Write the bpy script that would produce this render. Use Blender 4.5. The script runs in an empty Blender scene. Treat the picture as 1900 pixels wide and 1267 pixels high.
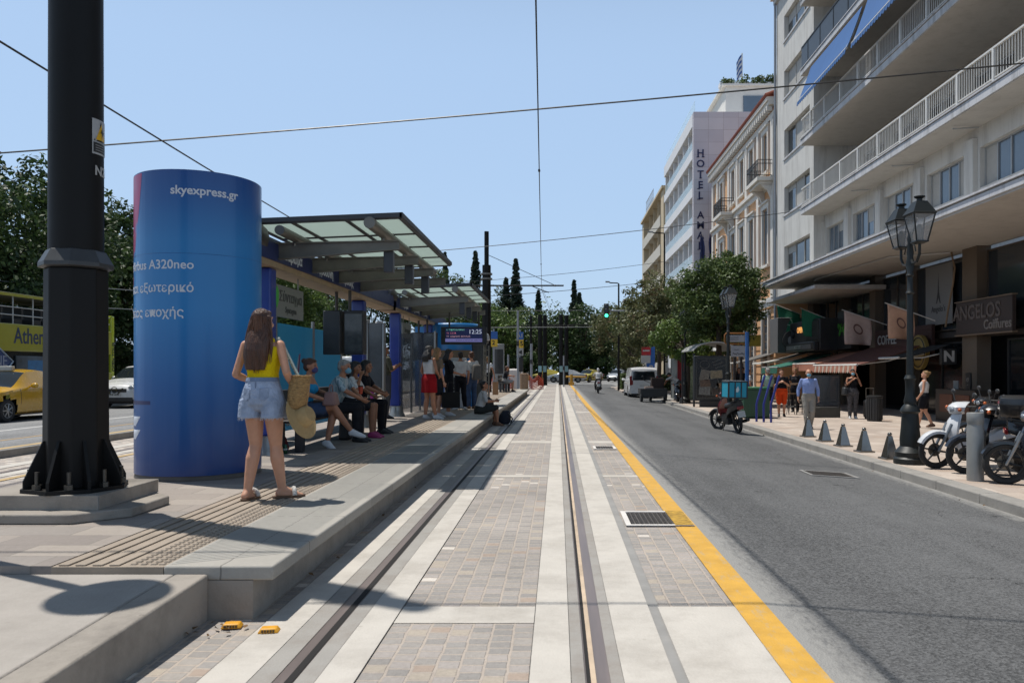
import bpy, math, random
import numpy as np
from mathutils import Vector, Matrix
random.seed(7); rng = np.random.default_rng(7)
SC = bpy.context.scene; TMP = bpy.data.scenes.new('workbench'); COL = SC.collection
R = math.radians

# ---------------------------------------------------------------- camera
E = 1.47                                   # eye height above the rails
cam = bpy.data.cameras.new("camera"); cam_o = bpy.data.objects.new("camera", cam); COL.objects.link(cam_o)
cam_o.location = (0, 0, E); cam_o.rotation_euler = (R(90), 0, 0)
cam.sensor_width = 36; cam.lens = 28.0
cam.shift_x = -85/1900; cam.shift_y = 51.5/1900
cam.clip_start = 0.05; cam.clip_end = 3000
cam.dof.use_dof = True; cam.dof.focus_distance = 16.0; cam.dof.aperture_fstop = 5.6
SC.camera = cam_o
# ---------------------------------------------------------------- sky and sun
SUN_EL = R(70.5); SUN_AZ = math.atan2(-0.89, 0.455)
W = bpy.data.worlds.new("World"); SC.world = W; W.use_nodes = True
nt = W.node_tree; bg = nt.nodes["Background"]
sky = nt.nodes.new("ShaderNodeTexSky"); sky.sky_type = 'NISHITA'; sky.sun_disc = False
sky.sun_elevation = SUN_EL; sky.sun_rotation = SUN_AZ; sky.air_density = 1.25; sky.dust_density = 0.9; sky.ozone_density = 2.6; sky.altitude = 100
hz = nt.nodes.new("ShaderNodeMix"); hz.data_type = 'RGBA'; hz.inputs[0].default_value = 0.78; hz.inputs[7].default_value = (3.2, 4.45, 6.3, 1)   # summer veil over the blue
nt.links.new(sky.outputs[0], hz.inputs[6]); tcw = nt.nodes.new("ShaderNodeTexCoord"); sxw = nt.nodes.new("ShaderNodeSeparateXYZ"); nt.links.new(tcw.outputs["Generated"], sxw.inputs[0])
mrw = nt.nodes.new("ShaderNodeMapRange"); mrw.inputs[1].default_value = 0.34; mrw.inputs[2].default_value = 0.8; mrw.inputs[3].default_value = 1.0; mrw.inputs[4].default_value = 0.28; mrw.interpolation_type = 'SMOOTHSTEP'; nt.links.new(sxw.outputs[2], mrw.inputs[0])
scw = nt.nodes.new("ShaderNodeVectorMath"); scw.operation = 'SCALE'; nt.links.new(hz.outputs[2], scw.inputs[0]); nt.links.new(mrw.outputs[0], scw.inputs["Scale"])   # sky dimmed overhead to cut fill light and deepen the shadows below
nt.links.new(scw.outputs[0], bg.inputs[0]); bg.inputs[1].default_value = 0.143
sl = bpy.data.lights.new("sun", 'SUN'); so = bpy.data.objects.new("sun", sl); COL.objects.link(so)
sl.energy = 4.7; sl.angle = R(0.6); sl.color = (1, 0.96, 0.895)
sd = Vector((math.sin(SUN_AZ)*math.cos(SUN_EL), math.cos(SUN_AZ)*math.cos(SUN_EL), math.sin(SUN_EL)))
so.rotation_euler = sd.to_track_quat('Z', 'Y').to_euler(); so.location = sd*60
SC.view_settings.view_transform = 'Standard'; SC.view_settings.look = 'None'
SC.view_settings.exposure = 0.0; SC.view_settings.gamma = 1.0
SC.cycles.use_denoising = True
SC.cycles.max_bounces = 6; SC.cycles.diffuse_bounces = 3; SC.cycles.glossy_bounces = 3; SC.cycles.transmission_bounces = 5; SC.cycles.transparent_max_bounces = 8
SC.cycles.caustics_reflective = False; SC.cycles.caustics_refractive = False

# ---------------------------------------------------------------- materials
MC = {}
def lin(c):
    if isinstance(c, str):
        c = [int(c[i:i+2], 16)/255 for i in (0, 2, 4)]
        c = [x/12.92 if x <= 0.04045 else ((x+0.055)/1.055)**2.4 for x in c]
    elif isinstance(c, (int, float)): c = (c, c, c)
    return (c[0], c[1], c[2], 1)
def new_mat(name):
    m = bpy.data.materials.new(name); m.use_nodes = True
    return m, m.node_tree.nodes, m.node_tree.links, m.node_tree.nodes["Principled BSDF"]
def mat(name, col=0.5, rough=0.6, metal=0.0, var=0.12, scale=6.0, bump=0.0, bscale=80.0, spec=0.5, coat=0.0, var2=0.0, alpha=None, trans=0.0, stretch=None):
    """plain surface with soft noise in its colour, roughness and height"""
    if name in MC: return MC[name]
    m, N, L, B = new_mat(name); c = lin(col)
    tc = N.new("ShaderNodeTexCoord"); src = tc.outputs["Object"]
    if stretch:
        mp = N.new("ShaderNodeMapping"); mp.inputs["Scale"].default_value = stretch; L.new(src, mp.inputs[0]); src = mp.outputs[0]
    nz = N.new("ShaderNodeTexNoise"); nz.inputs["Scale"].default_value = scale; nz.inputs["Detail"].default_value = 5; nz.inputs["Roughness"].default_value = 0.65
    L.new(src, nz.inputs["Vector"])
    cr = N.new("ShaderNodeValToRGB"); e = cr.color_ramp.elements
    e[0].position = 0.3; e[1].position = 0.72
    e[0].color = tuple(max(0, x*(1-var)) for x in c[:3])+(1,); e[1].color = tuple(min(1, x*(1+var)) for x in c[:3])+(1,)
    L.new(nz.outputs[0], cr.inputs[0]); L.new(cr.outputs[0], B.inputs["Base Color"])
    mr = N.new("ShaderNodeMapRange"); mr.inputs[3].default_value = max(0.02, rough-0.08); mr.inputs[4].default_value = min(1, rough+0.1)
    L.new(nz.outputs[0], mr.inputs[0]); L.new(mr.outputs[0], B.inputs["Roughness"])
    B.inputs["Metallic"].default_value = metal; B.inputs["Specular IOR Level"].default_value = spec; B.inputs["Coat Weight"].default_value = coat
    if trans: B.inputs["Transmission Weight"].default_value = trans
    if alpha is not None: B.inputs["Alpha"].default_value = alpha
    if bump:
        n2 = N.new("ShaderNodeTexNoise"); n2.inputs["Scale"].default_value = bscale; n2.inputs["Detail"].default_value = 4; L.new(src, n2.inputs["Vector"])
        b = N.new("ShaderNodeBump"); b.inputs["Strength"].default_value = bump; b.inputs["Distance"].default_value = 0.02
        L.new(n2.outputs[0], b.inputs["Height"]); L.new(b.outputs[0], B.inputs["Normal"])
    MC[name] = m; return m
def emit(name, col, strength):
    if name in MC: return MC[name]
    m, N, L, B = new_mat(name); B.inputs["Base Color"].default_value = lin(col); B.inputs["Emission Color"].default_value = lin(col); B.inputs["Emission Strength"].default_value = strength
    MC[name] = m; return m
def glass_mat(name, tint=(0.75, 0.85, 0.83), alpha=0.5, rough=0.1, trans=0.0):
    """pane: part see-through tint, part reflecting coat"""
    if name in MC: return MC[name]
    m, N, L, B = new_mat(name)
    B.inputs["Base Color"].default_value = lin(tint); B.inputs["Roughness"].default_value = rough; B.inputs["Alpha"].default_value = alpha
    B.inputs["Specular IOR Level"].default_value = 0.8
    if trans:
        t = N.new("ShaderNodeBsdfTranslucent"); t.inputs[0].default_value = lin(tint); x = N.new("ShaderNodeMixShader"); x.inputs[0].default_value = trans; L.new(B.outputs[0], x.inputs[1]); L.new(t.outputs[0], x.inputs[2]); L.new(x.outputs[0], N["Material Output"].inputs[0])
    MC[name] = m; return m
def brick_mat(name, cols, bw, bh, mortar, mcol, rot=False, offset=0.5, rough=0.75, bump=0.5, noise=0.18, squash=1.0):
    """stones or tiles: a brick pattern whose random grey picks each stone's colour"""
    if name in MC: return MC[name]
    m, N, L, B = new_mat(name)
    tc = N.new("ShaderNodeTexCoord"); mp = N.new("ShaderNodeMapping"); L.new(tc.outputs["Object"], mp.inputs[0])
    if rot: mp.inputs["Rotation"].default_value = (0, 0, R(90))
    nd = N.new("ShaderNodeTexNoise"); nd.inputs["Scale"].default_value = 9; L.new(tc.outputs["Object"], nd.inputs["Vector"])
    va = N.new("ShaderNodeVectorMath"); va.operation = 'MULTIPLY_ADD'; va.inputs[1].default_value = (min(bw*0.2, 0.02),)*3
    L.new(nd.outputs["Color"], va.inputs[0]); L.new(mp.outputs[0], va.inputs[2])
    br = N.new("ShaderNodeTexBrick"); L.new(va.outputs[0], br.inputs["Vector"])
    br.inputs["Color1"].default_value = (0, 0, 0, 1); br.inputs["Color2"].default_value = (1, 1, 1, 1); br.inputs["Mortar"].default_value = (0.5, 0.5, 0.5, 1)
    br.inputs["Scale"].default_value = 1; br.inputs["Mortar Size"].default_value = mortar; br.inputs["Mortar Smooth"].default_value = 0.3
    br.inputs["Brick Width"].default_value = bw; br.inputs["Row Height"].default_value = bh; br.inputs["Bias"].default_value = 0
    br.offset = offset; br.squash = squash
    cr = N.new("ShaderNodeValToRGB"); cr.color_ramp.interpolation = 'CONSTANT'; el = cr.color_ramp.elements
    while len(el) < len(cols): el.new(0.5)
    for k, (p, c) in enumerate(cols): el[k].position = p; el[k].color = lin(c)
    L.new(br.outputs["Color"], cr.inputs[0])
    nz = N.new("ShaderNodeTexNoise"); nz.inputs["Scale"].default_value = 34; nz.inputs["Detail"].default_value = 6; nz.inputs["Roughness"].default_value = 0.7; L.new(tc.outputs["Object"], nz.inputs["Vector"])
    big = N.new("ShaderNodeTexNoise"); big.inputs["Scale"].default_value = 0.9; big.inputs["Detail"].default_value = 4; L.new(tc.outputs["Object"], big.inputs["Vector"])
    ad = N.new("ShaderNodeMath"); ad.operation = 'ADD'; L.new(nz.outputs[0], ad.inputs[0]); L.new(big.outputs[0], ad.inputs[1])
    mr = N.new("ShaderNodeMapRange"); mr.inputs[1].default_value = 0.6; mr.inputs[2].default_value = 1.4; mr.inputs[3].default_value = 1-noise*1.3; mr.inputs[4].default_value = 1+noise*1.3; L.new(ad.outputs[0], mr.inputs[0])
    mx = N.new("ShaderNodeMix"); mx.data_type = 'RGBA'; L.new(br.outputs["Fac"], mx.inputs[0]); L.new(cr.outputs[0], mx.inputs[6]); mx.inputs[7].default_value = lin(mcol)
    ml = N.new("ShaderNodeVectorMath"); ml.operation = 'SCALE'; L.new(mx.outputs[2], ml.inputs[0]); L.new(mr.outputs[0], ml.inputs["Scale"])
    L.new(ml.outputs[0], B.inputs["Base Color"]); B.inputs["Roughness"].default_value = rough
    if bump:
        sb = N.new("ShaderNodeMath"); sb.operation = 'SUBTRACT'; L.new(nz.outputs[0], sb.inputs[0]); L.new(br.outputs["Fac"], sb.inputs[1])
        b = N.new("ShaderNodeBump"); b.inputs["Strength"].default_value = bump; b.inputs["Distance"].default_value = 0.012; L.new(sb.outputs[0], b.inputs["Height"]); L.new(b.outputs[0], B.inputs["Normal"])
    MC[name] = m; return m
def leaf_mat(name, dark, light, extra=None):
    if name in MC: return MC[name]
    m, N, L, B = new_mat(name)
    g = N.new("ShaderNodeNewGeometry"); tc = N.new("ShaderNodeTexCoord")
    nz = N.new("ShaderNodeTexNoise"); nz.inputs["Scale"].default_value = 0.7; nz.inputs["Detail"].default_value = 3; L.new(tc.outputs["Object"], nz.inputs["Vector"])
    ad = N.new("ShaderNodeMath"); ad.operation = 'MULTIPLY_ADD'; ad.inputs[1].default_value = 0.45; L.new(g.outputs["Random Per Island"], ad.inputs[0]); L.new(nz.outputs[0], ad.inputs[2])
    cr = N.new("ShaderNodeValToRGB"); el = cr.color_ramp.elements; el[0].position = 0.4; el[1].position = 0.95
    el[0].color = lin(dark); el[1].color = lin(light)
    if extra: e = el.new(0.99); e.color = lin(extra)
    L.new(ad.outputs[0], cr.inputs[0]); L.new(cr.outputs[0], B.inputs["Base Color"])
    B.inputs["Roughness"].default_value = 0.5; B.inputs["Specular IOR Level"].default_value = 0.35
    tr = N.new("ShaderNodeBsdfTranslucent"); L.new(cr.outputs[0], tr.inputs[0])
    mx = N.new("ShaderNodeMixShader"); mx.inputs[0].default_value = 0.28
    out = N["Material Output"]; L.new(B.outputs[0], mx.inputs[1]); L.new(tr.outputs[0], mx.inputs[2]); L.new(mx.outputs[0], out.inputs[0])
    MC[name] = m; return m

# ---------------------------------------------------------------- mesh building
def rotz(a): return Matrix.Rotation(a, 4, 'Z')
def T(x, y, z): return Matrix.Translation((x, y, z))
class MB:
    def __init__(s): s.v = []; s.f = []; s.m = []; s.M = None
    def add(s, vs, fs, mi=0):
        o = len(s.v)
        if s.M is not None: vs = [s.M @ Vector(v) for v in vs]
        s.v.extend(tuple(v) for v in vs)
        for f in fs: s.f.append(tuple(i+o for i in f)); s.m.append(mi)
        return s
    def box(s, c, d, mi=0, rot=None, taper=1.0):
        x, y, z = d[0]/2, d[1]/2, d[2]/2; t = taper
        vs = [Vector(p) for p in ((-x,-y,-z),(x,-y,-z),(x,y,-z),(-x,y,-z),(-x*t,-y*t,z),(x*t,-y*t,z),(x*t,y*t,z),(-x*t,y*t,z))]
        if rot is not None: vs = [rot @ v for v in vs]
        vs = [v+Vector(c) for v in vs]
        return s.add(vs, [(0,3,2,1),(4,5,6,7),(0,1,5,4),(1,2,6,5),(2,3,7,6),(3,0,4,7)], mi)
    def span(s, x0, x1, y0, y1, z0, z1, mi=0):
        return s.box(((x0+x1)/2, (y0+y1)/2, (z0+z1)/2), (abs(x1-x0), abs(y1-y0), abs(z1-z0)), mi)
    def quad(s, a, b, c, d, mi=0): return s.add([a, b, c, d], [(0, 1, 2, 3)], mi)
    def frame(s, d):
        d = Vector(d).normalized(); u = d.orthogonal().normalized()
        if abs(d.z) < 0.99: u = d.cross(Vector((0, 0, 1))).normalized()
        return u, d.cross(u).normalized()
    def cyl(s, p0, p1, r0, r1=None, n=12, mi=0, caps=True):
        r1 = r0 if r1 is None else r1; p0 = Vector(p0); p1 = Vector(p1); u, w = s.frame(p1-p0)
        vs = []
        for p, r in ((p0, r0), (p1, r1)):
            for k in range(n): a = 2*math.pi*k/n; vs.append(p+u*(r*math.cos(a))+w*(r*math.sin(a)))
        fs = [(k, (k+1) % n, n+(k+1) % n, n+k) for k in range(n)]
        if caps: fs += [tuple(range(n-1, -1, -1)), tuple(range(n, 2*n))]
        return s.add(vs, fs, mi)
    def tube(s, pts, r, n=8, mi=0, closed=False):
        pts = [Vector(p) for p in pts]; rs = r if isinstance(r, (list, tuple)) else [r]*len(pts)
        vs = []; u = None; m = len(pts)
        for i, p in enumerate(pts):
            if closed: d = pts[(i+1) % m]-pts[i-1]
            else: d = pts[min(i+1, m-1)]-pts[max(i-1, 0)]
            d.normalize()
            if u is None: u, w = s.frame(d)
            else: u = (u-d*u.dot(d)).normalized(); w = d.cross(u)
            for k in range(n): a = 2*math.pi*k/n; vs.append(p+u*(rs[i]*math.cos(a))+w*(rs[i]*math.sin(a)))
        fs = []
        for i in range(m if closed else m-1):
            j = (i+1) % m
            for k in range(n): fs.append((i*n+k, i*n+(k+1) % n, j*n+(k+1) % n, j*n+k))
        if not closed: fs += [tuple(range(n-1, -1, -1)), tuple(range((m-1)*n, m*n))]
        return s.add(vs, fs, mi)
    def lathe(s, prof, c=(0, 0, 0), n=16, mi=0, M=None):
        vs = []; c = Vector(c)
        for r, z in prof:
            for k in range(n):
                a = 2*math.pi*k/n; v = Vector((r*math.cos(a), r*math.sin(a), z))
                vs.append((M @ v if M is not None else v)+c)
        fs = []
        for i in range(len(prof)-1):
            for k in range(n): fs.append((i*n+k, i*n+(k+1) % n, (i+1)*n+(k+1) % n, (i+1)*n+k))
        fs += [tuple(range(n-1, -1, -1)), tuple(range((len(prof)-1)*n, len(prof)*n))]
        return s.add(vs, fs, mi)
    def loft(s, rings, mi=0, caps=True, closed=True):
        n = len(rings[0]); vs = [p for r in rings for p in r]; fs = []
        for i in range(len(rings)-1):
            for k in range(n if closed else n-1): fs.append((i*n+k, i*n+(k+1) % n, (i+1)*n+(k+1) % n, (i+1)*n+k))
        if caps: fs += [tuple(range(n-1, -1, -1)), tuple(range((len(rings)-1)*n, len(rings)*n))]
        return s.add(vs, fs, mi)
    def prism(s, poly, d, mi=0):
        """poly: 3-D outline, d: extrusion vector"""
        n = len(poly); d = Vector(d); vs = [Vector(p) for p in poly]+[Vector(p)+d for p in poly]
        fs = [tuple(range(n-1, -1, -1)), tuple(range(n, 2*n))]+[(k, (k+1) % n, n+(k+1) % n, n+k) for k in range(n)]
        return s.add(vs, fs, mi)
    def ell(s, c, r, mi=0, M=None, nu=12, nv=8):
        c = Vector(c); r = r if isinstance(r, (list, tuple)) else (r, r, r); vs = []
        for i in range(nv+1):
            t = math.pi*i/nv
            for k in range(nu):
                a = 2*math.pi*k/nu; q = math.sin(t) if 0 < i < nv else 0.02
                v = Vector((r[0]*q*math.cos(a), r[1]*q*math.sin(a), -r[2]*math.cos(t)))
                vs.append((M @ v if M is not None else v)+c)
        fs = []
        for i in range(nv):
            for k in range(nu): fs.append((i*nu+k, i*nu+(k+1) % nu, (i+1)*nu+(k+1) % nu, (i+1)*nu+k))
        fs += [tuple(range(nu-1, -1, -1)), tuple(range(nv*nu, (nv+1)*nu))]
        return s.add(vs, fs, mi)
    def cap(s, p0, p1, r0, r1=None, n=12, mi=0):
        """tapered capsule"""
        r1 = r0 if r1 is None else r1; p0 = Vector(p0); p1 = Vector(p1); d = (p1-p0)
        if d.length < 1e-6: return s.ell(p0, r0)
        d = d.normalized(); u, w = s.frame(d); rings = []
        def ring(c, r): rings.append([c+u*(r*math.cos(2*math.pi*k/n))+w*(r*math.sin(2*math.pi*k/n)) for k in range(n)])
        for t in (0.05, 0.4, 0.75): a = t*math.pi/2; ring(p0-d*(r0*math.cos(a)), r0*math.sin(a))
        ring(p0, r0); ring(p1, r1)
        for t in (0.75, 0.4, 0.05): a = t*math.pi/2; ring(p1+d*(r1*math.cos(a)), r1*math.sin(a))
        return s.loft(rings, mi)
    def build(s, name, mats, parent=None, smooth=True, bevel=0, loc=None, sub=0, angle=38):
        me = bpy.data.meshes.new(name); me.from_pydata(s.v, [], s.f)
        mats = mats if isinstance(mats, (list, tuple)) else [mats]
        for m in mats: me.materials.append(m)
        if len(mats) > 1: me.polygons.foreach_set("material_index", s.m)
        me.update()
        if smooth:
            me.polygons.foreach_set("use_smooth", [True]*len(me.polygons)); me.set_sharp_from_angle(angle=R(angle))
        return link(name, me, parent, bevel, loc, sub)
def link(name, me, parent=None, bevel=0, loc=None, sub=0):
    o = bpy.data.objects.new(name, me); COL.objects.link(o)
    if parent is not None: o.parent = parent
    if loc is not None: o.location = loc
    if bevel:
        b = o.modifiers.new("bevel", 'BEVEL'); b.width = bevel; b.segments = 2; b.limit_method = 'ANGLE'; b.angle_limit = R(40); b.harden_normals = False
    if sub: b = o.modifiers.new("sub", 'SUBSURF'); b.levels = sub; b.render_levels = sub
    return o
def thing(name, label, cat, loc=(0, 0, 0), rz=0, group=None):
    o = bpy.data.objects.new(name, None); COL.objects.link(o); o.empty_display_size = 0.1
    o.location = loc; o.rotation_euler = (0, 0, rz); return tag(o, label, cat, group)
def tag(o, label, cat, group=None):
    o["label"] = label; o["category"] = cat
    if group: o["group"] = group
    return o
def struct(o, kind='structure'): o["kind"] = kind; return o
def copy_tree(o, loc, rz=None, label=None):
    c = o.copy(); COL.objects.link(c); c.location = loc
    if rz is not None: c.rotation_euler = (0, 0, rz)
    if label: c["label"] = label
    for ch in list(o.children):
        d = ch.copy(); COL.objects.link(d); d.parent = c
        for g in list(ch.children):
            h = g.copy(); COL.objects.link(h); h.parent = d
    return c
def text_verts(body, size, bold=0.0, extrude=0.002, align='CENTER', space=1.0):
    cu = bpy.data.curves.new("lettering", 'FONT'); cu.body = body; cu.size = size; cu.offset = bold*size; cu.extrude = extrude; cu.align_x = align; cu.align_y = 'CENTER'; cu.space_character = space
    cu.resolution_u = 3
    ob = bpy.data.objects.new("lettering", cu); TMP.collection.objects.link(ob)
    TMP.view_layers[0].update(); dg = TMP.view_layers[0].depsgraph; me = bpy.data.meshes.new_from_object(ob.evaluated_get(dg))
    bpy.data.objects.remove(ob); bpy.data.curves.remove(cu)
    return me
def lettering(body, size, M, m, parent, bold=0.0, extrude=0.003, align='CENTER', bend=None, sx=1.0, name="lettering", space=1.0):
    """text in the XY plane of M (x along the line, z out of the face); bend=(radius) wraps it round a drum whose axis is y"""
    me = text_verts(body, size, bold, extrude, align, space)
    for v in me.vertices:
        x, y, z = v.co; x *= sx
        if bend: a = x/bend; p = Vector((math.sin(a)*(bend+z), y, math.cos(a)*(bend+z)))
        else: p = Vector((x, y, z))
        v.co = M @ p
    me.materials.clear(); me.materials.append(m)
    return link(name, me, parent)
def face_m(x, y, z, facing):
    """matrix for lettering on a face looking towards 'facing' (-Y, -X, +X, +Y)"""
    ax = {'-Y': ((1,0,0),(0,0,1),(0,-1,0)), '-X': ((0,-1,0),(0,0,1),(-1,0,0)), '+X': ((0,1,0),(0,0,1),(1,0,0)), '+Y': ((-1,0,0),(0,0,1),(0,1,0))}[facing]
    m = Matrix.Identity(4)
    for k in range(3):
        for r_ in range(3): m[r_][k] = ax[k][r_]
    m.translation = (x, y, z); return m
def baked(mb, name, m, parent, vox=0.01, smooth=4):
    """one continuous skin over overlapping shapes"""
    me = bpy.data.meshes.new(name); me.from_pydata(mb.v, [], mb.f); me.update()
    ob = bpy.data.objects.new(name, me); TMP.collection.objects.link(ob)
    r = ob.modifiers.new("r", 'REMESH'); r.mode = 'VOXEL'; r.voxel_size = vox; r.use_smooth_shade = True
    if smooth: q = ob.modifiers.new("s", 'SMOOTH'); q.factor = 0.5; q.iterations = smooth
    TMP.view_layers[0].update(); dg = TMP.view_layers[0].depsgraph; out = bpy.data.meshes.new_from_object(ob.evaluated_get(dg))
    bpy.data.objects.remove(ob); bpy.data.meshes.remove(me)
    out.name = name; out.materials.clear()
    for mm in (m if isinstance(m, (list, tuple)) else [m]): out.materials.append(mm)
    return link(name, out, parent)
# ---------------------------------------------------------------- surfaces
M_conc = mat("concrete_light", "cfcac4", 0.8, var=0.10, scale=2.2, bump=0.25, bscale=45)
def concrete_band(name, c1, stain, sc=1.4):
    if name in MC: return MC[name]
    m = mat(name, c1, 0.85, var=0.07, scale=3, bump=0.2, bscale=60); N, L = m.node_tree.nodes, m.node_tree.links; B = N["Principled BSDF"]
    src = B.inputs["Base Color"].links[0].from_socket; tc = N.new("ShaderNodeTexCoord")
    n1 = N.new("ShaderNodeTexNoise"); n1.inputs["Scale"].default_value = sc; n1.inputs["Detail"].default_value = 8; n1.inputs["Roughness"].default_value = 0.75; L.new(tc.outputs["Object"], n1.inputs["Vector"])
    r = N.new("ShaderNodeValToRGB"); r.color_ramp.elements[0].position = 0.46; r.color_ramp.elements[1].position = 0.75; r.color_ramp.elements[1].color = (0.55, 0.55, 0.55, 1); r.color_ramp.elements[0].color = (0, 0, 0, 1); L.new(n1.outputs[0], r.inputs[0])
    vo = N.new("ShaderNodeTexVoronoi"); vo.inputs["Scale"].default_value = 4.5; L.new(tc.outputs["Object"], vo.inputs["Vector"])
    lt = N.new("ShaderNodeMath"); lt.operation = 'LESS_THAN'; lt.inputs[1].default_value = 0.055; L.new(vo.outputs["Distance"], lt.inputs[0])
    s2 = N.new("ShaderNodeMath"); s2.operation = 'MULTIPLY'; s2.inputs[1].default_value = 0.35; L.new(lt.outputs[0], s2.inputs[0])
    mxm = N.new("ShaderNodeMath"); mxm.operation = 'MAXIMUM'; L.new(r.outputs[0], mxm.inputs[0]); L.new(s2.outputs[0], mxm.inputs[1])
    mx = N.new("ShaderNodeMix"); mx.data_type = 'RGBA'; L.new(mxm.outputs[0], mx.inputs[0]); L.new(src, mx.inputs[6]); mx.inputs[7].default_value = lin(stain)
    L.new(mx.outputs[2], B.inputs["Base Color"]); return m
M_band = concrete_band("track_concrete", "bcb6ad", "857d73")
M_grout = concrete_band("rail_grout", "96928c", "76675a", 2.0)
M_gap = mat("joint_mastic", "8d8b88", 0.8, var=0.15, scale=3)
M_rail = mat("rail_steel", "7f736e", 0.42, metal=0.35, var=0.22, scale=7, stretch=(1, 0.06, 1))
M_groove = mat("rail_groove", "1d1a18", 0.9, var=0.3)
M_sandfill = mat("groove_sand", "b9a58e", 0.9, var=0.3, scale=3, stretch=(1, 0.5, 1))
M_cobble = brick_mat("cobbles", [(0, "8c8782"), (0.16, "958f89"), (0.38, "9b948d"), (0.56, "928d88"), (0.72, "9f9791"), (0.91, "a69b8d"), (0.96, "a08f81"), (0.982, "c8c0b6")], 0.098, 0.119, 0.009, "aa9e92", rot=True, bump=0.7)
M_cobfar = brick_mat("cobbles_pink", [(0, "8b8580"), (0.3, "9a928c"), (0.6, "a69b92"), (0.9, "c5bcb2")], 0.14, 0.1, 0.01, "b3a798", bump=0.4)
M_tile = brick_mat("platform_tiles", [(0, "847b74"), (0.3, "91877e"), (0.6, "998f85"), (0.85, "8a827b")], 0.62, 0.31, 0.006, "7a736b", bump=0.25, noise=0.14)
M_nose = brick_mat("platform_edge_slabs", [(0, "96928a"), (0.5, "a09b92")], 0.66, 0.9, 0.006, "77736c", bump=0.3, noise=0.1, offset=0)
M_tact = mat("tactile_stone", "988b7c", 0.85, var=0.14, scale=4, bump=0.2)
M_walk = brick_mat("sidewalk_pavers", [(0, "a89a8e"), (0.35, "b0a295"), (0.65, "b6a99d"), (0.88, "a59486")], 0.42, 0.42, 0.007, "96877a", bump=0.2, noise=0.16)
M_kerb = concrete_band("kerb_stone", "918d87", "5d5a56", 2.5)
M_kerbdark = concrete_band("platform_face", "968e84", "4d4842", 2.2)
M_ramp = concrete_band("ramp_concrete", "a29b93", "7d766e", 1.1)
M_yel = mat("yellow_paint", "c6983c", 0.75, var=0.14, scale=5, bump=0.15)
mat("pale_yellow", "b3996c", 0.8, var=0.15, scale=3)
def worn_yellow():
    m = M_yel; N, L = m.node_tree.nodes, m.node_tree.links; B = N["Principled BSDF"]; src = B.inputs["Base Color"].links[0].from_socket
    tc = N.new("ShaderNodeTexCoord"); mp = N.new("ShaderNodeMapping"); mp.inputs["Scale"].default_value = (3, 1, 1); L.new(tc.outputs["Object"], mp.inputs[0])
    n = N.new("ShaderNodeTexNoise"); n.inputs["Scale"].default_value = 4; n.inputs["Detail"].default_value = 9; n.inputs["Roughness"].default_value = 0.8; L.new(mp.outputs[0], n.inputs["Vector"])
    r = N.new("ShaderNodeValToRGB"); r.color_ramp.elements[0].position = 0.53; r.color_ramp.elements[1].position = 0.66; r.color_ramp.elements[1].color = (0.7, 0.7, 0.7, 1); L.new(n.outputs[0], r.inputs[0])
    mx = N.new("ShaderNodeMix"); mx.data_type = 'RGBA'; L.new(r.outputs[0], mx.inputs[0]); L.new(src, mx.inputs[6]); mx.inputs[7].default_value = lin("a89a80"); L.new(mx.outputs[2], B.inputs["Base Color"])
worn_yellow()
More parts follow.
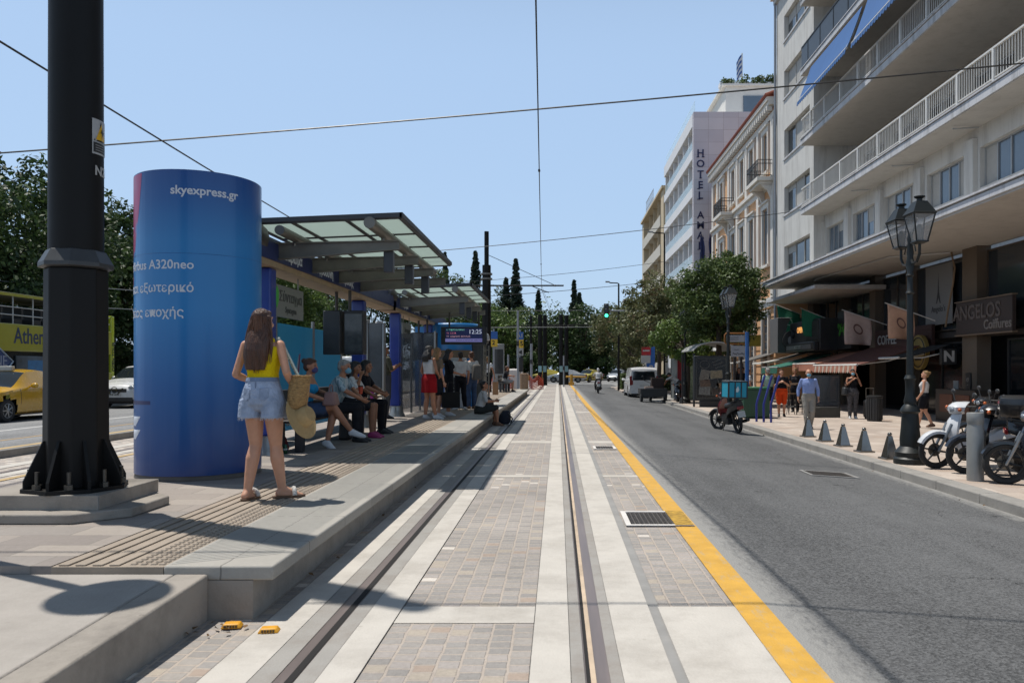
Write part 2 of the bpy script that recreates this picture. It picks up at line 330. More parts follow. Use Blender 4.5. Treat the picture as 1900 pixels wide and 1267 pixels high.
def asphalt(name, base, lightedge=None):
    m, N, L, B = new_mat(name); tc = N.new("ShaderNodeTexCoord")
    def noise(sc, det=4, ro=0.6, vec=None):
        n = N.new("ShaderNodeTexNoise"); n.inputs["Scale"].default_value = sc; n.inputs["Detail"].default_value = det; n.inputs["Roughness"].default_value = ro; L.new(vec or tc.outputs["Object"], n.inputs["Vector"]); return n
    mp = N.new("ShaderNodeMapping"); mp.inputs["Scale"].default_value = (1, 0.07, 1); L.new(tc.outputs["Object"], mp.inputs[0])
    lane = noise(1.1, 5, 0.6, mp.outputs[0]); patch = noise(0.35, 6, 0.7)
    vo = N.new("ShaderNodeTexVoronoi"); vo.inputs["Scale"].default_value = 80; L.new(tc.outputs["Object"], vo.inputs["Vector"])
    def mathn(op, a, b):
        n = N.new("ShaderNodeMath"); n.operation = op
        for i, q in enumerate((a, b)):
            if isinstance(q, (int, float)): n.inputs[i].default_value = q
            else: L.new(q, n.inputs[i])
        return n.outputs[0]
    sp = N.new("ShaderNodeSeparateColor"); L.new(vo.outputs["Color"], sp.inputs[0])
    tone = mathn('ADD', mathn('MULTIPLY', lane.outputs[0], 0.8), mathn('MULTIPLY', patch.outputs[0], 0.7))
    tone = mathn('ADD', tone, mathn('MULTIPLY', mathn('SUBTRACT', sp.outputs[0], 0.5), 0.62))
    r = N.new("ShaderNodeValToRGB"); e = r.color_ramp.elements; c = lin(base)
    e[0].position = 0.42; e[1].position = 1.02; e[0].color = tuple(x*0.55 for x in c[:3])+(1,); e[1].color = tuple(x*1.7 for x in c[:3])+(1,); L.new(tone, r.inputs[0]); col = r.outputs[0]
    # cracks: thin lines of a warped cell pattern, only in patches
    wv = N.new("ShaderNodeVectorMath"); wv.operation = 'MULTIPLY_ADD'; wv.inputs[1].default_value = (0.8, 0.8, 0.8); L.new(noise(1.3).outputs["Color"], wv.inputs[0]); L.new(tc.outputs["Object"], wv.inputs[2])
    v2 = N.new("ShaderNodeTexVoronoi"); v2.feature = 'DISTANCE_TO_EDGE'; v2.inputs["Scale"].default_value = 0.42; L.new(wv.outputs[0], v2.inputs["Vector"])
    ck = mathn('MULTIPLY', mathn('LESS_THAN', v2.outputs["Distance"], 0.0028), mathn('GREATER_THAN', noise(0.8).outputs[0], 0.56))
    mx = N.new("ShaderNodeMix"); mx.data_type = 'RGBA'; L.new(mathn('MULTIPLY', ck, 0.75), mx.inputs[0]); L.new(col, mx.inputs[6]); mx.inputs[7].default_value = lin(0.012); col = mx.outputs[2]
    if lightedge:                       # dusty strip along the painted line
        x0, x1, c2 = lightedge; sx = N.new("ShaderNodeSeparateXYZ"); L.new(tc.outputs["Object"], sx.inputs[0])
        mr = N.new("ShaderNodeMapRange"); mr.inputs[1].default_value = x0; mr.inputs[2].default_value = x1; mr.inputs[3].default_value = 1; mr.inputs[4].default_value = 0; L.new(sx.outputs[0], mr.inputs[0])
        mq = N.new("ShaderNodeMapping"); mq.inputs["Scale"].default_value = (4, 1.4, 1); L.new(tc.outputs["Object"], mq.inputs[0])
        en = noise(5, 8, 0.8, mq.outputs[0])
        mr2 = N.new("ShaderNodeMapRange"); mr2.inputs[1].default_value = 5.0; mr2.inputs[2].default_value = 5.55; mr2.inputs[4].default_value = 0.85; L.new(sx.outputs[0], mr2.inputs[0])
        k = mathn('ADD', mathn('MAXIMUM', mr.outputs[0], mr2.outputs[0]), mathn('MULTIPLY', mathn('SUBTRACT', en.outputs[0], 0.5), 1.5)); rr = N.new("ShaderNodeValToRGB"); rr.color_ramp.elements[0].position = 0.3; rr.color_ramp.elements[1].position = 0.85; L.new(k, rr.inputs[0])
        mx = N.new("ShaderNodeMix"); mx.data_type = 'RGBA'; L.new(rr.outputs[0], mx.inputs[0]); L.new(col, mx.inputs[6]); mx.inputs[7].default_value = lin(c2); col = mx.outputs[2]
    L.new(col, B.inputs["Base Color"]); B.inputs["Roughness"].default_value = 0.78; B.inputs["Specular IOR Level"].default_value = 0.4
    b = N.new("ShaderNodeBump"); b.inputs["Strength"].default_value = 0.55; b.inputs["Distance"].default_value = 0.008; L.new(vo.outputs["Distance"], b.inputs["Height"]); L.new(b.outputs[0], B.inputs["Normal"])
    return m
M_asph = asphalt("asphalt_right", 0.082, (1.30, 1.75, "8f8d89"))
M_asphl = asphalt("asphalt_left", 0.17)

# ---------------------------------------------------------------- ground and track bed
def ribbon(name, x0, x1, y0, y1, z, m, ny=1):
    b = MB(); ys = [y0+(y1-y0)*i/ny for i in range(ny+1)]
    for i in range(ny): b.quad((x0, ys[i], z), (x1, ys[i], z), (x1, ys[i+1], z), (x0, ys[i+1], z))
    return struct(b.build(name, m, smooth=False))
YE = 79.0
ribbon("ground", -900, 900, -200, 1600, -0.5, mat("earth", 0.12, 0.9, var=0.3, scale=0.2))
tb = MB(); tb.span(-9.3, 1.3, -4, YE, -0.48, -0.012); struct(tb.build("track_bed", M_gap, smooth=False))
def strips(name, segs, m, z=0.0):
    b = MB()
    for (x0, x1, y0, y1) in segs: b.quad((x0, y0, z), (x1, y0, z), (x1, y1, z), (x0, y1, z))
    return struct(b.build(name, m, smooth=False))
cross = [(4.63, 4.95), (10.9, 11.1), (15.9, 16.4), (21.5, 21.8), (27, 27.6), (33, 33.6), (39, 39.7), (46, 46.8), (54, 55), (63, 64)]
ys = [-4]+[q for c in cross for q in c]+[YE]
gaps = [(ys[i], ys[i+1]) for i in range(0, len(ys), 2)]
strips("cobble_paving", [(-0.955, -0.14, a, b) for a, b in gaps]+[(-2.1, -1.71, -4, YE)]+[(0.63, 1.1, a, b) for a, b in gaps[1:]], M_cobble, -0.006)
strips("concrete_bands", [(-0.955, -0.14, a, b) for a, b in cross]+[(0.62, 1.1, -4, 4.95)]+[(0.62, 1.1, a, b) for a, b in cross[1:]], M_band, -0.003)
strips("rail_bands", [(-1.70, -1.465, -4, YE), (-1.145, -0.96, -4, YE), (-0.135, 0.062, -4, YE), (0.315, 0.56, -4, YE)], M_band, 0.0)
strips("rail_grout", [(-1.462, -1.347, -4, YE), (-1.243, -1.148, -4, YE), (0.065, 0.13, -4, YE), (0.25, 0.312, -4, YE)], M_grout, -0.001)
rb = MB()
for x0, x1, g0, g1 in ((-1.345, -1.245, -1.30, -1.252), (0.132, 0.25, 0.139, 0.186)):
    rb.quad((x0, -4, -0.004), (x1, -4, -0.004), (x1, YE, -0.004), (x0, YE, -0.004))
struct(rb.build("tram_rails", M_rail, smooth=False))
strips("rail_grooves", [(-1.288, -1.249, -4, YE), (0.137, 0.157, -4, YE)], M_groove, 0.0)
strips("groove_fill", [(0.157, 0.183, -4, YE)], M_sandfill, 0.001)
pb = MB(); pb.quad((1.1, -4, 0.0), (1.3, -4, 0.0), (1.3, YE-4, 0.0), (1.1, YE-4, 0.0)); struct(pb.build("yellow_line", M_yel, smooth=False))
# second track, left of the platform
strips("cobble_paving_beyond", [(-9.2, -5.6, -4, YE)], M_cobfar, -0.006)
strips("rail_bands_beyond", [(-6.35, -6.1, -4, YE), (-7.85, -7.6, -4, YE), (-8.5, -8.25, -4, YE)], M_band, 0.0)
strips("tram_rails_beyond", [(-6.5, -6.38, -4, YE), (-7.99, -7.87, -4, YE)], M_rail, 0.002)
strips("yellow_line_beyond", [(-7.45, -7.33, -4, 60), (-6.98, -6.9, -4, 60)], MC["pale_yellow"], 0.002)
kb = MB(); kb.span(-9.5, -9.2, -4, YE-6, -0.48, 0.13); struct(kb.build("kerb", M_kerb, bevel=0.015))
kb = MB(); kb.quad((-9.47, -4, 0.134), (-9.31, -4, 0.134), (-9.31, YE-6, 0.134), (-9.47, YE-6, 0.134)); struct(kb.build("kerb_paint", mat("pale_yellow", "b3996c", 0.8, var=0.15, scale=3), smooth=False))
lb = MB(); lb.span(-22, -9.5, -4, YE, -0.48, -0.01); struct(lb.build("road_beyond", M_asphl, smooth=False))
strips("road_markings_beyond", [(-13.42, -13.3, -4, YE-3)], mat("white_paint", "c9c8c4", 0.7, var=0.15), -0.006)
strips("road_markings_orange", [(-11.6, -11.5, -4, YE-3)], mat("orange_paint", "a98a5c", 0.7, var=0.2), -0.006)
lb = MB(); lb.span(-32, -22, -4, 110, -0.48, 0.13); struct(lb.build("pavement_beyond", M_walk, smooth=False))
# right road: falls away from the tracks towards the kerb, flat again at the crossing
def roadz(x, y):
    k = 1-min(1, max(0, (y-58)/20)); return -0.002-0.28*k*min(1, max(0, (x-1.3)/4.2))
rd = MB(); xs = [1.3, 1.9, 3.4, 5.5, 9.5]; yv = [-4, 5, 15, 25, 35, 45, 55, 60, 65, 70, 75, YE]
vs = [(x, y, roadz(x, y)) for y in yv for x in xs]; n = len(xs)
rd.add(vs, [(j*n+i, j*n+i+1, (j+1)*n+i+1, (j+1)*n+i) for j in range(len(yv)-1) for i in range(n-1)]); struct(rd.build("road", M_asph))
cr_ = MB(); cr_.span(-70, 60, YE, 104, -0.48, -0.02); struct(cr_.build("crossing_road", M_asphl, smooth=False))
cr_ = MB(); cr_.span(-70, 60, 104, 140, -0.48, 0.14); struct(cr_.build("park_ground", mat("park_soil", 0.09, 0.9, var=0.3, scale=0.7), smooth=False))
# right sidewalk, level -0.15, kerb 0.13 above the road
SZ = -0.15
sw = MB(); sw.span(5.78, 14, -4, 42.5, -0.48, SZ); sw.span(8.0, 16, 42.5, 57, -0.48, SZ); sw.span(4.6, 16, 57, YE-2, -0.48, SZ+0.06); struct(sw.build("sidewalk", M_walk, smooth=False))
kk = MB()
yk = -4
while yk < 42.3:
    kk.span(5.5, 5.78, yk, min(yk+1.19, 42.5), -0.48, SZ+0.004); yk += 1.2
struct(kk.build("sidewalk_kerb", M_kerb, bevel=0.02))
# ---------------------------------------------------------------- platform
PZ = 0.31
pf = MB(); pf.span(-5.6, -1.80, 4.7, 47, -0.4, PZ-0.085); struct(pf.build("platform_base", M_kerbdark, smooth=False))
pt = MB(); pt.span(-5.6, -2.99, 4.7, 47, PZ-0.084, PZ); struct(pt.build("platform_paving", M_tile, smooth=False))
pn = MB(); pn.span(-2.33, -1.68, 4.7, 47, PZ-0.085, PZ); struct(pn.build("platform_edge", M_nose, bevel=0.012))
pg = MB(); pg.span(-2.99, -2.33, 4.7, 47, PZ-0.085, PZ-0.006)
struct(pg.build("tactile_base", M_tact, smooth=False))
tg = MB()
for x in (-2.93, -2.83, -2.73, -2.63): tg.span(x-0.03, x+0.03, 4.72, 47, PZ-0.005, PZ+0.004)
struct(tg.build("tactile_bars", M_tact, bevel=0.003))
td = MB()
y = 4.76
while y < 13:
    for x in (-2.53, -2.47, -2.41, -2.36): td.box((x, y, PZ-0.002), (0.036, 0.036, 0.01), taper=0.7)
    y += 0.06
for x in (-2.53, -2.47, -2.41): td.span(x-0.012, x+0.012, 13, 47, PZ-0.005, PZ+0.003)
struct(td.build("tactile_studs", M_tact, smooth=False))
# fine diagonal ribs on the edge slabs
rbm = MB()
for i in range(300):
    y = 4.74+i*0.05
    if y > 12: break
    rbm.quad((-2.3, y, PZ+0.0015), (-1.75, y+0.28, PZ+0.0015), (-1.75, y+0.3, PZ+0.0015), (-2.3, y+0.02, PZ+0.0015))
struct(rbm.build("platform_edge_ribs", mat("rib_stone", "9c9a94", 0.8, var=0.1), smooth=False))
# ramp at the near end
rp = MB(); za, zb = 0.265, 0.03
for x0, x1, m0 in ((-5.6, -2.26, 0), (-2.255, -2.06, 1)):
    rp.add([(x0, -3.5, -0.4), (x1, -3.5, -0.4), (x1, 4.695, -0.4), (x0, 4.695, -0.4), (x0, -3.5, zb), (x1, -3.5, zb), (x1, 4.695, za), (x0, 4.695, za)], [(0,3,2,1),(4,5,6,7),(0,1,5,4),(1,2,6,5),(2,3,7,6),(3,0,4,7)], m0)
struct(rp.build("platform_ramp", [M_ramp, M_kerbdark], bevel=0.012))
# ---------------------------------------------------------------- covers and drains in the ground
def drain(name, label, x0, x1, y0, y1, z, group=None, fm=None):
    t = thing(name, label, "drain cover", ((x0+x1)/2, (y0+y1)/2, z), 0, group); w, h = x1-x0, y1-y0
    f = MB()
    for (a, b, c, d) in ((-w/2, w/2, -h/2, -h/2+0.05), (-w/2, w/2, h/2-0.05, h/2), (-w/2, -w/2+0.05, -h/2+0.05, h/2-0.05), (w/2-0.05, w/2, -h/2+0.05, h/2-0.05)): f.span(a, b, c, d, 0, 0.007)
    f.build("frame", fm or M_conc, t)
    p = MB(); p.span(-w/2+0.05, w/2-0.05, -h/2+0.05, h/2-0.05, -0.0005, 0.003)
    nx, ny = int((w-0.1)/0.045), int((h-0.1)/0.05)
    for i in range(nx):
        for j in range(ny):
            p.box((-w/2+0.07+i*0.045, -h/2+0.075+j*0.05, 0.006), (0.028, 0.018, 0.008), 1 if False else 0, rot=Matrix.Rotation(R(35 if (i+j) % 2 else -35), 3, 'Z'))
    p.build("cover", mat("cast_iron_worn", "5e5853", 0.6, metal=0.4, var=0.3, scale=12), t)
    return t
t = drain("drain_cover", "large rusty drain cover crossing the yellow line", 0.64, 1.28, 7.45, 8.2, 0.006); q = MB(); q.span(0.14, 0.315, -0.37, 0.37, 0.0105, 0.0112); q.build("paint", mat("thin_yellow", "a8842f", 0.8, var=0.5, scale=16), t, smooth=False)
drain("drain_cover", "small narrow drain grate far up the cobbles beside the rail", 0.66, 1.08, 14.6, 15.15, 0.006)
drain("drain_cover", "dark rectangular drain grate in the asphalt near the kerb", 3.93, 4.7, 12.35, 13.0, roadz(4.3, 12)+0.004, fm=M_gap).rotation_euler = (0, R(3.8), 0)
# yellow kerb reflectors lying by the platform corner
for (x, y, lab) in ((-1.86, 4.55, "yellow road stud nearer to the platform corner"), (-1.62, 4.47, "yellow road stud on the white concrete beside the rail")):
    t = thing("road_stud", lab, "road stud", (x, y, 0.0), R(8), "yellow road studs by the platform end")
    b = MB(); b.box((0, 0, 0.013), (0.115, 0.08, 0.026), taper=0.72); b.build("body", mat("stud_yellow", "d99b22", 0.5, var=0.2, scale=20), t, bevel=0.006)
    b = MB()
    for k in range(5): b.box((-0.03+k*0.015, -0.0355, 0.013), (0.009, 0.012, 0.014))
    b.build("reflector", mat("stud_dark", "4d3a1c", 0.3), t)
# ---------------------------------------------------------------- buildings
M_white = mat("white_render", "d8d4cc", 0.8, var=0.06, scale=0.8, bump=0.15, bscale=30)
def grime(name, c, stain, k=0.5):
    """painted wall with streaks that run down it"""
    if name in MC: return MC[name]
    m = mat(name, c, 0.85, var=0.06, scale=1.1, bump=0.15, bscale=25); N, L = m.node_tree.nodes, m.node_tree.links; B = N["Principled BSDF"]; src = B.inputs["Base Color"].links[0].from_socket
    tc = N.new("ShaderNodeTexCoord"); mp = N.new("ShaderNodeMapping"); mp.inputs["Scale"].default_value = (2.2, 2.2, 0.22); L.new(tc.outputs["Object"], mp.inputs[0])
    n = N.new("ShaderNodeTexNoise"); n.inputs["Scale"].default_value = 1.3; n.inputs["Detail"].default_value = 8; n.inputs["Roughness"].default_value = 0.75; L.new(mp.outputs[0], n.inputs["Vector"])
    r = N.new("ShaderNodeValToRGB"); r.color_ramp.elements[0].position = 0.48; r.color_ramp.elements[1].position = 0.8; r.color_ramp.elements[1].color = (k, k, k, 1); r.color_ramp.elements[0].color = (0, 0, 0, 1); L.new(n.outputs[0], r.inputs[0])
    mx = N.new("ShaderNodeMix"); mx.data_type = 'RGBA'; L.new(r.outputs[0], mx.inputs[0]); L.new(src, mx.inputs[6]); mx.inputs[7].default_value = lin(stain); L.new(mx.outputs[2], B.inputs["Base Color"])
    return m
M_office = grime("office_render", "c8c6c1", "827c75", 0.75)
M_soffit = grime("office_soffit", "b7b3ad", "87807a", 0.45)
M_slab = grime("office_slab_edge", "bfc0c3", "66625c", 0.85)
M_glass_d = mat("window_glass", "2b3238", 0.06, var=0.2, scale=0.5, spec=0.9)
M_glass_b = mat("window_glass_blue", "566472", 0.08, var=0.15, scale=0.6, spec=0.9)
M_alu = mat("aluminium_frame", "a9abac", 0.45, metal=0.3, var=0.06)
M_rail_w = mat("white_rail", "cfcdc8", 0.5, var=0.06)
M_dark = mat("dark_interior", 0.018, 0.8, var=0.3)  # near-black colour stands in for the shade inside the rooms
M_shut = mat("white_shutter", "aaa7a1", 0.7, var=0.06)
M_stone = grime("stone_pier", "5f5346", "5b5045", 0.6)
M_black = mat("black_paint", 0.018, 0.45, var=0.2)
M_blk2 = mat("black_plastic", 0.03, 0.5, var=0.2)

def window_x(parent, x, y0, y1, z0, z1, n, pane, frame=M_alu, name="window", depth=0.06, dir=-1, sash=0.05, shade=None, lab=None):
    """window in a wall that faces -X: frame and mullions, one pane mesh, optional blinds behind the lower or upper part"""
    f = MB(); w = sash
    f.span(x-depth, x, y0, y1, z0, z0+w); f.span(x-depth, x, y0, y1, z1-w, z1)
    for k in range(n+1):
        yy = y0+(y1-y0)*k/n; a, b = (yy-w/2, yy+w/2) if 0 < k < n else ((yy, yy+w) if k == 0 else (yy-w, yy)); f.span(x-depth, x, a, b, z0+w, z1-w)
    o = f.build(name, frame, parent, smooth=False)
    p = MB()
    p.span(x-0.02, x-0.012, y0+w, y1-w, z0+w, z1-w); p.build("pane", pane, o, smooth=False)
    if shade:
        for (k, fr) in shade:
            s = MB(); a = y0+(y1-y0)*k/n+w/2+0.003; b = y0+(y1-y0)*(k+1)/n-w/2-0.003; s.span(x-0.03, x-0.022, a, b, z1-w-(z1-z0-2*w)*fr, z1-w); s.build("blind", M_shut, o, smooth=False)
    return o
def wall_x(b, x, th, y0, y1, z0, z1, holes, mi=0):
    """wall facing -X from x to x+th with rectangular holes (y0,y1,z0,z1)"""
    yc = sorted({y0, y1, *[h[0] for h in holes], *[h[1] for h in holes]}); zc = sorted({z0, z1, *[h[2] for h in holes], *[h[3] for h in holes]})
    for j in range(len(zc)-1):
        run = None
        for i in range(len(yc)-1):
            ym, zm = (yc[i]+yc[i+1])/2, (zc[j]+zc[j+1])/2; solid = not any(h[0] < ym < h[1] and h[2] < zm < h[3] for h in holes)
            if solid and run is None: run = yc[i]
            if run is not None and (not solid or i == len(yc)-2):
                b.span(x, x+th, run, yc[i+1] if solid else yc[i], zc[j], zc[j+1], mi); run = None

# ---- office block with the long balconies
ob = thing("office_building", "pale grey modernist block with long white balconies and blue awnings above dark shops", "building", (11.5, 25, SZ))
OX = -11.5; OY = -25; OZ = -SZ
def P(b): b.M = T(OX, OY, OZ); return b
bx_y0, bx_y1 = 35.8, 41.9
zr = [(17.9, 16.6), (15.1, 13.7), (12.1, 10.65), (9.2, 7.8), (6.2, 4.95)]
holes = [(36.35, 40.45, b+E, a+E) for a, b in zr]
b = P(MB()); wall_x(b, 11.5, 0.3, bx_y0, bx_y1, 5.05, 20.6, holes); b.span(11.8, 24, bx_y0, bx_y1-0.01, 5.05, 20.55)
b.span(11.35, 24, bx_y0-0.1, bx_y1+0.05, 20.6, 20.85); b.span(11.2, 24, bx_y0-0.1, bx_y1+0.15, 20.85, 21.0)
b.build("end_bay", M_office, ob, smooth=False)
dk = P(MB())
for h in holes: dk.span(11.78, 11.795, h[0], h[1], h[2], h[3])
for k, h in enumerate(holes):
    sh = [[(2, 0.35), (1, 0.4)], [(1, 0.85), (2, 0.9)], [(1, 0.95), (0, 0.6)], [(1, 0.9), (2, 0.15)], [(2, 0.3)]][k]
    window_x(ob, 11.74+OX, h[0]+OY, h[1]+OY, h[2]+OZ, h[3]+OZ, 3, M_glass_d, M_shut, shade=sh)
for h in holes: sl_ = P(MB()); sl_.span(11.44, 11.5, h[0]-0.08, h[1]+0.08, h[2]-0.09, h[2]-0.003); sl_.build("sill", M_slab, ob, smooth=False)
pp = P(MB()); pp.cyl((11.4, 41.8, 3), (11.4, 41.8, 20.6), 0.06, n=10); pp.build("downpipe", mat("grey_pipe", "8d9299", 0.5), ob)
# floors between the shops and the roof
zb = [6.88+E, 9.98+E, 13.08+E, 16.2+E, 19.3+E]
b = P(MB()); Y0 = 9.0
wins = [(22.65, 20.0), (25.9, 23.5), (29.3, 26.8), (32.4, 30.0), (35.6, 33.3), (19.2, 16.6), (15.8, 13.2)]
mh = [(min(w), max(w), 5.15+E, 6.3+E) for w in wins]
wall_x(b, 12.0, 0.3, Y0, 35.79, 4.18+E, zb[0], mh)
for y in (36.0, 32.85, 29.6, 26.35, 23.05, 19.6, 16.2, 12.7): b.span(11.86, 11.997, y-0.28, y+0.22, 4.4+E, 6.6+E)
b.build("mezzanine_wall", M_office, ob, smooth=False)
for w in wins: window_x(ob, 12.2+OX, min(w)+OY, max(w)+OY, 5.15+E+OZ, 6.3+E+OZ, 4, M_glass_b, M_alu, sash=0.045, shade=[(k, f) for k, f in ((0, 1.0), (1, 0.3+0.1*(int(w[0]) % 5)), (3, 1.0)) if (int(w[1])+k) % 3])
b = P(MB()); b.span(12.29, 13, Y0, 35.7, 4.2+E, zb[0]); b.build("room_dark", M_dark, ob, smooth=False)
b = P(MB())
for k in range(4): 
    hs = [(y, y+2.2, zb[k]+0.31, zb[k]+2.5) for y in np.arange(11, 34, 3.1)]
    wall_x(b, 13.4, 0.2, Y0, 35.79, zb[k]+0.3, zb[k+1], hs)
b.build("recessed_wall", grime("recess_wall", "a9a49b", "7c746a", 0.5), ob, smooth=False)
for k in range(3):
    for i, y in enumerate(np.arange(11, 34, 3.1)):
        if y < 14 and k < 1: continue
        window_x(ob, 13.52+OX, y+OY, y+2.2+OY, zb[k]+0.31+OZ, zb[k]+2.5+OZ, 3, M_glass_d, M_alu, name="balcony_door")
for k, z in enumerate(zb[:4]):
    b = P(MB()); b.span(10.9, 13.6, Y0, 35.62, z, z+0.26); b.span(10.86, 10.9, Y0, 35.66, z+0.02, z+0.23, 1); b.span(10.83, 10.95, Y0, 35.68, z+0.262, z+0.3, 1)
    o = b.build("balcony", [M_soffit, M_slab], ob, smooth=False)
    r = P(MB()); z0 = z+0.3
    if k != 2:
        r.span(10.87, 10.93, Y0, 35.6, z0+0.82, z0+0.87); r.span(10.88, 10.92, Y0, 35.6, z0+0.07, z0+0.1)
        y = Y0+0.1
        while y < 35.6: r.span(10.892, 10.908, y-0.009, y+0.009, z0+0.1, z0+0.82); y += 0.125
        for y in np.arange(Y0+0.1, 35.7, 1.8): r.span(10.86, 10.94, y-0.045, y+0.045, z0, z0+0.82)
        r.span(10.93, 11.5, 35.56, 35.6, z0+0.82, z0+0.87)
        for x in np.arange(11.0, 11.5, 0.12): r.span(x-0.009, x+0.009, 35.575, 35.59, z0, z0+0.82)
        r.build("railing", M_rail_w, o, smooth=False)
    else:
        r.span(10.87, 10.93, Y0, 35.6, z0+0.92, z0+0.97)
        for y in np.arange(Y0+0.1, 35.7, 1.6): r.span(10.88, 10.92, y-0.02, y+0.02, z0, z0+0.92)
        r.build("railing", M_black, o, smooth=False)
        r = P(MB()); r.span(10.895, 10.905, Y0, 35.6, z0+0.05, z0+0.9); r.build("railing_panel", mat("smoked_panel", 0.03, 0.35, var=0.2), o, smooth=False)
# small wall things on the soffit
b = P(MB())
for y in (30.3, 26.6, 22.5): b = P(MB()); b.cyl((11.9, y, zb[0]-0.05), (11.15, y, zb[0]-0.1), 0.02, n=6); b.build("wall_bracket", M_alu, ob)
b = P(MB())
b.tube([(12.9, 26.2, 3.83+E), (11.3, 27.2, 3.83+E), (11.0, 33.6, 3.83+E), (10.9, 33.8, 3.75+E)], 0.025, n=6); b.build("conduit", M_alu, ob)
# overhang above the pavement
b = P(MB()); b.span(9.95, 12.3, Y0, 38.7, 3.88+E, 4.14+E); b.span(9.9, 9.95, Y0, 38.75, 3.94+E, 4.10+E, 1); b.span(9.86, 10.05, Y0, 38.78, 4.141+E, 4.19+E, 1); b.span(12.3, 13.6, Y0, 36, 3.88+E, 4.14+E)
b.span(10.5, 13.4, 32.5, 39.9, 3.28+E, 3.45+E); b.span(10.44, 10.5, 32.45, 39.95, 3.3+E, 3.43+E, 1)
b.build("overhang", [M_soffit, M_slab], ob, smooth=False)
# shop storey
piers = [(25.0, 25.9), (33.0, 33.6), (36.7, 37.3), (41.0, 41.9), (17.5, 18.1), (29.9, 30.1)]
for a, c in piers: b = P(MB()); b.span(13.15, 13.6, a, c, SZ, 3.88+E); b.build("pier", M_stone, ob, smooth=False)

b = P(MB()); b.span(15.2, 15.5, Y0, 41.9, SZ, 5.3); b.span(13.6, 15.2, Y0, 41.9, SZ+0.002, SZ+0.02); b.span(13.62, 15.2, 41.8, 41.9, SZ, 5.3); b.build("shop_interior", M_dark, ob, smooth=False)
b = P(MB()); b.span(13.42, 13.6, 25.9, 33.0, 2.55, 2.75); b.span(13.42, 13.6, 33.6, 36.7, 2.6, 3.1); b.span(13.42, 13.6, 37.3, 41, 2.6, 2.75); b.span(13.35, 13.6, 18.1, 25, 2.5, 2.65); b.build("spandrel", mat("dark_fascia", "2b2522", 0.7), ob, smooth=False)
for (y0, y1, z0, z1, n, pn) in ((18.2, 24.95, 2.66, 5.2, 3, M_glass_d), (25.95, 29.85, 2.8, 5.2, 2, M_glass_d), (30.15, 32.95, 2.8, 5.2, 2, M_glass_d), (33.65, 36.65, 3.15, 5.2, 2, M_glass_d), (37.35, 40.95, 2.8, 5.1, 3, M_glass_d)):
    window_x(ob, 13.5+OX, y0+OY, y1+OY, z0+OZ, z1+OZ, n, pn, mat("bronze_frame", "4a4037", 0.5), name="shop_window")
for (y0, y1, n) in ((18.6, 23.9, 2), (26.5, 29.5, 2), (37.5, 40.8, 3)):
    window_x(ob, 13.55+OX, y0+OY, y1+OY, SZ+0.03+OZ, 2.4+OZ, n, mat("shop_glass", "12161a", 0.08, var=0.2, spec=0.7), M_black, name="shop_front")
b = P(MB())                                             # white scrawl on the shop door glass
rr = random.Random(3)
for k in range(9):
    y, z = 22.9-rr.random()*1.6, 0.3+rr.random()*1.3; pts = []
    for i in range(14): a = i*0.5*(1+rr.random()*0.2); rad = 0.12+0.012*i; pts.append((13.47, y+rad*math.cos(a)*1.1, z+rad*math.sin(a)))
    b.tube(pts, 0.009, n=4)
b.build("graffiti", mat("scrawl_grey", "6f7c80", 0.8), ob)

# ---- shop signs, awnings, flags
def board(name, label, cat, x, y0, y1, z0, z1, m, th=0.12):
    t = thing(name, label, cat, (x, (y0+y1)/2, (z0+z1)/2)); w, h = y1-y0, z1-z0
    q = MB(); q.span(0, th, -w/2, w/2, -h/2, h/2); q.build("panel", m, t, bevel=0.01)
    return t
M_maroon = mat("maroon_board", "3a221d", 0.6, var=0.15, scale=3)
t = board("shop_sign", "brown hairdresser sign reading ANGELOS Coiffures over a shop door", "sign", 12.95, 22.7, 25.9, 2.58, 3.6, mat("brown_board", "352a25", 0.6, var=0.2, scale=3))
lettering("ANGELOS", 0.62, face_m(-0.012, 0.35, 0.14, '-X'), mat("sign_letter_grey", "574d47", 0.5, var=0.2), t, bold=0.02, extrude=0.012)
lettering("Coiffures", 0.40, face_m(-0.012, -0.85, -0.28, '-X'), mat("sign_letter_pale", "736c66", 0.5), t, bold=0.02, extrude=0.01)
q = MB(); q.span(-0.03, 0.13, -1.65, 1.65, -0.56, -0.515); q.span(-0.03, 0.13, -1.65, 1.65, 0.515, 0.55); q.build("trim", mat("tan_trim", "6b5a49", 0.6), t)
t = board("window_poster", "pale poster with a thin tower sketch in the mezzanine window over the coffee shop", "poster", 13.25, 26.75, 28.7, 3.02, 5.1, mat("poster_pale", "706f6d", 0.6, var=0.05), 0.03)
q = MB(); q.prism([(-0.004, 0.17, -0.3), (-0.004, 0.05, 0.1), (-0.004, 0.0, 0.75), (-0.004, -0.05, 0.1), (-0.004, -0.17, -0.3), (-0.004, -0.1, -0.3), (-0.004, 0, -0.1), (-0.004, 0.1, -0.3)], (0.002, 0, 0)); q.build("drawing", mat("ink_dark", 0.03, 0.7), t)
lettering("Angelo's", 0.3, face_m(-0.006, 0, -0.5, '-X'), MC["ink_dark"], t)
t = board("shop_sign", "dark red fascia reading COFFEE behind the brown awning", "sign", 13.1, 27.9, 32.9, 1.95, 3.05, M_maroon)
lettering("COFFEE", 0.52, face_m(-0.012, 1.3, 0.12, '-X'), mat("sign_white", "a9a7a3", 0.5), t, bold=0.01, extrude=0.01)
q = MB()
for k in range(9): q.span(-0.02, -0.001, -2.48, -0.4, -0.52+k*0.115, -0.44+k*0.115)
q.build("slats", mat("maroon_slat", "432923", 0.6), t)
t = thing("shop_badge", "round yellow cafe badge behind the beige flag and lamp post", "sign", (12.85, 28.35, 1.72+0.35))
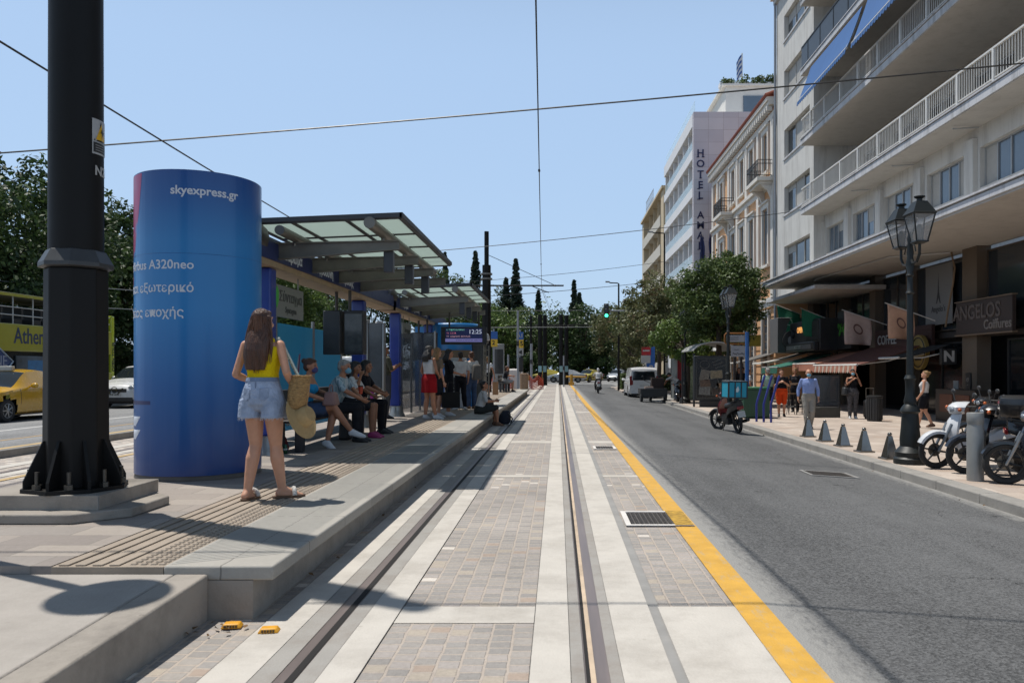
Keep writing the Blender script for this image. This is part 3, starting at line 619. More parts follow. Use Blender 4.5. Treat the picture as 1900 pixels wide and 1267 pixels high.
q = MB(); q.cyl((-0.03, 0, 0), (0.1, 0, 0), 0.62, n=28); q.build("disc", mat("badge_gold", "8a7640", 0.5, var=0.1), t)
q = MB(); q.tube([(-0.035, 0.52*math.cos(a), 0.52*math.sin(a)) for a in np.linspace(0, 6.28, 28, endpoint=False)], 0.02, n=5, closed=True); q.build("ring", M_black, t)
lettering("CAFE", 0.22, face_m(-0.035, 0, 0.1, '-X'), M_black, t, bold=0.02); 
q = MB()
for k in range(5): q.cyl((-0.034, -0.2+0.1*k, -0.25), (-0.03, -0.2+0.1*k, -0.25), 0.05, n=8)
q.build("emblem", M_black, t)
t = board("projecting_sign", "small black square sign with a white N beside the stone pier", "sign", 12.55, 26.05, 26.2, 1.62, 2.14, M_black, 0.5)
lettering("N", 0.48, face_m(0.25, -0.08, 0, '-Y'), mat("sign_white", "c9c6c2", 0.5), t, bold=0.04)
t = board("wall_plaque", "tall dark plaque with a pale g on the stone pier", "sign", 13.1, 25.3, 25.6, 0.75, 1.35, M_black, 0.05)
lettering("g", 0.4, face_m(-0.008, 0, 0.08, '-X'), mat("sign_letter_pale", "736c66", 0.5), t, bold=0.02)
t = thing("wall_cable", "thick pale cable hanging in front of the stone pier", "cable", (13.05, 26.2, 2.9)); q = MB(); q.tube([(0, 0.6, 0), (0, 0.45, 0.5), (0, 0.1, 1.4), (0, -0.02, 1.9), (0, 0.12, 2.2), (0, 0.2, 2.45)], 0.035, n=6); q.build("strand", mat("cable_tan", "7a6650", 0.8), t)
# truck front and grey panel above the bar
t = thing("facade_truck_prop", "black truck front with an orange OPEN light fixed above the bar entrance", "shop decoration", (11.6, 37.6, 2.3))
q = MB(); q.span(0, 1.8, -2.3, 2.2, 0, 1.45); q.span(-0.25, 0, -2.25, 2.15, 0.0, 0.42); q.build("body", mat("truck_black", 0.02, 0.4, var=0.2), t, bevel=0.04)
q = MB()
for k in range(14): q.span(-0.04, 0, -2.2+0.13*k, -2.14+0.13*k, 0.5, 1.35)
q.build("grille", mat("truck_grille", 0.05, 0.4), t)
lettering("OPEN", 0.36, face_m(-0.06, 0.35, 1.02, '-X'), emit("led_orange", (1.0, 0.45, 0.12), 0.9), t, bold=0.03)
q = MB(); q.span(-0.27, -0.25, -1.9, 1.9, 0.1, 0.3); q.build("bumper", mat("bumper_grey", "6c6c6c", 0.5), t)
q = MB(); q.cyl((-0.1, 1.6, 0.9), (0.0, 1.6, 0.9), 0.22, n=16); q.build("headlight", M_glass_d, t)
lettering("NEXT EXIT", 0.22, face_m(-0.29, 0, 0.2, '-X'), mat("sign_white", "c9c6c2", 0.5), t, bold=0.02)
t = thing("facade_decoration", "grey wing panel with a car wheel beside the black truck front", "shop decoration", (11.0, 40.6, 2.3))
q = MB(); q.span(0, 2.2, -0.75, 0.75, 0, 1.75); q.build("panel", mat("panel_grey", "5f5f60", 0.7, var=0.1), t, bevel=0.02)
q = MB(); q.lathe([(0.2, -0.12), (0.42, -0.12), (0.5, -0.05), (0.5, 0.08), (0.4, 0.12)], (0.7, -0.86, 0.6), 22, M=Matrix.Rotation(R(90), 3, 'X')); w_ = q.build("wheel", M_blk2, t)
q = MB(); q.cyl((0.7, -1.0, 0.6), (0.7, -0.9, 0.6), 0.26, n=18); q.build("rim", M_alu, w_)
t = board("neon_sign", "green script neon sign on the dark wall right of the truck front", "sign", 12.4, 33.7, 35.3, 2.35, 4.0, M_black, 0.08)
q = MB(); pts = []
for i in range(60):
    u = i/59; pts.append((-0.02, 0.62-1.2*u+0.09*math.sin(i*0.9), 0.05+0.3*math.sin(i*0.62)*(0.6+0.4*math.sin(i*0.21))))
q.tube(pts, 0.022, n=5); q.build("script", mat("neon_green", "3f8a2c", 0.5), t)

def awning(label, y0, y1, x0, z0, x1, z1, m, val=0.25, scallop=False, frame=M_rail_w, mval=None):
    t = thing("awning", label, "awning", (x0, (y0+y1)/2, z0)); w = (y1-y0)/2; dx, dz = x1-x0, z1-z0
    q = MB(); n = 8
    for s_ in (0, -0.02):
        pass
    rings = []
    for i in range(n+1):
        u = i/n; sag = -0.05*math.sin(math.pi*u); rings.append([(dx*u, -w, dz*u+sag), (dx*u, w, dz*u+sag), (dx*u, w, dz*u+sag-0.025), (dx*u, -w, dz*u+sag-0.025)])
    q.loft(rings); q.build("canvas", m, t)
    v = MB(); k = max(6, int((y1-y0)/0.22)); zb_ = dz-val
    for i in range(k):
        a = -w+2*w*i/k; c = -w+2*w*(i+1)/k-(0.035 if scallop else 0.002); m0_ = i % 2 if scallop and mval else 0; v.add([(dx-0.03, a, dz), (dx-0.03, c, dz), (dx-0.06, c, zb_+0.06), (dx-0.06, (a+c)/2, zb_ if scallop else zb_+0.055), (dx-0.06, a, zb_+0.06), (dx-0.015, a, dz), (dx-0.015, c, dz), (dx-0.045, c, zb_+0.06), (dx-0.045, (a+c)/2, zb_ if scallop else zb_+0.055), (dx-0.045, a, zb_+0.06)], [(0, 1, 2, 3, 4), (9, 8, 7, 6, 5), (0, 4, 9, 5), (1, 6, 7, 2), (0, 5, 6, 1)], m0_)
    v.build("valance", [mval or m, mat("valance_cream", "b9a594", 0.9)], t, smooth=False)
    f = MB(); f.cyl((dx, -w, dz), (dx, w, dz), 0.04, n=8)
    for yy in (-w+0.15, w-0.15): f.tube([(0, yy, -0.25), (dx*0.5, yy, dz*0.5-0.22), (dx, yy, dz)], 0.025, n=6)
    f.build("arm", frame, t); return t
awning("brown and cream striped awning of the coffee shop with a scalloped edge", 28.2, 33.0, 12.9, 2.35, 10.6, 1.62, mat("awning_brown", "5d382f", 0.9, var=0.1, stretch=(1, 9, 1), scale=1), 0.3, True, mval=mat("awning_terracotta", "a8705c", 0.9, var=0.15))
awning("terracotta awning end with a straight valance left of the coffee shop", 33.1, 36.2, 12.9, 2.25, 10.7, 1.70, mat("awning_terracotta2", "a06a55", 0.9, var=0.1), 0.36)
awning("dark green awning of the bar hanging lowest over its tables", 36.9, 39.7, 12.7, 2.2, 10.2, 1.55, mat("awning_green", "1e5d50", 0.85, var=0.12), 0.34, frame=M_alu)
awning("white awning sloping out beside the dark green one", 39.8, 41.6, 12.7, 2.35, 10.2, 1.78, mat("awning_white", "9f9d98", 0.85, var=0.1), 0.12)
awning("grey awning at the corner of the peach building", 42.4, 45.2, 11.7, 2.4, 9.6, 1.80, mat("awning_grey", "5e5c5a", 0.85, var=0.1), 0.1)
awning("black awning with a white front bar beside the N sign", 26.4, 28.0, 13.0, 2.3, 11.3, 1.85, mat("awning_black", 0.02, 0.9, var=0.2), 0.06)
awning("faded blue awning hanging below the third balcony", 28.4, 34.2, 10.86, 12.95+E, 10.3, 11.45+E, mat("awning_blue", "365f93", 0.85, var=0.12, stretch=(1, 8, 1), scale=1.2), 0.22, True)
awning("second faded blue awning closer to the street lamp", 20.5, 27.9, 10.86, 12.95+E, 10.3, 11.4+E, MC["awning_blue"], 0.22, True)

def flag(label, p, d, w, h, m, seed, motif=None, pole=1.6, mm=None):
    """cloth hanging from a slanted wall pole; p: pole foot, d: pole direction"""
    t = thing("flag", label, "flag", p); d = Vector(d).normalized(); q = MB(); q.cyl((0, 0, 0), d*pole, 0.018, n=6); q.build("pole", mat("pole_white", "b9b4ad", 0.5), t)
    rr = random.Random(seed); f = MB(); nu, nv = 10, 10; ph = rr.random()*6; rings = []
    base = d*(pole*0.95)
    for s_ in (0, 1):
        pass
    def pt(u, v):
        a = base-d*(w*u*0.9); return Vector((a.x+0.09*math.sin(5*u+ph+2.5*v)*v+0.1*v, a.y+0.10*math.sin(7*u+ph)*v*0.9-0.16*v*math.sin(2*u+ph), a.z-h*v*(1-0.25*u*v)))
    vs = [pt(i/nu, j/nv) for j in range(nv+1) for i in range(nu+1)]
    f.add(vs, [(j*(nu+1)+i, j*(nu+1)+i+1, (j+1)*(nu+1)+i+1, (j+1)*(nu+1)+i) for j in range(nv) for i in range(nu)])
    o = f.build("cloth", m, t); sd_ = o.modifiers.new("thick", 'SOLIDIFY'); sd_.thickness = 0.006
    if motif:
        r_ = MB()
        for k in range(16):
            a0, a1 = 2*math.pi*k/16, 2*math.pi*(k+1)/16
            for (ra, rb_) in ((0.12, 0.17),):
                ps = [pt(0.5+ra*math.cos(a0), 0.45+ra*math.sin(a0)), pt(0.5+rb_*math.cos(a0), 0.45+rb_*math.sin(a0)), pt(0.5+rb_*math.cos(a1), 0.45+rb_*math.sin(a1)), pt(0.5+ra*math.cos(a1), 0.45+ra*math.sin(a1))]
                r_.add([v_+Vector((-0.008, -0.014, 0)) for v_ in ps], [(0, 1, 2, 3)])
        r_.build("emblem", mm, t, smooth=False)
    return t
Mfg = mat("flag_green", "1f6a4f", 0.85, var=0.12); Mfb = mat("flag_beige", "b39a8e", 0.9, var=0.1); Mfe = mat("flag_mark_pale", "7ba892", 0.8); Mfr = mat("flag_mark_brown", "6b4b44", 0.8)
flag("green flag with a pale ring hanging closest to the peach building", (12.6, 39.6, 4.0), (-1, 0.35, 0.45), 1.35, 1.45, Mfg, 1, True, 1.9, Mfe)
flag("green flag hanging over the black truck front", (12.6, 35.6, 3.5), (-1, 0.5, 0.5), 1.3, 1.25, Mfg, 5, None, 1.9)
flag("dusty pink flag with brown print above the brown awning", (12.9, 31.2, 3.2), (-1, 0.3, 0.4), 1.2, 1.35, Mfb, 9, True, 1.8, Mfr)
flag("peach beige flag on a wooden pole behind the street lamp", (12.7, 26.8, 3.1), (-1, 0.4, 0.45), 1.0, 1.2, mat("flag_peach", "b58d74", 0.9, var=0.1), 12, True, 1.7, Mfr)

# ---- neoclassical building
nb = thing("neoclassical_building", "peach neoclassical building with white trim, iron balconies and a red tile roof edge", "building", (11.5, 51.4, SZ)); OY = -51.4
M_peach = grime("peach_render", "d3a57b", "b48a66", 0.5); M_trim = grime("white_trim", "d5d0c8", "a9a198", 0.5)
N0, N1 = 42.1, 58.9; uw = [43.9, 47.0, 49.4, 51.9, 55.5]
uh = [(y-0.5, y+0.5, 10.8+E, 12.95+E) for y in uw]; lh = [(y-0.55, y+0.55, 5.7+E, 8.8+E) for y in uw]; gh = [(y-0.6, y+0.6, SZ+0.6, 4.3) for y in uw]
b = P(MB()); wall_x(b, 11.5, 0.35, N0, N1, SZ, 15.4, uh+lh+gh); b.span(11.85, 24, N0, N1, SZ, 15.4); b.build("wall", M_peach, nb, smooth=False)
b = P(MB())
for z0, z1, dx in ((4.85, 5.15, 0.12), (5.15, 5.3, 0.22), (9.75+E, 10.05+E, 0.1), (10.05+E, 10.25+E, 0.25), (13.4+E, 13.7+E, 0.1), (14.0+E, 14.2+E, 0.35), (14.2+E, 14.42+E, 0.45)): b.span(11.5-dx, 11.497, N0+0.02, N1, z0, z1)
for y in np.arange(N0+0.3, N1, 0.42): b.span(11.1, 11.4, y-0.09, y+0.09, 13.75+E, 13.99+E)
b.build("cornice", M_trim, nb, smooth=False)
for y in [N0+0.25, 45.4, 48.2, 50.65, 53.15, 56.9, N1-0.3]: b = P(MB()); b.span(11.36, 11.497, y-0.25, y+0.25, 5.3, 9.74+E); b.span(11.36, 11.497, y-0.25, y+0.25, 10.26+E, 13.39+E); b.build("pilaster", M_trim, nb, smooth=False)
for hs, nm in ((uh, 1), (lh, 1), (gh, 0)):
    for h in hs:
        o = window_x(nb, 11.60+OX, h[0]+OY, h[1]+OY, h[2]+OZ, h[3]+OZ, 2, M_glass_b, M_shut)
        s = P(MB())
        for (a, c, d, e) in ((h[0]-0.2, h[0]-0.001, h[2], h[3]), (h[1]+0.001, h[1]+0.2, h[2], h[3]), (h[0]-0.28, h[1]+0.28, h[3]+0.001, h[3]+0.28)): s.span(11.38, 11.496, a, c, d, e)
        s.span(11.28, 11.496, h[0]-0.35, h[1]+0.35, h[3]+0.281, h[3]+0.38); s.span(11.3, 11.496, h[0]-0.3, h[1]+0.3, h[2]-0.14, h[2]-0.001)
        s.build("surround", M_trim, o, smooth=False)
b = P(MB())
for z in np.arange(SZ+0.5, 4.8, 0.44): b.span(11.47, 11.499, N0, N1, z-0.01, z+0.01)
b.build("rustication", mat("joint_tan", "9c7a58", 0.9), nb, smooth=False)
b = P(MB())
for i in range(int((N1-N0+0.3)/0.22)):
    y = N0-0.1+i*0.22; b.cyl((10.98, y+0.11, 14.48+E), (12.6, y+0.11, 15.1+E), 0.1, 0.1, n=8)
b.span(11.08, 13, N0, N1+0.15, 14.423+E, 14.46+E); b.build("roof", mat("terracotta_tiles", "93503c", 0.85, var=0.25, scale=3), nb)
for yb in (43.45, 52.9):
    b = P(MB()); b.span(10.55, 11.49, yb-1.3, yb+1.3, 10.0+E, 10.2+E); b.span(10.7, 11.49, yb-1.1, yb+1.1, 9.85+E, 9.998+E)
    for yy in (yb-0.9, yb+0.9): b.prism([(11.49, yy-0.12, 9.84+E), (10.8, yy-0.12, 9.84+E), (11.2, yy-0.12, 9.55+E), (11.49, yy-0.12, 8.9+E)], (0, 0.24, 0))
    o = b.build("balcony", M_trim, nb, smooth=False)
    r = P(MB())
    for (p0, p1) in (((10.6, yb-1.25), (10.6, yb+1.25)), ((10.6, yb-1.25), (11.48, yb-1.25)), ((10.6, yb+1.25), (11.48, yb+1.25))):
        for z in (10.28, 10.9, 11.1): r.cyl((p0[0], p0[1], z+E), (p1[0], p1[1], z+E), 0.022, n=5)
        n_ = int(math.dist(p0, p1)/0.11)
        for i in range(n_+1): u = i/n_; x, y = p0[0]+(p1[0]-p0[0])*u, p0[1]+(p1[1]-p0[1])*u; r.cyl((x, y, 10.2+E), (x, y, 11.1+E), 0.012, n=4)
    r.build("railing", M_black, o)

# ---- hotel
hb = thing("hotel_building", "white hotel with stacked loggias and tall blue letters HOTEL AMALIA", "building", (10.4, 69.5, SZ)); OX, OY = -10.4, -69.5
M_hot = brick_mat("hotel_marble", [(0, "c0bfc6"), (0.4, "c6c5cb"), (0.75, "cccbd0")], 1.15, 0.95, 0.012, "a39da0", bump=0.1, noise=0.05, offset=0)
# the tiled end wall stands upright: turn the pattern into its plane
mpn = [n for n in M_hot.node_tree.nodes if n.type == 'MAPPING'][0]; mpn.inputs["Rotation"].default_value = (R(-90), 0, 0)
M_hotw = mat("hotel_white", "dcdbdb", 0.7, var=0.03, scale=0.5)
HT = 19.7+E
b = P(MB()); b.span(10.4, 24, 61.0, 61.6, SZ, HT); b.build("end_wall", M_hot, hb, smooth=False)
b = P(MB()); b.span(11.9, 24, 61.61, 78, SZ, HT-0.3); b.build("core", M_hotw, hb, smooth=False)
fl = [HT-3.0-2.93*k for k in range(6)]
b = P(MB())
for k, z in enumerate(fl): b.span(10.4, 11.9, 61.6, 78, z-0.45, z+0.28)
b.span(10.4, 24, 61.61, 78, HT-0.29, HT+0.02); b.span(10.4, 11.9, 61.6, 78, HT-0.95, HT-0.29)
b.build("floor_band", M_hotw, hb, smooth=False)
b = P(MB())
for i in range(7): y = 61.62+16.38/6*i; b.span(10.55, 11.89, y-0.1 if i else y, y+0.1, SZ, HT-0.3)
b.build("fin", M_hotw, hb, smooth=False)
for k, z in enumerate(fl[:5]):
    for i in range(6):
        y0 = 61.72+16.38/6*i; window_x(hb, 11.88+OX, y0+0.15+OY, y0+2.35+OY, z+0.3+OZ, z+2.3+OZ, 2, M_glass_b, M_alu)
b = P(MB())
for k, z in enumerate(fl[:5]): b.span(10.5, 10.53, 61.75, 77.9, z+0.281, z+1.05)
b.span(10.6, 10.63, 61.7, 77.9, HT+0.03, HT+1.05); b.build("glass_balustrade", glass_mat("balustrade_glass", (0.62, 0.76, 0.78), 0.38, 0.08), hb, smooth=False)
b = P(MB()); b.span(13.9, 24, 66, 76, HT, 23.4+E); b.span(13.6, 24, 65.7, 76.3, 23.4+E, 23.55+E); b.build("penthouse", M_white, hb, smooth=False)
b = P(MB())
for x in (16.9, 20.4): b.span(x-1.55, x+1.55, 65.9, 65.99, HT+1.2, HT+2.9)
b.build("penthouse_window", M_glass_b, hb, smooth=False)
Mnavy = mat("navy_letters", "1d2550", 0.5)
chars = "HOTEL AMALIA"; zt = 685-285
for i, ch in enumerate(chars):
    if ch == ' ': continue
    py = 285+ (i*19.6 if i < 5 else 400-285+(i-6)*18.8); z = E+(685-py)/1478*61
    o = lettering(ch, 0.78, face_m(10.93+OX, 60.985+OY, z+OZ, '-Y'), Mnavy, hb, bold=0.015, extrude=0.03)
    if ch in "HITEL":                     # serifs
        q = P(MB()); zz = z-0.28
        for xx in ({'H': (-0.2, 0.2), 'I': (0,), 'T': (0,), 'E': (-0.15,), 'L': (-0.15,)}[ch]): q.span(10.93+xx-0.1, 10.93+xx+0.1, 60.94, 60.98, zz-0.025, zz+0.025)
        q.build("serif", Mnavy, hb, smooth=False)
OX = -11.5

# ---- beige building beyond the hotel
gb = thing("apartment_building", "beige block with stacked loggias beyond the white hotel", "building", (10.4, 88, SZ)); OX, OY = -10.4, -88
M_beige = grime("beige_render", "c4b294", "9a896d", 0.5); GT = 17.8+E
b = P(MB()); b.span(11.9, 24, 78.3, 98, SZ, GT); b.span(10.4, 12, 78.3, 80.4, SZ, GT); b.span(10.4, 12, 96.4, 98, SZ, GT); b.span(10.2, 24, 78.2, 98.2, GT, GT+0.25); b.build("wall", M_beige, gb, smooth=False)
for k in range(6):
    z = GT-3.0-2.95*k; b = P(MB()); b.span(10.4, 11.9, 80.4, 96.4, z-0.3, z); b.span(10.3, 10.4, 80.3, 96.5, z-0.35, z+0.75); o = b.build("balcony", mat("pale_parapet", "c3bdb0", 0.8, var=0.06), gb, smooth=False)
    for i in range(4): window_x(gb, 11.88+OX, 80.9+i*4+OY, 83.9+i*4+OY, z+0.02+OZ, z+2.3+OZ, 2, M_glass_d, M_alu)
b = P(MB())
for y in (84.4, 88.4, 92.4): b.span(10.6, 11.89, y-0.12, y+0.12, SZ, GT)
b.build("fin", M_beige, gb, smooth=False)
b = P(MB())
for i in range(9): b.cyl((10.8, 90+i*0.9, GT+0.25), (10.8, 90+i*0.9, GT+2.6), 0.03, n=4)
for z in (0.9, 1.6, 2.5): b.cyl((10.8, 90, GT+z), (10.8, 97.3, GT+z), 0.03, n=4)
b.build("roof_fence", M_alu, gb)
OX = -11.5
# hedge and flag on the hotel roof
# ---------------------------------------------------------------- trees
M_bark = mat("bark", "4a4138", 0.9, var=0.3, scale=9, bump=0.6, bscale=25, stretch=(1, 1, 0.3))
M_barkd = mat("bark_dark", "2f2a25", 0.9, var=0.3, scale=9, bump=0.6, bscale=25)
def leaf_mesh(name, pts, nrm, size, m, parent, aspect=0.55, fold=0.25):
    """pts (n,3), nrm (n,3): one folded leaf (two triangles' worth of quads) at each point"""
    n = len(pts); pts = np.asarray(pts, float); nrm = np.asarray(nrm, float); nrm /= np.linalg.norm(nrm, axis=1)[:, None]+1e-9
    rv = rng.normal(size=(n, 3)); t = np.cross(nrm, rv); t /= np.linalg.norm(t, axis=1)[:, None]+1e-9; bt = np.cross(nrm, t)
    s = size*(0.6+0.8*rng.random(n))[:, None]; w = s*aspect
    a = pts-t*s*0.5; c = pts+t*s*0.5; d = pts+bt*w*0.5+nrm*s*fold*0.4; e = pts-bt*w*0.5+nrm*s*fold*0.4
    co = np.stack([a, d, c, e], 1).reshape(-1, 3)
    me = bpy.data.meshes.new(name); me.vertices.add(4*n); me.vertices.foreach_set("co", co.ravel())
    me.loops.add(4*n); me.loops.foreach_set("vertex_index", np.arange(4*n)); me.polygons.add(n)
    me.polygons.foreach_set("loop_start", np.arange(0, 4*n, 4)); me.polygons.foreach_set("loop_total", np.full(n, 4)); me.materials.append(m); me.update(calc_edges=True); me.validate()
    return link(name, me, parent)
def clump_points(centers, radii, per):
    P_, N_ = [], []
    for c, r in zip(centers, radii):
        k = max(4, int(per*(0.6+0.8*rng.random()))); d = rng.normal(size=(k, 3)); d /= np.linalg.norm(d, axis=1)[:, None]
        rad = r*np.cbrt(0.15+0.85*rng.random(k))*(0.8+0.4*rng.random(k)); sq = np.array([1, 1, 0.75])
        P_.append(np.asarray(c)+d*rad[:, None]*sq); N_.append(d*0.6+rng.normal(size=(k, 3))*0.55+np.array([0, 0, 0.5]))
    return np.concatenate(P_), np.concatenate(N_)
def tree(name, label, base, h, crown_c, crown_r, nlobes, per, leaf, m, lobe=0.3, trunk_r=0.14, trunk_top=None, limbs=7, group=None, bark=None, seed=0, lump=0.5, fill=0.0, forks=None):
    """trunk with forking limbs, leaf clumps at and round the limb ends; crown_c relative to base"""
    global rng
    rng = np.random.default_rng(seed+11); rr = random.Random(seed)
    t = thing(name, label, "tree", base, 0, group); cc = np.array(crown_c, float); cr = np.array(crown_r, float)
    # lobes: near the surface of an uneven ellipsoid
    cs, rs = [], []
    big = [rng.normal(size=3) for _ in range(5)]; big = [b/np.linalg.norm(b) for b in big]
    for i in range(nlobes):
        d = rng.normal(size=3); d /= np.linalg.norm(d); k = 0.55+0.45*rng.random()**0.6
        if rng.random() < fill: k *= rng.random()
        bulge = 1+lump*(max(np.dot(d, b) for b in big)-0.6)*0.8
        c = cc+d*cr*k*bulge*0.92
        if c[2] < cc[2]-cr[2]*0.85: c[2] = cc[2]-cr[2]*(0.5+0.35*rng.random())
        cs.append(c); rs.append(lobe*(0.6+0.8*rng.random()))
    p, nn = clump_points(cs, rs, per)
    leaf_mesh("crown", p, nn, leaf, m, t)
    b = MB(); tt = trunk_top or cc[2]-cr[2]*0.55
    top = Vector((cc[0]*0.6+rr.uniform(-.1, .1), cc[1]*0.6, tt)); mid = top*0.5+Vector((rr.uniform(-.08, .08), rr.uniform(-.08, .08), 0))
    b.tube([(0, 0, -0.05), (0, 0, 0.12), tuple(mid), tuple(top)], [trunk_r*1.5, trunk_r*1.1, trunk_r*0.9, trunk_r*0.75], n=9)
    for i in range(limbs):
        c = Vector(cs[int(i*len(cs)/limbs)]); q = (top+c)/2+Vector((rr.uniform(-.3, .3), rr.uniform(-.3, .3), rr.uniform(-0.1, .3)))*cr[0]*0.25
        b.tube([tuple(top-Vector((0, 0, 0.15))), tuple(q), tuple(c)], [trunk_r*0.55, trunk_r*0.33, trunk_r*0.1], n=6)
        for j in range(2):
            c2 = Vector(cs[rr.randrange(len(cs))]); 
            if (c2-q).length < cr[0]*1.1: b.tube([tuple(q), tuple((q+c2)/2+Vector((0, 0, 0.1))), tuple(c2)], [trunk_r*0.25, trunk_r*0.16, trunk_r*0.06], n=5)
    b.build("trunk", bark or M_bark, t)
    return t
L_orange = leaf_mat("leaf_bitter_orange", (0.03, 0.055, 0.016), (0.11, 0.16, 0.045), (0.15, 0.19, 0.07))
L_dusty = leaf_mat("leaf_dusty", (0.055, 0.07, 0.03), (0.17, 0.18, 0.075), (0.15, 0.10, 0.05))
L_park = leaf_mat("leaf_park", (0.035, 0.06, 0.022), (0.12, 0.17, 0.055))
L_light = leaf_mat("leaf_light", (0.045, 0.085, 0.02), (0.15, 0.22, 0.05))
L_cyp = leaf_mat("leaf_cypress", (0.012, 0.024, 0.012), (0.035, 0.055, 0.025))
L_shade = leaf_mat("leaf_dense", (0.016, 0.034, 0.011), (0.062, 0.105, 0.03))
G1 = "street trees on the pavement"
tree("street_tree", "round dense dark green tree over the bus shelter in front of the peach building", (7.25, 35.9, SZ), 6.5, (0.1, 0, 4.8), (2.25, 2.25, 2.05), 230, 150, 0.135, L_orange, lobe=0.42, fill=0.45, lump=0.35, trunk_r=0.15, group=G1, seed=3, limbs=9)
tree("street_tree", "smaller street tree with dusty leaves left of the round dense one", (7.1, 43.5, SZ), 6, (-1.2, 0, 4.6), (2.3, 2.6, 1.9), 110, 110, 0.16, L_dusty, lobe=0.45, trunk_r=0.15, group=G1, seed=5, lump=1.2)
tree("street_tree", "bright leafed street tree whose low branches reach the kiosk", (6.3, 39.0, SZ), 6, (0.0, 0, 3.2), (1.6, 1.6, 1.3), 60, 90, 0.15, L_light, lobe=0.4, trunk_r=0.13, group=G1, seed=6)
for i, (x, y, z, r, rzz, lm, lab) in enumerate([
    (7.2, 57, 4.9, 2.9, 2.3, L_dusty, "brownish street tree behind the green traffic light"),
    (6.5, 68, 4.4, 3.3, 2.9, L_dusty, "wide brown green street tree above the clipped hedges"),
    (7.4, 76, 5.0, 3.0, 2.8, L_park, "dark street tree at the street corner by the crossing"),
    (9.3, 50, 4.3, 2.2, 2.0, L_park, "dark street tree close to the beige block wall")]):
    tree("street_tree", lab, (x, y, SZ), 7, (0, 0, z), (r, r, rzz), 130, 90, 0.2, lm, lobe=0.6, trunk_r=0.17, group=G1, seed=20+i, lump=1.0)
# park beyond the crossing
G2 = "park trees beyond the crossing"
park = [(-11, 112, 6.8, 5.5, 5.7, L_light, "feathery light green tree left of the centre poles in the park"), (-4, 118, 6.0, 6.5, 4.4, L_park, "broad mid green tree straight beyond the tram tracks"), (3.5, 113, 5.2, 5.0, 4.4, L_shade, "dark rounded tree beyond the yellow taxis at the crossing"),
        (11, 120, 5.4, 6.5, 4.4, L_park, "green tree under the twin cypresses in the park"), (-19, 116, 8.5, 7.0, 7.0, L_park, "park tree seen over the second shelter roof"), (-28, 114, 9, 7.0, 7.5, L_shade, "dark park tree behind the shelter back wall"),
        (19, 114, 7.5, 5.5, 6, L_dusty, "dusty park tree behind the right hand street trees"), (-2, 135, 6.2, 7.5, 4.8, L_shade, "tall dark tree at the back of the park"), (9, 138, 6.0, 8, 4.6, L_shade, "very dark wide tree at the back of the park"),
        (-14, 138, 8.8, 8, 6.7, L_shade, "dark back row tree beyond the feathery one"), (-38, 112, 8.5, 7, 7, L_park, "park tree far left behind the blue glass wall")]
for i, (x, y, z, r, rzz, lm, lab) in enumerate(park):
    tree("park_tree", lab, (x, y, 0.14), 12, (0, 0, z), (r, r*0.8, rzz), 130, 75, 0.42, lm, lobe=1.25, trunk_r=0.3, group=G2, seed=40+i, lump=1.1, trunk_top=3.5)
def cypress(label, base, h, r, seed):
    global rng
    rng = np.random.default_rng(seed); t = thing("cypress_tree", label, "tree", base, 0, "cypresses standing above the park")
    cs, rs = [], []
    for i in range(170):
        u = (i+rng.random())/170; w = r*1.2*(1-u)**0.8*(0.5+0.6*rng.random()); a = rng.random()*6.28; cs.append((w*math.cos(a)*0.75, w*math.sin(a)*0.75, h*(0.1+0.9*u))); rs.append(r*(0.13+0.42*(1-u)))
    p, nn = clump_points(cs, rs, 55); nn[:, 2] *= 0.3
    leaf_mesh("crown", p, nn, 0.42, L_cyp, t, aspect=0.5)
    b = MB(); b.cyl((0, 0, -0.1), (0, 0, h*0.6), 0.25, 0.1, n=8); b.build("trunk", M_barkd, t); return t
for (px, ytop, w, Y, lab, sd_) in [(882, 468, 24, 128, "slim cypress just left of the dark tram pole", 1), (957, 483, 24, 130, "tallest pointed cypress right of the dark tram pole", 2), (939, 518, 22, 131, "shorter cypress leaning on the tallest pointed one", 3), (999, 541, 16, 135, "smallest cypress peeping over the park trees", 4), (1065, 522, 16, 130, "left and taller one of the twin cypresses near the green traffic light", 5), (1075, 546, 20, 127, "right and lower one of the twin cypresses near the green traffic light", 6), (826, 470, 16, 133, "cypress half hidden by the shelter roof corner", 7)]:
    h = (685-ytop)/1478*Y+E; cypress(lab, ((px-1035)/1478*Y, Y, 0.1), h, w/1478*Y*0.95, sd_)
# big trees beyond the left road
G3 = "large trees beyond the left road"
for i, (x, y, z, r, rzz, lm, lab) in enumerate([(-24, 34, 6.0, 5.4, 4.9, L_shade, "huge dark green tree rising behind the tram pole and bus"), (-31, 31, 5.6, 4.6, 4.2, L_light, "feathery green tree at the far left above the bus"), (-25.5, 44, 6.3, 4.8, 5.0, L_shade, "dark tree mostly hidden by the blue advertising column"), (-27, 58, 6, 5, 5, L_park, "green tree seen through the gap over the blue glass wall"), (-26, 72, 6.2, 5, 5.2, L_light, "sunlit tree seen between the shelter posts"), (-27, 88, 6.5, 5.5, 5.5, L_park, "tree farthest along the left road"), (-40, 46, 7, 7, 6, L_shade, "dark tree filling the gap behind the bus")]):
    tree("roadside_tree", lab, (x, y, 0.13), 11, (0, 0, z), (r, r, rzz), 260, 120, 0.3 if y > 40 else 0.24, lm, lobe=0.8, trunk_r=0.35, group=G3, seed=60+i, lump=0.9, trunk_top=2.5, fill=0.25)
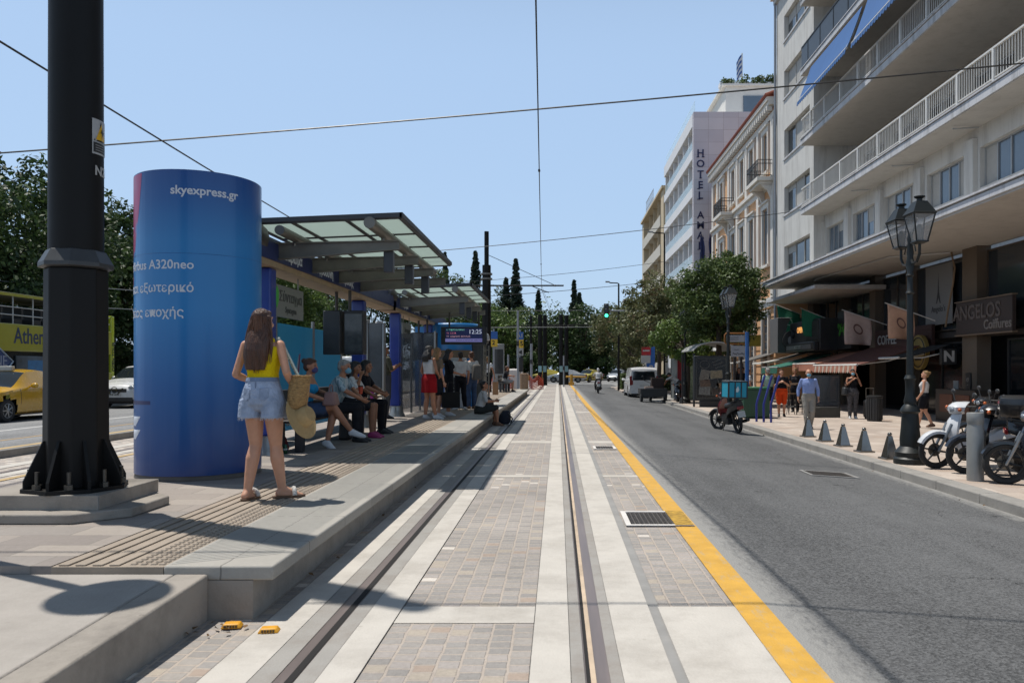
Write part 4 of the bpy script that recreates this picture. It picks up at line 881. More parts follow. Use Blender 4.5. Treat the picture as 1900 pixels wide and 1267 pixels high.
def hedge(label, x0, x1, y0, y1, z0, h, seed):
    global rng
    rng = np.random.default_rng(seed); t = thing("hedge", label, "hedge", ((x0+x1)/2, (y0+y1)/2, z0), 0, "clipped hedges along the pavement"); w, d = (x1-x0)/2, (y1-y0)/2
    n = 2600; p = np.stack([rng.uniform(-w, w, n), rng.uniform(-d, d, n), rng.uniform(0.05, h, n)], 1); f = rng.integers(0, 3, n); jit = rng.normal(0, 0.04, n)
    p[f == 0, 1] = -d+jit[f == 0]; p[f == 1, 2] = h+jit[f == 1]; p[f == 2, 0] = np.sign(p[f == 2, 0])*w
    leaf_mesh("foliage", p, rng.normal(size=(n, 3))+np.array([0, -0.5, 0.5]), 0.16, L_park, t)
    b = MB(); b.span(-w+0.08, w-0.08, -d+0.08, d-0.08, 0, h-0.1); b.build("branches", M_barkd, t)
hedge("clipped box hedge left of the white van under the street tree", 4.9, 6.9, 61, 64, SZ+0.06, 1.15, 5)
hedge("second clipped hedge directly beside the white van", 7.4, 9.2, 58, 61, SZ+0.06, 1.05, 6)
t = thing("roof_hedge", "ragged planted hedge on the hotel penthouse roof", "hedge", (18.5, 66.6, 23.55+E)); rng = np.random.default_rng(8)
cs = [(rng.uniform(-4.8, 5.5), rng.uniform(-0.5, 0.5), rng.uniform(0.1, 0.8)) for _ in range(60)]; p, nn = clump_points(cs, [0.38]*60, 90); leaf_mesh("foliage", p, nn, 0.2, L_park, t)
b = MB(); b.span(-5, 5.5, -0.4, 0.4, 0, 0.3); b.build("planter", M_hotw, t)
t = thing("roof_flag", "small striped blue and white flag on the hotel roof pole", "flag", (16.2, 70, 23.55+E)); b = MB(); b.cyl((0, 0, 0), (0, 0, 4.2), 0.05, n=6); b.build("pole", M_rail_w, t)
b = MB(); nx = 8; vs = [(-0.05-0.1*j-0.05*math.sin(j), -0.02*i, 4.1-0.24*i-0.15*j) for i in range(9) for j in range(6)]
b.add(vs, [(i*6+j, i*6+j+1, (i+1)*6+j+1, (i+1)*6+j) for i in range(8) for j in range(5)]); 
for k, f in enumerate(b.f): b.m[k] = (k//5) % 2
o = b.build("cloth", [mat("flag_blue", "3f5f9a", 0.8), mat("flag_white", "c9c9c9", 0.8)], t)
for (x, lab) in ((11.1, "dark blue hanging flag nearer to the hotel letters"), (11.75, "dark blue hanging flag touching the peach building")):
    t = thing("hanging_flag", lab, "flag", (x, 60.85, 8.6), 0, "blue flags by the hotel letters"); b = MB(); b.cyl((0.2, 0.05, -2.2), (-0.25, -0.9, 3.1), 0.035, n=6); b.build("pole", M_rail_w, t)
    b = MB(); rows = []
    for j in range(9):
        v = j/8; rows.append([(-0.25+0.45*u*(0.3+v)+0.06*math.sin(9*u+j), -0.9+0.3*v+0.07*math.sin(8*u), 3.0-2.9*v-0.3*u) for u in np.linspace(-0.35, 0.65, 8)])
    b.loft(rows, closed=False, caps=False); o = b.build("cloth", mat("flag_navy", "2a3560", 0.85, var=0.3, scale=2), t)

def thicket(name, x0, x1, y0, y1, z0, h, m, n, lf, seed):
    global rng
    rng = np.random.default_rng(seed); cs = np.stack([rng.uniform(x0, x1, n), rng.uniform(y0, y1, n), z0+rng.uniform(0.2, h, n)*rng.uniform(0.6, 1, n)], 1); p, nn = clump_points(cs, np.full(n, 0.7), 60)
    struct(leaf_mesh(name, p, nn, lf, m, None), 'stuff')
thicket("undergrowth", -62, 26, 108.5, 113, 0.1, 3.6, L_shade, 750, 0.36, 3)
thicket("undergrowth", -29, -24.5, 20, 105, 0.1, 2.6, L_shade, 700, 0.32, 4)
rng = np.random.default_rng(31); q_ = np.concatenate([np.stack([rng.normal(-1.95, 0.1, 14), rng.normal(4.55, 0.1, 14), np.full(14, 0.012)], 1), np.stack([rng.uniform(5.3, 5.48, 60), rng.uniform(6, 40, 60), np.full(60, -0.255)], 1), np.stack([rng.uniform(-1.8, -1.7, 25), rng.uniform(5, 30, 25), np.full(25, 0.012)], 1)])
struct(leaf_mesh("fallen_leaves", q_, rng.normal(size=(len(q_), 3))*0.35+np.array([0, 0, 1]), 0.045, mat("dry_leaf", "6b5236", 0.9, var=0.4), None), 'stuff')
# ---------------------------------------------------------------- tram poles, wires, lamps
M_pole = mat("pole_charcoal", "131211", 0.55, var=0.15, scale=2, spec=0.25)
def tram_pole_near():
    t = thing("tram_pole", "massive near tram pole with warning sticker and bolted finned foot", "pole", (-3.93, 6.5, PZ+0.19)); 
    a0 = R(22.5); o8 = lambda r, z: [(r*math.cos(a0+k*math.pi/4), r*math.sin(a0+k*math.pi/4), z) for k in range(8)]
    b = MB(); b.loft([o8(0.245, 0.02), o8(0.24, 0.3), o8(0.232, 1.78)]); b.build("sleeve", M_pole, t, smooth=False, bevel=0.012)
    b = MB(); b.loft([o8(0.234, 1.781), o8(0.272, 1.79), o8(0.272, 1.825), o8(0.215, 1.93)]); b.build("collar", mat("collar_grey", "3a3b3c", 0.45, var=0.15), t, smooth=False, bevel=0.006)
    b = MB(); b.cyl((0, 0, 1.9), (0, 0, 8.0), 0.2, 0.185, n=32); b.build("shaft", M_pole, t)
    b = MB(); b.cyl((0, 0, 8.0), (0, 0, 9.2), 0.11, n=16); b.build("mast_top", M_pole, t)
    for k in range(8):
        a = k*math.pi/4+math.pi/8+R(22.5); d = Vector((math.cos(a), math.sin(a), 0)); s_ = Vector((-d.y, d.x, 0))*0.012; f = MB()
        f.prism([d*0.2+Vector((0, 0, 0.031))-s_, d*0.37+Vector((0, 0, 0.031))-s_, d*0.37+Vector((0, 0, 0.09))-s_, d*0.235+Vector((0, 0, 0.40))-s_, d*0.2+Vector((0, 0, 0.40))-s_], s_*2); f.build("fin", M_pole, t, smooth=False)
    b = MB(); b.cyl((0, 0, 0), (0, 0, 0.03), 0.39, n=8); b.build("base_plate", M_pole, t, smooth=False)
    for k in range(8):
        a = k*math.pi/4+R(22.5); b = MB(); x, y = 0.325*math.cos(a), 0.325*math.sin(a); b.cyl((x, y, 0.031), (x, y, 0.07), 0.035, n=6); b.cyl((x, y, 0.07), (x, y, 0.17), 0.016, n=8); b.build("bolt", mat("bolt_steel", "55524d", 0.4, metal=0.8), t)
    # sticker wrapped on the shaft, right of centre as the camera sees it
    rad = 0.2005
    def patch(nm, a_0, a_1, z0, z1, m, lift):
        q = MB(); n = 6; vs = []
        for z in (z0, z1):
            for i in range(n+1): a = a_0+(a_1-a_0)*i/n; vs.append(((rad+lift)*math.cos(a), (rad+lift)*math.sin(a), z))
        q.add(vs, [(i, i+1, n+1+i+1, n+1+i) for i in range(n)]); return q.build(nm, m, t)
    mp_ = lambda a, z, l: ((rad+l)*math.cos(a), (rad+l)*math.sin(a), z)
    c = R(-30); ZS = 2.71
    st = patch("warning_sticker", R(-26), R(26), ZS, ZS+0.285, mat("sticker_grey", "a5a6a6", 0.5), 0.0015)
    q = MB(); q.add([mp_(R(-22), ZS+0.105, 0.003), mp_(R(0), ZS+0.105, 0.0075), mp_(R(22), ZS+0.105, 0.003), mp_(R(0), ZS+0.275, 0.003)], [(0, 1, 3), (1, 2, 3)]); o = q.build("triangle_border", M_black, t, smooth=False)
    q = MB(); q.add([mp_(R(-17), ZS+0.118, 0.005), mp_(R(0), ZS+0.118, 0.0095), mp_(R(17), ZS+0.118, 0.005), mp_(R(0), ZS+0.25, 0.005)], [(0, 1, 3), (1, 2, 3)]); q.build("triangle", mat("sticker_yellow", "d9a71e", 0.5), o, smooth=False)
    q = MB(); q.add([mp_(R(1), ZS+0.225, 0.012), mp_(R(-5), ZS+0.175, 0.012), mp_(R(0), ZS+0.178, 0.012), mp_(R(-1), ZS+0.13, 0.012), mp_(R(6), ZS+0.19, 0.012), mp_(R(1.5), ZS+0.187, 0.012)], [(0, 1, 2, 3, 4, 5)]); q.build("bolt_symbol", M_black, o, smooth=False)
    o = patch("caption_strip", R(-23), R(23), ZS+0.015, ZS+0.095, M_black, 0.003)
    for i in range(3):
        q = MB(); a_, e_ = R(-18), R(16); zz = ZS+0.03+0.02*i; vs = [mp_(a_+(e_-a_)*k/6, z, 0.0045) for z in (zz, zz+0.006) for k in range(7)]; q.add(vs, [(k, k+1, 8+k, 7+k) for k in range(6)]); q.build("caption", mat("caption_grey", "8a8a8a", 0.6), o, smooth=False)
    Mx = Matrix.Translation((0, 0, 2.575)) @ Matrix.Rotation(R(97), 4, 'Z') @ Matrix.Rotation(R(90), 4, 'X')
    lettering("N21", 0.105, Mx, mat("pole_number", "a9a9a6", 0.6), t, bold=0.03, bend=rad+0.002, extrude=0.0005, sx=1.0, name="pole_number")
    return t
tram_pole_near()
# stepped concrete pedestal under it
def octa(cx, cy, hx, hy, ch, z0, z1, b):
    p = [(-hx+ch, -hy), (hx-ch, -hy), (hx, -hy+ch), (hx, hy-ch), (hx-ch, hy), (-hx+ch, hy), (-hx, hy-ch), (-hx, -hy+ch)]; b.prism([(cx+x, cy+y, z0) for x, y in p], (0, 0, z1-z0))
t = thing("pole_pedestal", "stepped stone pedestal under the near tram pole", "pedestal", (-3.9, 6.55, PZ)); b = MB(); octa(-0.1, 0, 0.66, 0.6, 0.3, 0, 0.075, b); b.build("lower_step", M_kerbdark, t, bevel=0.012)
b = MB(); octa(-0.14, 0.05, 0.5, 0.46, 0.0, 0.076, 0.19, b); b.build("upper_step", M_kerbdark, t, bevel=0.01)
def tram_pole_far(label, x, Y, zt, w=0.25, arm=None, cap=True, z0=PZ):
    t = thing("tram_pole", label, "pole", (x, Y, z0), 0, "overhead line poles up the tram street"); b = MB(); h = zt-z0; hs = h*0.79 if cap else h
    b.loft([[(w*k*math.cos(a), w*k*math.sin(a), z) for a in np.linspace(0, 2*math.pi, 8, endpoint=False)+math.pi/8] for k, z in ((1.15, 0), (1.0, 0.5), (0.92, hs))]); b.build("shaft", M_pole, t, smooth=False)
    if cap:
        b = MB(); b.cyl((0, 0, hs), (0, 0, h), w*0.48, n=12); b.build("mast_top", M_pole, t)
        b = MB()
        for z in (hs-0.5, hs-0.75): b.cyl((0, 0, z), (0, 0, z+0.09), w*1.2, n=10)
        b.build("clamp", mat("clamp_grey", "6b6a66", 0.5), t)
    if arm:
        za, x0, x1 = arm; b = MB(); b.cyl((x0-x, 0, za-z0), (x1-x, 0, za-z0), 0.04, n=8); b.tube([(0, 0, za-z0+1.6), (x1-x-0.5, 0, za-z0+0.04)], 0.015, n=5); b.tube([(x1-x-1.6, 0, za-z0-0.03), (x1-x-1.0, 0, za-z0-0.28), (x1-x-0.75, 0, za-z0-0.35)], 0.025, n=5)
        b.build("bracket_arm", M_pole, t)
        b = MB(); 
        for xx in (0.32, x1-x-0.45, -0.32): b.lathe([(0.02, -0.1), (0.06, -0.06), (0.03, -0.02), (0.06, 0.02), (0.03, 0.06), (0.02, 0.1)], (xx, 0, za-z0), 8, M=Matrix.Rotation(R(90), 3, 'Y'))
        b.build("insulator", mat("insulator_grey", "5d5752", 0.4), t)
    return t
tram_pole_far("dark tram pole behind the second shelter with a long bracket arm", -3.64, 40.7, 8.5, 0.245, (5.74, -6.0, 0.3))
pw = [(1002, 72, 6.4), (1011, 73, 6.4), (1041, 75, 6.6), (1051, 76, 6.6), (985, 68, 6.0)]
labs = ["dark pole of the left pair in front of the taxis at the crossing", "second dark pole of the left pair with a pale blue panel", "dark pole of the right pair beside the white parked car", "second dark pole of the right pair with an orange lamp", "slender dark pole left of the pole pairs"]
for i, (px, Y, zt) in enumerate(pw):
    t = tram_pole_far(labs[i], (px-1035)/1478*Y, Y, zt, 0.22 if i < 4 else 0.12, (5.4+0.1*i, (px-1035)/1478*Y-3, (px-1035)/1478*Y+3.0) if i in (0, 3) else None, False, 0.0)
    if i < 4: b = MB(); b.box((0, -0.3, 1.5), (0.3, 0.05, 0.55)); b.build("control_panel", mat("panel_cyan", "8fb6bd", 0.5), t)
def wire(label, pts, r=0.012, group=None, m=None, sag=0.0, drop=None):
    t = thing("overhead_wire", label, "wire", pts[0], 0, group); P0 = Vector(pts[0]); b = MB(); q = []
    for i in range(len(pts)-1):
        a, c = Vector(pts[i])-P0, Vector(pts[i+1])-P0
        for k in range(8): u = k/8; p = a.lerp(c, u); p.z -= sag*4*u*(1-u); q.append(p)
    q.append(Vector(pts[-1])-P0); b.tube(q, r, n=5); b.build("cable", m or M_black, t)
    if drop:
        d = MB()
        for p in q[drop::drop]: d.cyl((p.x, p.y-0.06, p.z-0.01), (p.x, p.y+0.06, p.z-0.01), r*2.2, n=6)
        d.build("clamp", m or M_black, t)
    return t
M_wire = mat("wire_dark", "3a3c40", 0.5, metal=0.3)
wire("tram contact wire running up the sky over the near track", [(-0.12, 2.0, 5.62), (-0.83, 40.7, 5.55), (-0.15, 75, 5.5), (0.6, 100, 5.5)], 0.011, m=M_wire, drop=3)
wire("upper carrier wire close above the near track contact wire", [(-0.12, 2.0, 5.70), (-0.83, 40.7, 5.75), (-0.15, 75, 5.7)], 0.007, m=M_wire)
wire("thick tram wire slanting down behind the blue column at left", [(-7.1, 5.5, 5.72), (-7.55, 17, 4.62+E-0.3), (-7.6, 41, 5.6), (-7.3, 75, 5.5)], 0.016, m=M_wire)
wire("long span wire crossing the whole sky to the office balconies", [(-12.2, 15, 685*0+E+3.94), (9.4, 15, E+5.82)], 0.016, sag=0.08)
wire("second span wire crossing the sky in front of the hotel", [(-6.0, 36, E+5.3), (10.5, 36, E+7.1)], 0.016, sag=0.1, m=M_wire)
wire("span wire above the camera whose shadow crosses the tracks", [(-14, 5.95, 5.8), (10.9, 5.95, 5.85)], 0.014, sag=0.0)
wire("thin wire from the tram pole towards the green traffic light", [(-3.6, 40.7, 5.2), (11, 48, 7.4)], 0.014, m=M_wire, sag=0.15)
wire("thin span wire just above the treetops in the distance", [(-9, 70, 9.1), (10.4, 78, 12.0)], 0.02, m=M_wire, sag=0.2)
for i, (z, x0, x1, Y, lab) in enumerate([(4.9, -9, 2.8, 66, "lowest cross wire before the park trees"), (5.15, -9, 3.6, 70, "middle cross wire before the park trees"), (6.0, -8, 2.0, 62, "upper cross wire before the park trees")]):
    wire(lab, [(x0, Y, z), (x1, Y, z+0.05)], 0.014, "far cross wires", mat("wire_pale", "75787b", 0.6))
for i, (a, c, lab) in enumerate([((-14, 30, 4.3), (-26, 31, 5.2), "pale wire in front of the big left tree, upper"), ((-13.5, 30, 3.6), (-27, 31, 4.3), "pale wire in front of the big left tree, lower")]): wire(lab, [a, c], 0.014, "wires before the left trees", mat("wire_pale", "75787b", 0.6))
# lamp just out of the picture: its round shadow falls on the ramp
t = thing("platform_lamp", "saucer topped platform lamp whose round shadow falls on the ramp", "street lamp", (-3.72, 4.95, PZ)); b = MB(); b.cyl((0, 0, 0), (0, 0, 4.1), 0.05, n=10); b.build("post", M_pole, t); b = MB(); b.lathe([(0.05, 4.02), (0.29, 4.06), (0.31, 4.1), (0.25, 4.16), (0.04, 4.2)], n=24); b.build("lamp_head", M_pole, t)
M_iron = mat("lamp_iron", "0f1514", 0.5, var=0.25, scale=8)
M_lampglass = glass_mat("lantern_glass", (0.42, 0.42, 0.41), 0.42, 0.15)
def street_lamp(label, x, y, rz=0.0):
    t = thing("street_lamp", label, "street lamp", (x, y, SZ), rz, "cast iron twin lantern lamps along the kerb")
    b = MB(); b.lathe([(0.27, 0), (0.27, 0.09), (0.24, 0.12), (0.25, 0.2), (0.2, 0.26), (0.165, 0.3), (0.17, 0.42), (0.15, 0.62), (0.135, 0.86), (0.165, 0.9), (0.15, 0.95), (0.095, 1.02), (0.105, 1.08), (0.075, 1.2), (0.082, 1.42), (0.10, 1.46), (0.07, 1.52)], n=18); b.build("base", M_iron, t)
    b = MB(); b.lathe([(0.062, 1.52), (0.05, 2.9), (0.075, 2.93), (0.048, 2.98), (0.046, 3.2), (0.07, 3.23), (0.046, 3.28), (0.075, 3.42), (0.05, 3.55), (0.06, 3.62), (0.04, 3.8), (0.055, 3.86), (0.02, 3.98)], n=14); b.build("post", M_iron, t)
    for s in (-1, 1):
        b = MB(); b.tube([(0, 0, 3.55), (s*0.1, 0, 3.42), (s*0.24, 0, 3.44), (s*0.33, 0, 3.56), (s*0.33, 0, 3.72)], 0.024, n=7); b.tube([(s*0.05, 0, 3.78), (s*0.16, 0, 3.72), (s*0.2, 0, 3.62)], 0.014, n=6); b.build("arm", M_iron, t)
        L_ = MB(); cx = s*0.33; sq = lambda r, z: [(cx+r*a, r*c, z) for a, c in ((-1, -1), (1, -1), (1, 1), (-1, 1))]
        L_.loft([sq(0.05, 3.72), sq(0.11, 3.75), sq(0.105, 3.77)])
        for a, c in ((-1, -1), (1, -1), (1, 1), (-1, 1)): L_.cyl((cx+a*0.095, c*0.095, 3.76), (cx+a*0.18, c*0.18, 4.2), 0.013, n=5)
        L_.loft([sq(0.192, 4.2), sq(0.2, 4.225), sq(0.188, 4.24), sq(0.1, 4.41), sq(0.09, 4.43)]); L_.lathe([(0.05, 4.43), (0.045, 4.48), (0.085, 4.5), (0.09, 4.52), (0.04, 4.53)], (cx, 0, 0), 10)
        lo = L_.build("lantern", M_iron, t, smooth=False)
        g = MB(); sq2 = lambda r, z: [(cx+r*a, r*c, z) for a, c in ((-1, -1), (1, -1), (1, 1), (-1, 1))]; g.loft([sq2(0.09, 3.77), sq2(0.176, 4.2)], caps=False); g.build("pane", M_lampglass, lo, smooth=False)
        g = MB(); g.lathe([(0.03, 3.78), (0.05, 3.86), (0.06, 3.95), (0.03, 4.05)], (cx, 0, 0), 10); g.build("bulb", mat("bulb_white", "8b8983", 0.4), lo)
    return t
street_lamp("nearest twin lantern lamp between the steel pyramids and the white scooter", 6.06, 13.7, R(-88))
street_lamp("second twin lantern lamp standing before the bus shelter", 5.95, 27.8, R(-88))
street_lamp("third lamp whose lanterns hide in the tree by the kiosk", 6.07, 38.0, R(-88))
def modern_lamp(label, px, Y, ztop, L):
    x = (px-1035)/1478*Y; t = thing("road_lamp", label, "street lamp", (x, Y, SZ), 0, "plain road lamps far up the street"); b = MB(); h = ztop-SZ; b.cyl((0, 0, 0), (0, 0, h), 0.09, 0.06, n=8); b.tube([(0, 0, h), (-0.1, 0, h+0.05), (-L*0.7, 0, h+0.08)], 0.045, n=6); b.build("post", M_pole, t)
    b = MB(); b.loft([[(-L*0.68, -0.12, h+0.1), (-L*0.68, 0.12, h+0.1), (-L*0.68, 0.12, h+0.18), (-L*0.68, -0.12, h+0.18)], [(-L, -0.1, h+0.1), (-L, 0.1, h+0.1), (-L, 0.1, h+0.2), (-L, -0.1, h+0.2)]]); b.build("head", mat("lamp_head", "8b8d8f", 0.5), t)
modern_lamp("plain road lamp beside the green traffic light", 1148, 60, 7.9, 1.0); modern_lamp("smaller road lamp just right of the first plain one", 1160, 85, 8.0, 1.0); modern_lamp("tall road lamp in front of the beige block", 1233, 62, 12.0, 1.3)
# ---------------------------------------------------------------- traffic lights and road signs
def tl_head(parent, c, lit=True):
    b = MB(); b.span(c[0]-0.14, c[0]+0.14, c[1]-0.1, c[1]+0.1, c[2]-0.42, c[2]+0.42)
    h = b.build("signal_head", M_black, parent, bevel=0.02)
    for k, z in enumerate((0.27, 0, -0.27)):
        q = MB(); q.cyl((c[0], c[1]-0.12, c[2]+z), (c[0], c[1]-0.103, c[2]+z), 0.095, n=14); q.build("lens", emit("signal_green", (0.05, 0.95, 0.45), 4.0) if k == 2 and lit else mat("signal_off", 0.02, 0.2), h)
        q = MB(); q.tube([(c[0]+0.11*math.cos(a), c[1]-0.16, c[2]+z+0.11*math.sin(a)) for a in np.linspace(0, math.pi, 8)], 0.012, n=4); q.build("visor", M_black, h)
t = thing("traffic_light", "green traffic light hanging from a mast arm over the road", "traffic light", (8.1, 46, SZ)); b = MB(); b.cyl((0, 0, 0), (0, 0, 5.1), 0.08, 0.06, n=8); b.build("post", M_pole, t); b = MB(); b.tube([(0, 0, 4.85), (-2, 0, 4.95), (-5.25, 0, 5.0)], 0.045, n=7); b.build("mast_arm", mat("grey_pipe", "8d9299", 0.5), t); tl_head(t, (-5.3, -0.05, 4.98))
t = thing("traffic_light", "low green traffic light on a thin black post by the van", "traffic light", (6.5, 45.5, SZ)); b = MB(); b.cyl((0, 0, 0), (0, 0, 3.4), 0.05, n=8); b.build("post", M_black, t); tl_head(t, (0.25, 0, 2.35)); b = MB(); b.span(0.5, 0.8, -0.1, 0.1, 1.95, 2.75); b.build("side_signal", M_black, t, bevel=0.02)
t = thing("no_entry_sign", "red and white no entry sign with a blue parking sign behind it", "road sign", (6.15, 55.5, SZ)); b = MB(); b.cyl((0, 0, 0), (0, 0, 3.3), 0.035, n=6); b.cyl((0.3, 0.1, 0), (0.3, 0.1, 3.4), 0.035, n=6); b.build("post", M_alu, t)
b = MB(); b.span(-0.32, 0.32, -0.06, -0.04, 2.6, 3.2); b.build("red_plate", mat("sign_red", "a8252b", 0.5), t); b = MB(); b.span(-0.24, 0.24, -0.075, -0.061, 2.86, 2.96); b.build("white_bar", mat("sign_white", "c9c6c2", 0.5), t); b = MB(); b.span(-0.36, 0.3, -0.06, -0.04, 2.05, 2.58); b.build("white_plate", MC["sign_white"], t)
b = MB(); b.span(0.05, 0.62, 0.05, 0.07, 1.2, 3.2); b.build("blue_plate", mat("sign_blue", "2a5fa8", 0.5), t); lettering("P", 0.5, face_m(0.35, 0.045, 1.7, '-Y'), MC["sign_white"], t, bold=0.03)
def tram_sign(label, px, Y, zt, z0, lines):
    x = (px-1035)/1478*Y; t = thing("tram_stop_sign", label, "sign", (x, Y, z0), 0, "blue and yellow tram stop signs"); b = MB(); b.cyl((0, 0, 0), (0, 0, zt-z0), 0.05, n=8); b.build("post", mat("grey_pipe", "8d9299", 0.5), t)
    z = zt-z0-0.15
    for (m_, h, tx, mt) in lines:
        b = MB(); b.span(-0.22, 0.22, -0.09, -0.055, z-h, z-0.003); o = b.build("panel", m_, t)
        if tx: lettering(tx, h*0.75, face_m(0, -0.095, z-h/2, '-Y'), mt, o, bold=0.03)
        z -= h
    return t
Mb_, My_ = mat("sign_blue", "2a5fa8", 0.5), mat("sign_yellow", "d9b12c", 0.5)
t = tram_sign("tram stop sign with blue, yellow and white panels on a grey post", 965, 52, 4.05, PZ, [(Mb_, 0.5, "A1", mat("sign_white", "c9c6c2", 0.5)), (My_, 0.55, "15", M_black), (MC["sign_white"], 0.5, None, None)])
b = MB(); b.prism([(0.13, -0.095, 2.42), (-0.13, -0.095, 2.27), (0.13, -0.095, 2.12)][::1], (0, -0.004, 0)); b.build("arrow", M_black, t); b = MB(); b.span(-0.2, 0.2, -0.2, 0.1, 1.0, 1.95); b.build("signal_head", M_black, t, bevel=0.02)
t = tram_sign("tram stop sign next to the dark tram pole with one yellow panel", 916, 44, 3.7, PZ, [(Mb_, 0.42, None, None), (My_, 0.42, "2", M_black)])
for i, (px, Y, zt, r, lab) in enumerate([(986, 60, 3.4, 0.09, "short grey signal post at the platform end"), (961, 51, 5.2, 0.07, "tall grey pole beside the tram stop sign"), (943, 50, 2.4, 0.06, "low grey post behind the benches"), (1046, 66, 2.6, 0.06, "small post between the pole pairs")]):
    x = (px-1035)/1478*Y; t = thing("post", lab, "post", (x, Y, 0.0)); b = MB(); b.cyl((0, 0, 0), (0, 0, zt), r, n=8); b.build("shaft", mat("grey_pipe", "8d9299", 0.5), t); b = MB(); b.box((0, -0.1, zt*0.6), (0.16, 0.12, 0.3)); b.build("box", M_blk2, t)
t = thing("grey_totem", "grey steel information totem far along the platform", "totem", (-3.35, 45.5, PZ)); b = MB(); b.span(-0.3, 0.3, -0.12, 0.12, 0, 2.6); b.build("body", mat("brushed_steel", "8e8e8b", 0.35, metal=0.6, var=0.1, stretch=(1, 1, 0.05), scale=30), t, bevel=0.03); b = MB(); b.span(-0.24, 0.24, -0.13, -0.121, 0.9, 2.3); b.build("screen", mat("screen_off", 0.05, 0.15), t)
# ---------------------------------------------------------------- advertising column
def column_mat():
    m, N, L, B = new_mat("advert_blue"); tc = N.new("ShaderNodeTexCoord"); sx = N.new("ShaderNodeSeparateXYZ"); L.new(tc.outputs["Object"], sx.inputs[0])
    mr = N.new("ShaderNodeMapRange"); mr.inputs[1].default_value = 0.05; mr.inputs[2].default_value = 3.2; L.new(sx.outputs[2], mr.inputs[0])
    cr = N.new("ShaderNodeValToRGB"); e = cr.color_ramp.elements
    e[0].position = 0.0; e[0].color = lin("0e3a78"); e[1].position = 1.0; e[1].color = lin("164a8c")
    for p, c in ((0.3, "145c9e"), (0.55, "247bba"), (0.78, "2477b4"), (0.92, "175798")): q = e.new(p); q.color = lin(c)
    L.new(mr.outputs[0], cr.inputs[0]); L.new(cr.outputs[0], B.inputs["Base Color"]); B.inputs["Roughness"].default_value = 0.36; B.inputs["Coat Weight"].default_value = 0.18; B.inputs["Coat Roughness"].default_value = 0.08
    mp = N.new("ShaderNodeMapping"); mp.inputs["Scale"].default_value = (7, 7, 0.12); L.new(tc.outputs["Object"], mp.inputs[0]); n = N.new("ShaderNodeTexNoise"); n.inputs["Scale"].default_value = 1.6; n.inputs["Detail"].default_value = 2; L.new(mp.outputs[0], n.inputs["Vector"])
    b = N.new("ShaderNodeBump"); b.inputs["Strength"].default_value = 0.25; b.inputs["Distance"].default_value = 0.02; L.new(n.outputs[0], b.inputs["Height"]); L.new(b.outputs[0], B.inputs["Normal"]); return m
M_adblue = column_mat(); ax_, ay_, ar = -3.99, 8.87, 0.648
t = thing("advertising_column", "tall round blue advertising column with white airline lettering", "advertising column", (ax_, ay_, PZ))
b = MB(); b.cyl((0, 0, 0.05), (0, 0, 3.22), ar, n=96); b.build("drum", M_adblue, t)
b = MB(); b.lathe([(ar-0.02, 0), (ar+0.0, 0.004), (ar-0.01, 0.05)], n=64); b.build("base_ring", mat("column_base", "5b554f", 0.7, var=0.2), t)
b = MB(); b.cyl((0, 0, 3.221), (0, 0, 3.228), ar-0.01, n=96); b.build("top_ring", mat("column_rim", "1b3f78", 0.3), t)
M_adtxt = mat("advert_white", "c9ced6", 0.5, var=0.03)
view = math.atan2(ax_, ay_)                     # direction of the column from the camera, 0 = straight ahead
def adtext(body, size, deg, z, bold=0.02, align='CENTER'):
    # deg: angle round the drum from the side nearest the camera, + to the right
    M = Matrix.Translation((0, 0, z)) @ Matrix.Rotation(R(deg)-view, 4, 'Z') @ Matrix.Rotation(R(90), 4, 'X')
    lettering(body, size, M, M_adtxt, t, bold=bold, extrude=0.001, bend=ar+0.0015, align=align)
adtext("skyexpress.gr", 0.125, 5, 3.01, 0.022)
adtext("νέο Airbus A320neo", 0.132, -4.5, 2.24, 0.012, 'RIGHT')
adtext("εσωτερικό και εξωτερικό", 0.132, -4.5, 2.0, 0.012, 'RIGHT')
adtext("μιας νέας εποχής", 0.132, -13, 1.745, 0.012, 'RIGHT')
def wrap_patch(nm, pts, m, lift=0.0014, n=40):
    """outline in (angle deg from the near side, z) wrapped on the drum: pts = [(z, a0, a1)]"""
    q = MB(); vs = []
    for z, a0, a1 in pts:
        for i in range(n+1): a = R(a0+(a1-a0)*i/n)-view-math.pi/2; vs.append(((ar+lift)*math.cos(a), (ar+lift)*math.sin(a), z))
    q.add(vs, [(j*(n+1)+i, j*(n+1)+i+1, (j+1)*(n+1)+i+1, (j+1)*(n+1)+i) for j in range(len(pts)-1) for i in range(n)]); q.build(nm, m, t)
wrap_patch("magenta_wave", [(2.05, -120, -82), (2.5, -120, -72), (2.8, -120, -64), (3.05, -120, -60), (3.21, -120, -58)], mat("advert_magenta", "a02a62", 0.3))
wrap_patch("navy_bar", [(0.79, -120, -46), (0.83, -120, -46)], mat("advert_navy", "14245c", 0.3))
for z in (0.42, 0.56): wrap_patch("airline_mark", [(z, -80, -72), (z+0.05, -80, -66), (z+0.1, -80, -61), (z+0.105, -66, -61)], M_adtxt, 0.0014, 4)
q = MB()                                                        # faint seam of two sheets
q.tube([((ar+0.0005)*math.cos(a), (ar+0.0005)*math.sin(a), 2.36) for a in np.linspace(0, 2*math.pi, 96, endpoint=False)], 0.0018, n=4, closed=True); q.build("seam", mat("advert_seam", "1d568f", 0.4), t)

